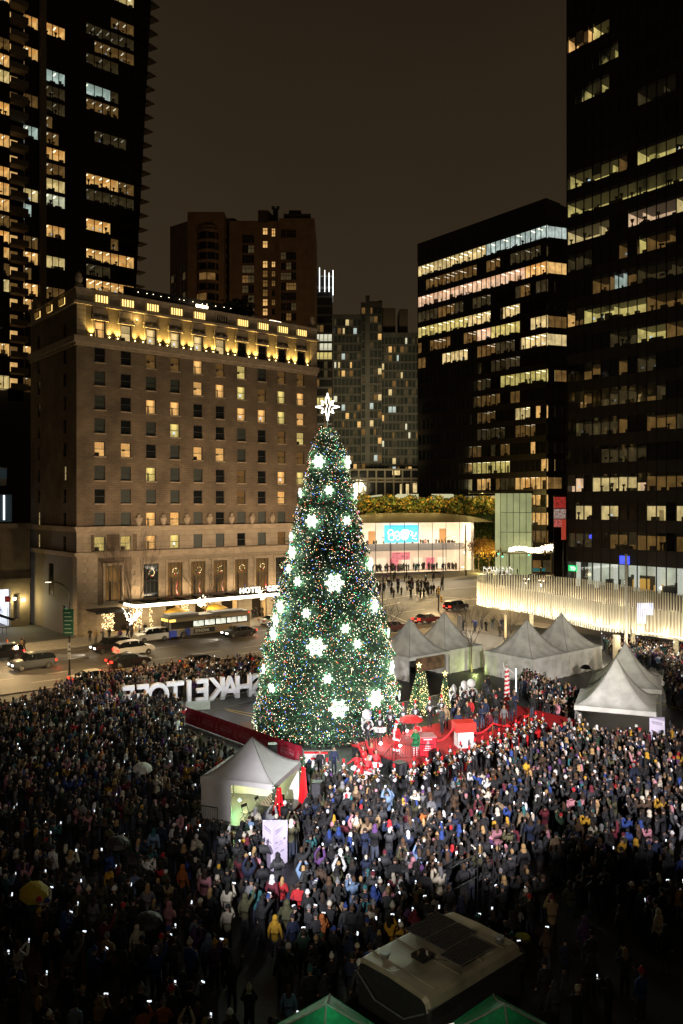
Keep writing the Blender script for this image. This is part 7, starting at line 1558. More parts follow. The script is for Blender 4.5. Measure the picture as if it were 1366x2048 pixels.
for nm, (l, r_), kw in (('standing with arms down', ('down', 'down'), {}), ('standing with hands in front', ('front', 'front'), {}), ('filming with a phone at face height', ('film', 'film'), {}), ('holding a phone up overhead', ('up', 'up'), {}), ('raising one arm', ('down', 'wave'), {}), ('holding one arm out front', ('down', 'film'), {}), ('walking', ('down', 'front'), dict(legs='walk'))):
    BODIES[nm] = body(l, r_, **kw).mesh('person', BM, True)
HB = {k: hair_part(k).mesh(k, M_COAT, True) for k in ('short', 'long', 'beanie', 'bobble', 'hood', 'cap')}
HN = {'short': 'hair', 'long': 'hair', 'beanie': 'hat', 'bobble': 'hat', 'hood': 'hood', 'cap': 'hat'}
M_PHONE = mat('phone_screen', (.8, .85, 1), .3, emit=(.8, .9, 1), es=1.6, noise=.5, scale=1.7)
pm = MB(); pm.box(-.036, -.002, -.075, .036, .006, .075, 0); pm.box(-.033, -.006, -.07, .033, -.003, .07, 1); PHM = pm.mesh('phone', [M_BLACK, M_PHONE])
def person(loc, rz, pose, coat, hk, hc_, label, sc=1.0, group=None, mesh=None):
    o = link('person', mesh or BODIES[pose], None, loc, rz); o.scale = (sc, sc, sc); o.color = (*(PAL[coat] if isinstance(coat, str) else coat), 1); tag(o, label, 'person', group)
    if hk: h = link(HN[hk], HB[hk], o); h.color = (*hc_, 1)
    return o
def inpoly(x, y, pg):
    c = False; j = len(pg)-1
    for i in range(len(pg)):
        if (pg[i][1] > y) != (pg[j][1] > y) and x < (pg[j][0]-pg[i][0])*(y-pg[i][1])/(pg[j][1]-pg[i][1])+pg[i][0]: c = not c
        j = i
    return c
REG = [  # crowd areas, measured as where their feet stand in the photograph
 ([(-60, 1480), (-60, 1462), (50, 1425), (150, 1407), (225, 1420), (365, 1434), (368, 1500), (480, 1548), (560, 1580), (600, 1568), (650, 1580), (700, 1612), (730, 1636), (860, 1630), (960, 1595), (1050, 1535), (1120, 1490), (1155, 1470), (1190, 1500), (1330, 1500), (1430, 1500), (1430, 2300), (-80, 2300)], .66),
 ([(55, 1425), (150, 1385), (235, 1370), (380, 1350), (545, 1338), (535, 1388), (400, 1393), (225, 1415), (150, 1407)], .72),
 ([(1050, 1372), (1120, 1395), (1165, 1420), (1150, 1490), (1110, 1470), (1080, 1430), (1040, 1395)], .75),
 ([(1205, 1300), (1430, 1308), (1430, 1420), (1335, 1420), (1330, 1345), (1240, 1330)], .85)]
EXC = [(TC, 6.6), (DC, 3.3), (DL_(0, -3.3), 1.9), (Vector((-3.35, 39.9, 0)), .9), (Vector((-2.9, 38.6, 0)), .8), (DL_(2.9, 1.2), 1.0), (DL_(2.8, -2.2), .8), (Vector((23.3, 58.6, 0)), .8), (Vector((21.9, 63.8, 0)), 1.8), (P(955, 1852), .9)]
truck = [(-.6, 26.6), (3.9, 30.6), (6.9, 27.3), (2.6, 22.8)]
cand = []
rs = np.random.RandomState(21); g = .635
for iy in range(int(95/g)):
    for ix in range(int(100/g)):
        x = -45+ix*g+(g/2 if iy % 2 else 0)+rs.normal()*.17; y = 22+iy*g*.93+rs.normal()*.17
        px, py = proj((x, y, 0)); hx, hy = proj((x, y, 1.7))
        if px < -40 or px > 1400 or hy > 2060: continue
        for pg, dens in REG:
            if inpoly(px, py, pg):
                d = dens
                cl = .72+.9*MN.noise(Vector((x*.35, y*.35, 3)))+.3*MN.noise(Vector((x, y, 9)))
                if py > 1600: d = .60
                if py > 1600 and px > 600 and px < 1000: d = .8
                if 1480 < py < 1640 and px > 700: d = .95
                if py > 1900: d *= .62
                if px > 1040 and py > 1800: d *= max(.30, 1-(py-1800)/240*.8)
                if px < 600 and 1740 < py < 1830 and px > 430: d *= .55
                if inpoly(x, y, truck): d = 0
                if any((Vector((x, y, 0))-c_).length < r_ for c_, r_ in EXC): d = 0
                q = Vector((x, y, 0))-SO; uu, vv = q.dot(U), -q.dot(V_)
                if -.4 < uu < 18.6 and -1 < vv < 6.9: d = 0
                if rs.rand() < d*min(1.25, max(.35, cl+.25)): cand.append((x, y))
                break
cand.sort(key=lambda p: p[1])
def face_dir(x, y):
    tx, ty = (1.5, 58.5) if y < 66 or x > 5 else (3, 60)
    return math.atan2(-(tx-x), (ty-y))
NI = 232
LM = [(DC, 'the white sound tent'), (Vector((-3.35, 39.9, 0)), 'the notice column'), (Vector((3.2, 27, 0)), 'the trailer roof'), (P(955, 1852), 'the steel mast'), (Vector((-.45, 23.3, 0)), 'the bottom green tent'), (P(90, 1780), 'the yellow umbrella'), (P(400, 1790), 'the red brick inlay'), (P(1045, 1920), 'the yellow-topped bin'), (P(1290, 1860), 'the right edge'), (P(20, 1950), 'the left edge'), (P(800, 1700), 'the lit front crowd'), (P(1200, 1700), 'the dark right crowd')]
near, far = [], []
for c_ in cand: (near if len(near) < NI else far).append(c_)
recs = []
SPEC = {}
for i, (x, y) in enumerate(near):
    t = rs.rand(); pose = 'standing with arms down' if t < .22 else 'standing with hands in front' if t < .42 else 'filming with a phone at face height' if t < .68 else 'holding a phone up overhead' if t < .72 else 'holding one arm out front' if t < .95 else 'raising one arm'
    coat = COATS[rs.randint(len(COATS))]; t = rs.rand()
    if t < .42: hk = 'beanie' if rs.rand() < .6 else 'bobble'; hn = HATS[rs.randint(len(HATS))]; hcc = PAL[hn]; hd = 'a %s %s' % (hn, 'knit hat' if hk == 'beanie' else 'bobble hat')
    elif t < .60: hk = 'hood'; hn = coat; hcc = PAL[coat]; hd = 'the hood up'
    else: hk = 'long' if rs.rand() < .5 else 'short'; hn = list(HAIR)[rs.choice(4, p=[.4, .3, .2, .1])]; hcc = HAIR[hn]; hd = '%s %s hair' % (hk, hn)
    recs.append(dict(x=x, y=y, pose=pose, coat=coat, hk=hk, hc=hcc, hd=hd, sc=1.04+rs.normal()*.05))
def rel(x, y):
    c_, nm = min(LM, key=lambda l: (l[0]-Vector((x, y, 0))).length); px, py = proj((x, y, 0)); qx, qy = proj((c_.x, c_.y, 0)); dx, dy = px-qx, py-qy
    return ('left of' if dx < 0 else 'right of') if abs(dx) > abs(dy)*1.0 else ('below' if dy > 0 else 'above'), nm
def short(p): return {'standing with arms down': 'arms down', 'standing with hands in front': 'hands clasped', 'filming with a phone at face height': 'filming', 'holding a phone up overhead': 'phone overhead', 'raising one arm': 'one arm raised', 'holding one arm out front': 'one hand out'}.get(p, p)
from collections import defaultdict
lab = defaultdict(list)
for r_ in recs:
    a, b = rel(r_['x'], r_['y']); r_['base'] = '%s coat, %s, %s, %s %s' % (r_['coat'], r_['hd'].replace('the hood up', 'hood up').replace('a ', '', 1) if not r_['hd'].startswith('the') else 'hood up', short(r_['pose']), a, b); lab[r_['base']].append(r_)
for k, v in lab.items():
    if len(v) == 1: v[0]['label'] = 'person in '+k
    else:
        v.sort(key=lambda q: -q['y'])
        for i, q in enumerate(v): q['label'] = ('%s person in ' % (['farthest', 'nearest'][i] if len(v) == 2 else ['farthest', 'second', 'third', 'fourth', 'fifth'][min(i, 4)]))+k
for i, r_ in enumerate(recs):
    if len(r_['label'].replace(',', ' ').split()) > 15: r_['label'] = r_['label'].replace('person in ', '').replace(' with ', ' ')
    o = person((r_['x'], r_['y'], 0), face_dir(r_['x'], r_['y'])+rs.normal()*.28, r_['pose'], r_['coat'], r_['hk'], r_['hc'], r_['label'], r_['sc'], 'crowd watching the stage')
    if 'phone' in r_['pose'] and rs.rand() < .6 or (r_['pose'] == 'holding one arm out front' and rs.rand() < .4):
        up = 'overhead' in r_['pose']; lp = Vector((0, .30 if up else .44, 1.97 if up else 1.60)); lp = Vector((.07, .44, 1.6)) if 'one arm' in r_['pose'] else lp
        pos = o.location+Matrix.Rotation(o.rotation_euler.z, 3, 'Z') @ (lp*r_['sc']); ph = link('phone', PHM, None, pos, o.rotation_euler.z); ph.rotation_euler = (-.15, PI/2 if rs.rand() < .4 else 0, o.rotation_euler.z); tag(ph, 'phone of '+r_['label'].replace(', filming', '').replace(', phone overhead', ', overhead').replace(', one hand out', ', held out').replace('person in ', ''), 'phone', 'lit phones held by the crowd')
# the rest of the crowd, one mass
LOW = []
for (l, r_, q) in (('down', 'down', .3), ('front', 'front', .25), ('film', 'film', .28), ('up', 'up', .03), ('down', 'wave', .02), ('down', 'film', .06)):
    for hk in ('short', 'beanie', 'hood', 'long'):
        b = body(l, r_, True); n = len(b.v); h = hair_part(hk, True); b.v += h.v; b.f += [tuple(i+n for i in f) for f in h.f]; b.m += [HAIRL]*len(h.f)
        if l in ('film', 'up') or r_ == 'film':
            z0, y0, x0 = (1.97, .30, 0) if l == 'up' else (1.60, .44, 0 if l == 'film' else .07); b.box(x0-.035, y0-.005, z0-.06, x0+.035, y0+.005, z0+.05, 7)
        V = np.array(b.v, dtype=np.float32); tris = []; tl_ = []
        for f, m_ in zip(b.f, b.m):
            for k in range(1, len(f)-1): tris.append((f[0], f[k], f[k+1])); tl_.append(m_)
        LOW.append((V, np.array(tris, dtype=np.int32), np.array(tl_), q/4))
pr_ = np.array([l[3] for l in LOW]); pr_ /= pr_.sum()
def mass(name, label, pts, seed, faces=None, lit=.26):
    rs = np.random.RandomState(seed); VV, TT, CC, MM = [], [], [], []; off = 0
    for i, p in enumerate(pts):
        V, T_, Lb, _ = LOW[rs.choice(len(LOW), p=pr_)]; a = (faces(i) if faces else face_dir(p[0], p[1]))+rs.normal()*.3; s = 1.04+rs.normal()*.055; c_, s_ = math.cos(a)*s, math.sin(a)*s
        W_ = np.empty_like(V); W_[:, 0] = V[:, 0]*c_-V[:, 1]*s_+p[0]; W_[:, 1] = V[:, 0]*s_+V[:, 1]*c_+p[1]; W_[:, 2] = V[:, 2]*s+(p[2] if len(p) > 2 else 0)
        coat = np.array(PAL[COATS[rs.randint(len(COATS))]])*rs.uniform(.7, 1.3); pant = np.array([(.012, .012, .015), (.02, .025, .045), (.05, .06, .09), (.035, .03, .025)][rs.randint(4)]); sk = np.array([(.45, .27, .19), (.36, .21, .14), (.50, .32, .24), (.20, .11, .07)][rs.randint(4)])
        hr = np.array(PAL[HATS[rs.randint(len(HATS))]]) if rs.rand() < .45 else np.array(list(HAIR.values())[rs.choice(4, p=[.4, .3, .2, .1])])
        tab = np.array([coat, pant, sk, (.015,)*3, sk, (.01,)*3, hr, (.8, .85, 1)]); col = tab[Lb]; ph = (Lb == 7)
        VV.append(W_); TT.append(T_+off); CC.append(col); on = rs.rand() < lit; MM.append(np.where(ph & on, 1, 0)); off += len(V)
        if not on: CC[-1][ph] = (.02, .02, .02)
    V = np.concatenate(VV); T_ = np.concatenate(TT); Cc = np.concatenate(CC); M_ = np.concatenate(MM); me = bpy.data.meshes.new(name)
    me.vertices.add(len(V)); me.vertices.foreach_set('co', V.ravel()); me.loops.add(len(T_)*3); me.loops.foreach_set('vertex_index', T_.ravel().astype(np.int32)); me.polygons.add(len(T_)); me.polygons.foreach_set('loop_start', np.arange(0, len(T_)*3, 3, dtype=np.int32)); me.polygons.foreach_set('loop_total', np.full(len(T_), 3, dtype=np.int32))
    me.materials.append(mat('crowd_cloth', rough=.85, attr='col', noise=.15, scale=6)); me.materials.append(M_PHONE); me.polygons.foreach_set('material_index', M_.astype(np.int32)); me.polygons.foreach_set('use_smooth', np.ones(len(T_), dtype=bool))
    at = me.attributes.new('col', 'FLOAT_COLOR', 'FACE'); at.data.foreach_set('color', np.concatenate([Cc, np.ones((len(Cc), 1))], axis=1).astype(np.float32).ravel()); me.update(); me.validate()
    print('crowd', name, len(pts), len(T_)); return stuff(link(name, me), label)
far = [p for p in far]
mass('crowd', 'dense winter crowd packed round the tree, tents and stage', far, 5)
# people outside and inside the glass store
sp = []; q = np.random.RandomState(8)
while len(sp) < 66:
    px, py = q.uniform(742, 893), q.uniform(1156, 1197)
    if abs(px-840) > 30 and q.rand() < .5: continue
    p = P(px, py); sp.append((p.x, p.y, .0))
for k in range(75): x, y = q.uniform(3, SWd-3), q.uniform(1.2, 7.5); p = q0+SD.normalized()*x+Vector((-SD.y, SD.x, 0)).normalized()*y; sp.append((p.x, p.y, .62))
for k in range(34): x = q.choice([q.uniform(2, 9), q.uniform(19, SWd-3), q.uniform(6, 24)]); p = q0+SD.normalized()*x+Vector((-SD.y, SD.x, 0)).normalized()*q.uniform(3, 6); sp.append((p.x, p.y, 6.92))
for px, py in ((932, 1152), (1000, 1158), (980, 1160), (975, 1162), (1008, 1157), (1035, 1150), (984, 1158), (926, 1262), (950, 1262), (963, 1258), (972, 1262), (985, 1258), (914, 1330), (1003, 1260)): p = P(px, py); sp.append((p.x, p.y, 0))
mass('store_crowd', 'shoppers and passers-by inside and in front of the glass store', sp, 9, lambda i: q.uniform(0, 6.28), .05)
# people on the hotel pavement
hp = [(180, 1286, 'black', 'standing with hands in front', 'short', 'man in black over a white shirt alone by the hotel corner'), (192, 1288, 'tan', 'standing with arms down', 'short', 'small person in tan left of the gold light curtain'), (206, 1287, 'grey', 'filming with a phone at face height', 'beanie', 'person in grey beside the gold light curtain'), (219, 1284, 'black', 'standing with hands in front', 'long', 'person in long black coat right of the gold light curtain'),
      (240, 1286, 'purple', 'standing with arms down', 'short', 'person in purple top on the hotel pavement'), (255, 1280, 'navy', 'walking', 'short', 'person in navy walking beside the one in purple'), (262, 1278, 'grey', 'raising one arm', 'hood', 'person in grey with one arm raised under the lit shrub'), (279, 1274, 'white', 'standing with hands in front', 'short', 'person in white jacket between shrub and bus'), (290, 1273, 'black', 'standing with arms down', 'short', 'dark-coated person just left of the bus front'),
      (505, 1240, 'black', 'walking', 'short', 'first dark figure at the hotel door behind the bus'), (512, 1238, 'charcoal', 'walking', 'short', 'second dark figure at the hotel door behind the bus'), (524, 1235, 'black', 'standing with arms down', 'short', 'third dark figure at the hotel door, nearer the big tree'), (536, 1233, 'black', 'standing with arms down', 'hood', 'fourth dark figure at the hotel door, nearest the big tree'), (48, 1303, 'charcoal', 'walking', 'short', 'taller of two walkers near the garage at left'), (43, 1304, 'tan', 'walking', 'hood', 'smaller of two walkers near the garage at left')]
for px, py, c_, po, hk, lb in hp: person(P(px, py)+Vector((0, 0, .13 if px > 60 else 0)), rs.uniform(2.2, 3.9), po, c_, hk, HAIR['dark brown'] if hk != 'beanie' else PAL['black'], lb)
# people that stand out in the crowd
for px, py, c_, po, hk, hcx, lb, sc in ((488, 1741, 'mustard yellow', 'standing with hands in front', 'bobble', 'cream', 'person in bright yellow jacket and cream hat behind the white tent', 1.02), (436, 1800, 'black', 'standing with arms down', 'short', 'black', 'person in black beside the orange-coated one', 1.0), (365, 1808, 'orange', 'standing with arms down', 'hood', 'orange', 'person in rusty orange coat left of the white tent', 1.0), (348, 1720, 'white', 'holding one arm out front', 'cap', 'white', 'person in white jacket and cap left of the barrier', 1.05),
                                 (338, 1890, 'pink', 'standing with hands in front', 'hood', 'pink', 'person in pink hooded jacket in the dark left crowd', 1.0), (826, 1795, 'pink', 'standing with arms down', 'hood', 'pink', 'person in puffy pink hooded coat above the trailer', 1.04), (838, 1772, 'light blue', 'holding a phone up overhead', 'long', 'brown', 'person in sky blue top holding both hands high', 1.0), (700, 1745, 'blue', 'standing with hands in front', 'hood', 'blue', 'person in bright blue hooded coat at the lit front', 1.0), (314, 1430, 'black', 'standing with arms down', 'hood', 'black', 'person in black hood standing before the white O', 1.0),
                                 (180, 1985, 'teal', 'standing with hands in front', 'hood', 'teal', 'bent person in teal hooded coat at lower left', .9), (213, 1965, 'tan', 'standing with hands in front', 'beanie', 'grey', 'person in long tan coat and grey hat at lower left', 1.05), (643, 1960, 'black', 'standing with arms down', 'beanie', 'dark green', 'person in green knit hat above the bottom green tent', 1.0), (450, 1975, 'black', 'standing with arms down', 'beanie', 'mustard yellow', 'person in black with bright yellow knit hat at bottom left of centre', 1.0), (550, 1920, 'mustard yellow', 'standing with arms down', 'hood', 'mustard yellow', 'person in yellow hooded jacket left of the trailer', 1.0), (330, 1450, 'red', 'standing with arms down', 'short', 'black', 'person in red coat left of the red fence start', 1.0)):
    hcol = PAL.get(hcx, HAIR.get(hcx)); p = P(px, py); person(p, face_dir(p.x, p.y), po, c_, hk, hcol, lb, sc)
def umbrella(p, r_, col, label, tilt=.0, z=2.0, ribs=8):
    t = thing('umbrella', label, 'umbrella', p, 0); t.rotation_euler = (tilt, tilt*.6, 0); mb = MB(); mb.cyl((0, 0, z-1.0), (0, 0, z+.12), .012, .012, 5); mb.obj('shaft', M_BLACK, t)
    mb = MB(); mb.lathe([(r_, z-.30), (r_*.8, z-.13), (r_*.45, z), (0, z+.06)], ribs); mb.obj('canopy', mat('umbrella_'+label.split()[0], col, .6, noise=.06), t); mb = MB()
    for k in range(ribs): a = 2*PI*k/ribs; mb.tube([(0, 0, z+.05), (r_*.45*math.cos(a), r_*.45*math.sin(a), z-.01), (r_*math.cos(a), r_*math.sin(a), z-.31)], .008, 4)
    mb.obj('ribs', M_BLACK, t); return t
umbrella(P(280, 1590), .62, (.62, .62, .58), 'pale umbrella open in the left crowd', .25, 2.15); umbrella(P(62, 1850), .62, (.5, .38, .02), 'yellow umbrella tilted at the left edge of the crowd', .4, 2.25)
umbrella(P(232, 1760), .62, (.02, .015, .015), 'black umbrella in the dark crowd left of the white tent', .1, 2.1); umbrella(P(1172, 1375), .6, (.015, .015, .015), 'dark umbrella beside the broad grey tents', 0, 2.2); umbrella(P(1103, 1420), .62, (.01, .012, .03), 'navy umbrella in front of the broad grey tent', .15, 1.9); umbrella(P(535, 1350), .9, (.012, .014, .012), 'blackish umbrella by the far crowd beside the big tree', .1, 2.0)
umbrella(ST(2.7, 3.3), .86, (.75, .03, .03), 'red umbrella over the lectern on the stage', .0, 2.25)
umbrella(P(293, 1925), .6, (.012, .010, .010), 'faint black umbrella in the lower left crowd', .1, 2.0)

# ---------------------------------------------------------------- the show on the stage
M_GLOVE = mat('red_glove', (.55, .01, .02), .7); M_UNI = mat('uniform_black', (.012, .012, .015), .6); M_BRAID = mat('white_braid', (.80, .80, .80), .6); M_BRASS = mat('polished_brass', (.75, .48, .14), .25, .9); M_SILV = mat('silver_plate', (.75, .75, .75), .3, .6)
UB = {}
def uni(p):
    if p not in UB: UB[p] = body(*p).mesh('person', [M_UNI, M_UNI, M_SKIN, M_SHOE, M_GLOVE, M_EYE], True)
    return UB[p]
mb = MB()
for k in range(4): mb.box(-.12+.01*k, .125, 1.38-k*.075, .12-.01*k, .165, 1.405-k*.075)
mb.box(-.02, .13, 1.1, .02, .168, 1.42)
for s in (-1, 1): mb.tube([(s*.17+.09*math.cos(a), 0+.02, 1.36+.10*math.sin(a)) for a in [i*PI/4 for i in range(9)]], .014, 4); mb.tube([(s*.10, -.145, 1.42), (s*.06, -.155, 1.2)], .014, 4)
for k in range(3): mb.box(-.11, -.165, 1.36-k*.1, .11, -.13, 1.385-k*.1)
BRD = mb.mesh('braid', M_BRAID)
mb = MB(); mb.cyl((0, .015, 1.69), (0, .015, 1.86), .098, .108, 10, 0); mb.cyl((0, .015, 1.69), (0, .015, 1.72), .104, .104, 10, 1); mb.box(-.06, .10, 1.68, .06, .17, 1.69, 0); mb.box(-.04, .115, 1.74, .04, .128, 1.83, 1); SHK = mb.mesh('tall_hat', [M_UNI, M_BRAID])
mb = MB(); mb.cyl((0, .06, 1.86), (0, .05, 2.02), .05, .075, 7); mb.cyl((0, .05, 2.02), (0, .05, 2.08), .075, .03, 7); PLM = mb.mesh('plume', M_RED)
def musician(loc, rz, pose, inst, where):
    poses = {'trumpet': ('play', 'play'), 'trombone': ('play', 'play'), 'sax': ('front', 'front'), 'drum': ('drum', 'drum'), 'sousaphone': ('front', 'film'), 'flag': ('down', 'front')}
    nm = {'trumpet': 'trumpet', 'trombone': 'trombone', 'sax': 'saxophone', 'drum': 'drum', 'sousaphone': 'sousaphone', 'flag': ''}[inst]
    o = link('person', uni(poses[inst]), None, loc, rz); o.scale = (1.12,)*3; tag(o, 'band member in black uniform %s, %s' % ('with '+nm if nm else 'with empty hands', where), 'person', 'marching band in black uniforms')
    link('braid', BRD, o); h = link('tall_hat', SHK, o); link('plume', PLM, h)
    R_ = Matrix.Rotation(rz, 3, 'Z'); i_ = None
    if inst == 'flag': return o
    key = inst
    if key not in IM:
        mb = MB()
        if inst == 'trumpet': mb.cyl((0, .16, 1.60), (0, .62, 1.55), .012, .014, 6); mb.cyl((0, .62, 1.55), (0, .74, 1.54), .014, .065, 10, cap=False); mb.tube([(0, .3, 1.58), (.0, .3, 1.50), (0, .5, 1.48), (0, .5, 1.56)], .014, 5); mb.box(-.03, .33, 1.46, .03, .42, 1.62)
        if inst == 'trombone': mb.cyl((0, .15, 1.58), (.05, .95, 1.45), .012, .012, 6); mb.cyl((-.05, .1, 1.66), (-.08, .5, 1.62), .014, .02, 6); mb.cyl((-.08, .5, 1.62), (-.09, .74, 1.60), .02, .10, 10, cap=False); mb.tube([(.05, .95, 1.45), (.12, .95, 1.45), (.07, .3, 1.56)], .012, 5)
        if inst == 'sax': mb.tube([(.0, .17, 1.56), (.0, .24, 1.50), (.1, .28, 1.1), (.12, .34, 1.0), (.13, .42, 1.05)], .03, 6); mb.cyl((.13, .42, 1.05), (.14, .48, 1.22), .035, .085, 10, cap=False)
        if inst == 'drum':
            for s in (-1, 0, 1): mb.cyl((s*.27, .52-.06*abs(s), .80), (s*.27, .52-.06*abs(s), 1.06), .15, .15, 12, 1); mb.cyl((s*.27, .52-.06*abs(s), 1.06), (s*.27, .52-.06*abs(s), 1.075), .157, .157, 12, 0)
            mb.cyl((.16, .38, 1.14), (.1, .6, 1.10), .01, .01, 4); mb.cyl((-.16, .38, 1.14), (-.1, .6, 1.10), .01, .01, 4)
        if inst == 'sousaphone':
            mb.tube([(.34*math.cos(a), .02+.12*math.sin(a), 1.32+.38*math.sin(a)) for a in [i*PI/8 for i in range(17)]], .055, 8, 1); mb.tube([(.33, .0, 1.35), (.30, -.1, 1.8), (.15, -.05, 2.0)], .07, 8, 1)
            mb.cyl((.15, -.08, 2.0), (.12, .22, 2.08), .08, .33, 18, 1, cap=False); mb.cyl((.12, .225, 2.08), (.118, .235, 2.083), .31, .31, 18, 0)
        IM[key] = mb.mesh(nm, [M_BRASS, M_BRASS] if inst in ('trumpet', 'trombone', 'sax') else [M_BRAID, M_SILV], True)
    i_ = link(nm, IM[key], None, loc, rz); i_.scale = (1.12,)*3; tag(i_, '%s %s' % ({'trumpet': 'brass trumpet of the band member', 'trombone': 'brass trombone of the band member', 'sax': 'brass saxophone held by the band member', 'drum': 'silver drum set of the band member', 'sousaphone': 'round-belled sousaphone of the band member'}[inst], where), nm, 'band instruments'); return o
IM = {}
FR = PI  # facing the camera
def fcam(u, v): return PI+.15
musician(ST(.55, 1.1), PI+.3, None, 'sousaphone', 'at the far left end of the stage')
for k, (u, v, ins, w) in enumerate(((1.9, .9, 'drum', 'left drummer next to the sousaphone'), (3.4, .35, 'flag', 'between the left drummer and the tall drummer'), (4.7, .4, 'drum', 'behind the red umbrella, left'), (6.0, .35, 'drum', 'behind the red umbrella, right'), (7.5, .35, 'flag', 'in front of the tall gold-lit tree'), (8.8, .4, 'drum', 'right of the tall gold-lit tree'))):
    musician(ST(u, v), PI+.1*math.sin(k*2), None, ins, w)
for k, (px, py, w) in enumerate(((905, 1432, 'leftmost of the rear three behind the family group'), (928, 1424, 'middle of the rear three behind the family group'), (945, 1420, 'rightmost of the rear three, bell turned up'))): musician(P(px, py, .6), PI+.9-.5*k, None, 'sousaphone', w)
fr = [(655, 1590, 'trumpet', 'far left in the front row'), (687, 1592, 'trumpet', 'second in the front row below the dancers'), (716, 1604, 'trombone', 'third in the front row, slide out'), (757, 1603, 'trombone', 'left of the loudspeaker stack'), (787, 1603, 'trumpet', 'below the loudspeaker stack'), (820, 1604, 'sax', 'with white shoulder loops below the monitor'), (828, 1588, 'sax', 'behind the white-looped saxophonist'), (852, 1598, 'trumpet', 'below the lectern, nearer the camera'),
      (855, 1580, 'trumpet', 'directly under the lectern'), (875, 1566, 'trumpet', 'right of the lectern, first line'), (885, 1586, 'sax', 'right of the lectern, second line'), (900, 1560, 'trombone', 'left below the gift plinth'), (910, 1575, 'trumpet', 'under the gift plinth, second line'), (922, 1552, 'trumpet', 'under the gift plinth, first line'), (938, 1562, 'sax', 'right below the gift plinth'), (950, 1545, 'trumpet', 'just right of the gift plinth'),
      (966, 1540, 'trumpet', 'first right of the plinth'), (982, 1530, 'trombone', 'second right of the plinth'), (975, 1552, 'trumpet', 'nearer the camera in the right cluster'), (998, 1522, 'trumpet', 'third right of the plinth'), (1010, 1534, 'sax', 'centre of the right cluster'), (1014, 1512, 'trumpet', 'fourth right of the plinth'), (1030, 1520, 'trombone', 'fifth right of the plinth'), (1032, 1502, 'trumpet', 'upper middle of the right cluster'),
      (1048, 1508, 'trumpet', 'sixth right of the plinth'), (1050, 1492, 'sax', 'top of the right cluster by the carpet end'), (1064, 1498, 'trumpet', 'seventh right of the plinth'), (1070, 1484, 'trumpet', 'second from the carpet end'), (1086, 1488, 'trumpet', 'nearest the carpet end'), (1000, 1548, 'trumpet', 'lowest of the right cluster')]
for px, py, ins, w in fr: musician(P(px, py), PI+random.uniform(-.9, .5), None, ins, w)
# santa
sb = body('down', 'front', False, 1.12, 1.25); sm_ = sb.mesh('person', [mat('santa_red', (.60, .012, .016), .8, noise=.1), MATS['santa_red'], M_SKIN, M_SHOE, M_BRAID, M_EYE], True)
sp_ = ST(1.05, 3.55); sa = link('person', sm_, None, sp_, PI-.8); sa.scale = (1.18,)*3; tag(sa, 'person dressed as santa in red and white standing left of the lectern', 'person')
mb = MB(); mb.lathe([(.235, .80), (.26, .82), (.26, .90), (.235, .92)], 14, 0, (0, 0, 0), .85); mb.lathe([(.11, .16), (.13, .18), (.13, .26), (.10, .28)], 8, 0, (-.11, .0, 0)); mb.lathe([(.11, .16), (.13, .18), (.13, .26), (.10, .28)], 8, 0, (.11, .02, 0)); mb.box(-.04, .16, .9, .04, .215, 1.45, 0); mb.lathe([(.06, 1.46), (.16, 1.43), (.15, 1.38)], 10, 0); mb.lathe([(.205, 1.03), (.225, 1.04), (.225, 1.10), (.205, 1.11)], 14, 1, (0, 0, 0), .88); mb.obj('fur_trim', [M_BRAID, M_BLACK], sa)
mb = MB(); ellip(mb, (0, .09, 1.56), (.085, .07, .13), 10, 6, 0); mb.obj('beard', M_BRAID, sa, True)
mb = MB(); mb.lathe([(.105, 1.70), (.115, 1.71), (.115, 1.755), (.10, 1.76)], 12, 0); mb.lathe([(.10, 1.755), (.085, 1.83), (.05, 1.92), (.02, 1.98)], 12, 1); ellip(mb, (.05, -.03, 1.97), (.05, .05, .05), 6, 4, 0); mb.obj('hat', [M_BRAID, MATS['santa_red']], sa, True)
# elf in green with striped stockings
eb = body('down', 'front').mesh('person', [mat('elf_green', (.01, .16, .05), .8), mat('striped_stocking', tex=lambda nt, tc: stripe(nt, tc), rough=.8, noise=0) if False else M_BRAID, M_SKIN, M_RED, M_SKIN, M_EYE], True)
el = link('person', eb, None, ST(1.55, 4.9), PI-.5); el.scale = (1.1,)*3; tag(el, 'person in green elf dress with striped stockings beside the lectern', 'person')
mb = MB()
for k in range(6):
    for s in (-1, 1): mb.cyl((s*.105, .02, .12+k*.11), (s*.103, .02, .165+k*.11), .073+.006*k, .073+.006*k, 8)
mb.obj('stocking_stripes', M_RED, el); h = link('hair', HB['long'], el); h.color = (*HAIR['blond'], 1); mb = MB(); mb.lathe([(.11, 1.72), (.10, 1.76), (.05, 1.88), (.01, 2.0)], 10); mb.obj('hat', M_RED, el); mb = MB(); mb.lathe([(.16, .98), (.27, .70), (.26, .69)], 14); mb.obj('skirt', MATS['elf_green'], el)
ho = person(ST(2.8, 3.8), PI-.2, 'standing with hands in front', (.45, .3, .26), 'long', HAIR['brown'], 'host in pale dress with red shawl under the red umbrella', 1.1); mb = MB(); mb.lathe([(.14, 1.48), (.22, 1.38), (.24, 1.2)], 12, 0, (0, 0, 0), .8); mb.obj('shawl', M_RED, ho)
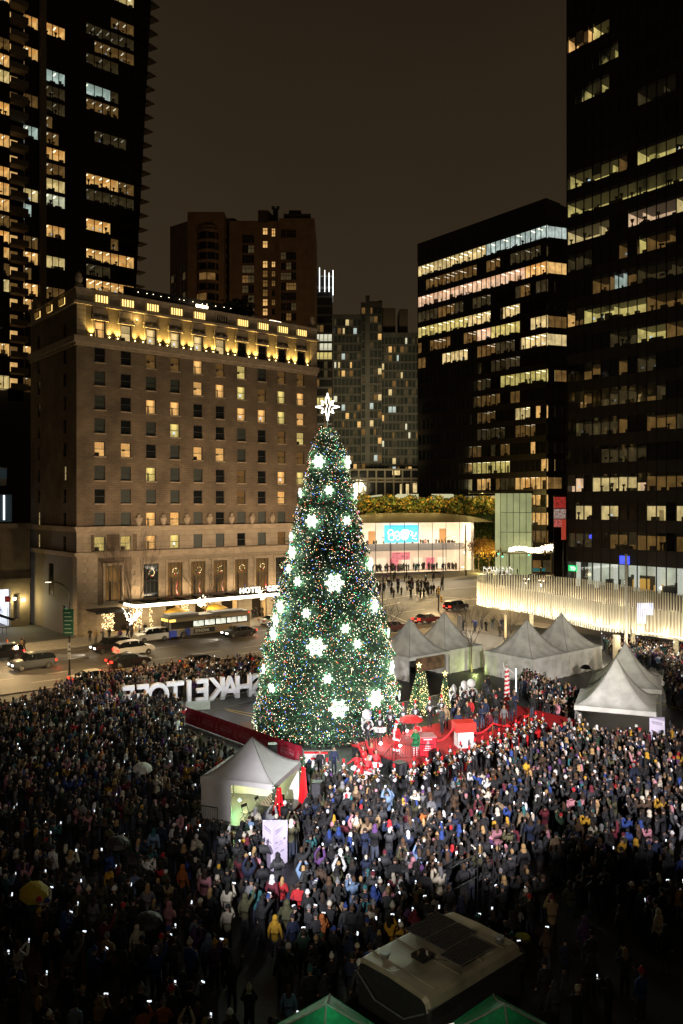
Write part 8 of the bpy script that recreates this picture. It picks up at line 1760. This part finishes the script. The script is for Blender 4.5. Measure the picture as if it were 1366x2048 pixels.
# dancers in red tops and white tutus
db = body('down', 'wave').mesh('person', [mat('dancer_red', (.60, .015, .02), .6), M_SKIN, M_SKIN, M_BRAID, M_SKIN, M_EYE], True); db2 = body('wide', 'wide').mesh('person', [MATS['dancer_red'], M_SKIN, M_SKIN, M_BRAID, M_SKIN, M_EYE], True)
mb = MB(); mb.lathe([(.15, 1.02), (.36, .90), (.44, .80), (.40, .77), (.16, .86)], 18); TUT = mb.mesh('tutu', mat('tulle_white', (.82, .78, .80), .9, noise=.1, scale=10), True)
for k, (u, v, lb) in enumerate(((727, 1548, 'top left dancer in red top and white tutu'), (743, 1541, 'top right dancer in red top and white tutu'), (714, 1563, 'leftmost dancer in red top and white tutu'), (752, 1556, 'dancer in white tutu nearest the santa figure'), (736, 1570, 'dancer in white tutu at the stair rail'), (722, 1582, 'lowest dancer in white tutu at the foot of the steps'))):
    p = P(u, v); o = link('person', (db, db, db2)[k % 3], None, p, PI-.6+k*.2); o.scale = (1.06,)*3; tag(o, lb, 'person', 'dancers in white tutus'); link('tutu', TUT, o); h = link('hair', HB['long'], o); h.color = (*HAIR[('brown', 'blond', 'dark brown')[k % 3]], 1)
# guests and children on the stage
gl_ = [(7.2, 3.6, 'navy', 'long', 'blond', 1.0, 'guest in navy coat and teal skirt at left of the family group'), (7.9, 3.0, 'black', 'long', 'brown', 1.02, 'tall guest in black coat, hand on a child'), (8.3, 4.3, 'navy', 'long', 'brown', .78, 'child in blue coat at the front of the group'), (9.0, 3.9, 'black', 'long', 'dark brown', .80, 'child in black with long hair beside the blue coat child'), (8.6, 2.0, 'navy', 'long', 'brown', 1.0, 'guest bending over the children in dark blue'), (9.6, 2.3, 'black', 'short', 'blond', 1.0, 'guest with curly pale hair and red scarf'), (10.2, 3.3, 'navy', 'short', 'brown', .95, 'man in navy suit clapping towards the box'),
       (9.6, 1.3, 'charcoal', 'short', 'black', 1.0, 'dark-haired guest behind the curly haired one'), (11.4, 2.6, 'navy', 'long', 'blond', 1.02, 'woman in long slate blue coat and red scarf'), (12.4, 2.9, 'olive', 'beanie', 'grey', .65, 'small child in khaki jacket and grey hat'), (12.9, 2.4, 'black', 'beanie', 'red', 1.03, 'person in black with bright red knit hat at the right of the stage'), (11.0, 1.5, 'red', 'short', 'brown', .95, 'person in red jumper behind the slate blue coat'), (12.3, 1.2, 'charcoal', 'short', 'grey', 1.03, 'grey-haired man in dark coat behind the red hat'), (13.3, .6, 'black', 'short', 'black', 1.02, 'man in black coat at the back right of the stage'), (8.1, 1.5, 'tan', 'long', 'brown', .95, 'guest with a guitar-like tan bag behind the family'), (14.4, .9, 'charcoal', 'short', 'brown', 1.02, 'man in charcoal coat left of the red-shirted helpers'), (7.0, 2.2, 'charcoal', 'short', 'black', 1.02, 'man in charcoal coat at the left back of the family group'), (9.9, 4.3, 'burgundy', 'long', 'brown', .8, 'child in burgundy coat facing the red box'), (10.9, 4.0, 'black', 'short', 'black', .85, 'boy in black near the middle rope post'),
       (11.9, 4.0, 'grey', 'long', 'blond', .85, 'girl in grey coat right of the middle rope post'), (13.6, 3.3, 'black', 'long', 'black', 1.0, 'woman in black near the right rope post'), (14.9, 2.6, 'navy', 'short', 'brown', 1.03, 'man in navy coat at the right half of the carpet'), (15.6, 3.8, 'black', 'short', 'dark brown', 1.0, 'man in black by the right stage edge'), (16.2, 1.6, 'charcoal', 'beanie', 'black', 1.0, 'person in dark hat near the stage end'), (16.9, 3.0, 'black', 'long', 'brown', .98, 'woman in black at the stage end'), (10.4, .8, 'black', 'short', 'black', 1.02, 'man in black behind the curly haired guest'), (15.4, .7, 'black', 'short', 'brown', 1.0, 'usher in black at the back of the carpet end')]
for k, (u, v, c_, hk, hcx, sc, lb) in enumerate(gl_): person(ST(u, v), PI+random.uniform(-1.2, .6), ('standing with hands in front', 'standing with arms down', 'holding one arm out front')[k % 3], c_, hk, PAL.get(hcx, HAIR.get(hcx)), lb, sc*1.1, 'guests on the red stage')
for px, py, c_, lb in ((1014, 1428, 'red', 'left helper in red shirt below the stilt walker'), (1030, 1428, 'red', 'right helper in red shirt and white trousers below the stilt walker')): person(P(px, py), PI, 'standing with hands in front', c_, 'short', HAIR['black'], lb)
for k, (px, py, c_, lb) in enumerate(((1034, 1392, 'black', 'person in black at the left front of the broad grey tent'), (1045, 1394, 'charcoal', 'taller dark figure beside the tent wall, second from the stilt walker'), (1051, 1392, 'navy', 'dark figure third from the stilt walker'), (1066, 1392, 'black', 'person raising hands at the tent corner'), (976, 1390, 'black', 'person in black between tents and sousaphones'), (970, 1398, 'charcoal', 'bent dark figure near the broad tent left wall'), (640, 1555, 'black', 'tall man in long black coat beside the notice sheet'), (668, 1548, 'navy', 'man in navy looking at the steps left of the stage'), (1000, 1275, 'black', 'dark walker under the canopy left end'))):
    person(P(px, py), PI+random.uniform(-1, 1), 'standing with arms down' if k != 3 else 'filming with a phone at face height', c_, 'short', HAIR['black'], lb, 1.03)
# stilt walker in a candy-striped robe
sw_ = body('wide', 'wave').mesh('person', [mat('candy_white', (.75, .7, .68), .7), M_BRAID, M_SKIN, M_SHOE, M_BRAID, M_EYE], True)
p = P(1014, 1408); o = link('person', sw_, None, p+Vector((0, 0, 1.75)), PI-.2); tag(o, 'very tall stilt walker in red and white candy-striped robe before the grey tent', 'person')
mb = MB(); nseg, nz2 = 18, 34; i0 = []
for j in range(nz2+1):
    z = 1.45-j*(3.15/nz2); R_ = .19+.10*j/nz2; i0.append(mb.av([(R_*math.cos(2*PI*k/nseg), R_*.85*math.sin(2*PI*k/nseg), z) for k in range(nseg)]))
for j in range(nz2):
    for k in range(nseg): mb.af([(i0[j]+k, i0[j+1]+k, i0[j+1]+(k+1) % nseg, i0[j]+(k+1) % nseg)], int((j/2.2+k/nseg*2)) % 2)
mb.obj('robe', [M_BRAID, mat('candy_red', (.60, .02, .03), .7)], o, True); mb = MB(); ellip(mb, (0, -.01, 1.68), (.13, .13, .16), 10, 7, 0, lambda x, y, z: y < .06 or z > 1.78); mb.obj('hood', M_BRAID, o, True)
mb = MB(); mb.box(-.06, -.06, .6, .06, .06, 2.9); o = tag(mb.obj('light_stick', mat('green_stick', (.6, 1, .9), .5, emit=(.7, 1, .9), es=3, noise=.6, scale=20)), 'upright white-green light tube right of the stilt walker', 'light tube'); o.location = P(1032, 1400); o.scale = (.7, .7, 1)
# bits of red on the barrier near the helpers
mb = MB(); mb.box(0, 0, .2, 1.9, .03, 1.0); o = tag(mb.obj('red_sheet', M_RED), 'red cloth hung on the barrier right of the red-shirted helpers', 'cloth'); o.location = P(1080, 1430); o.rotation_euler = (0, 0, -.6)
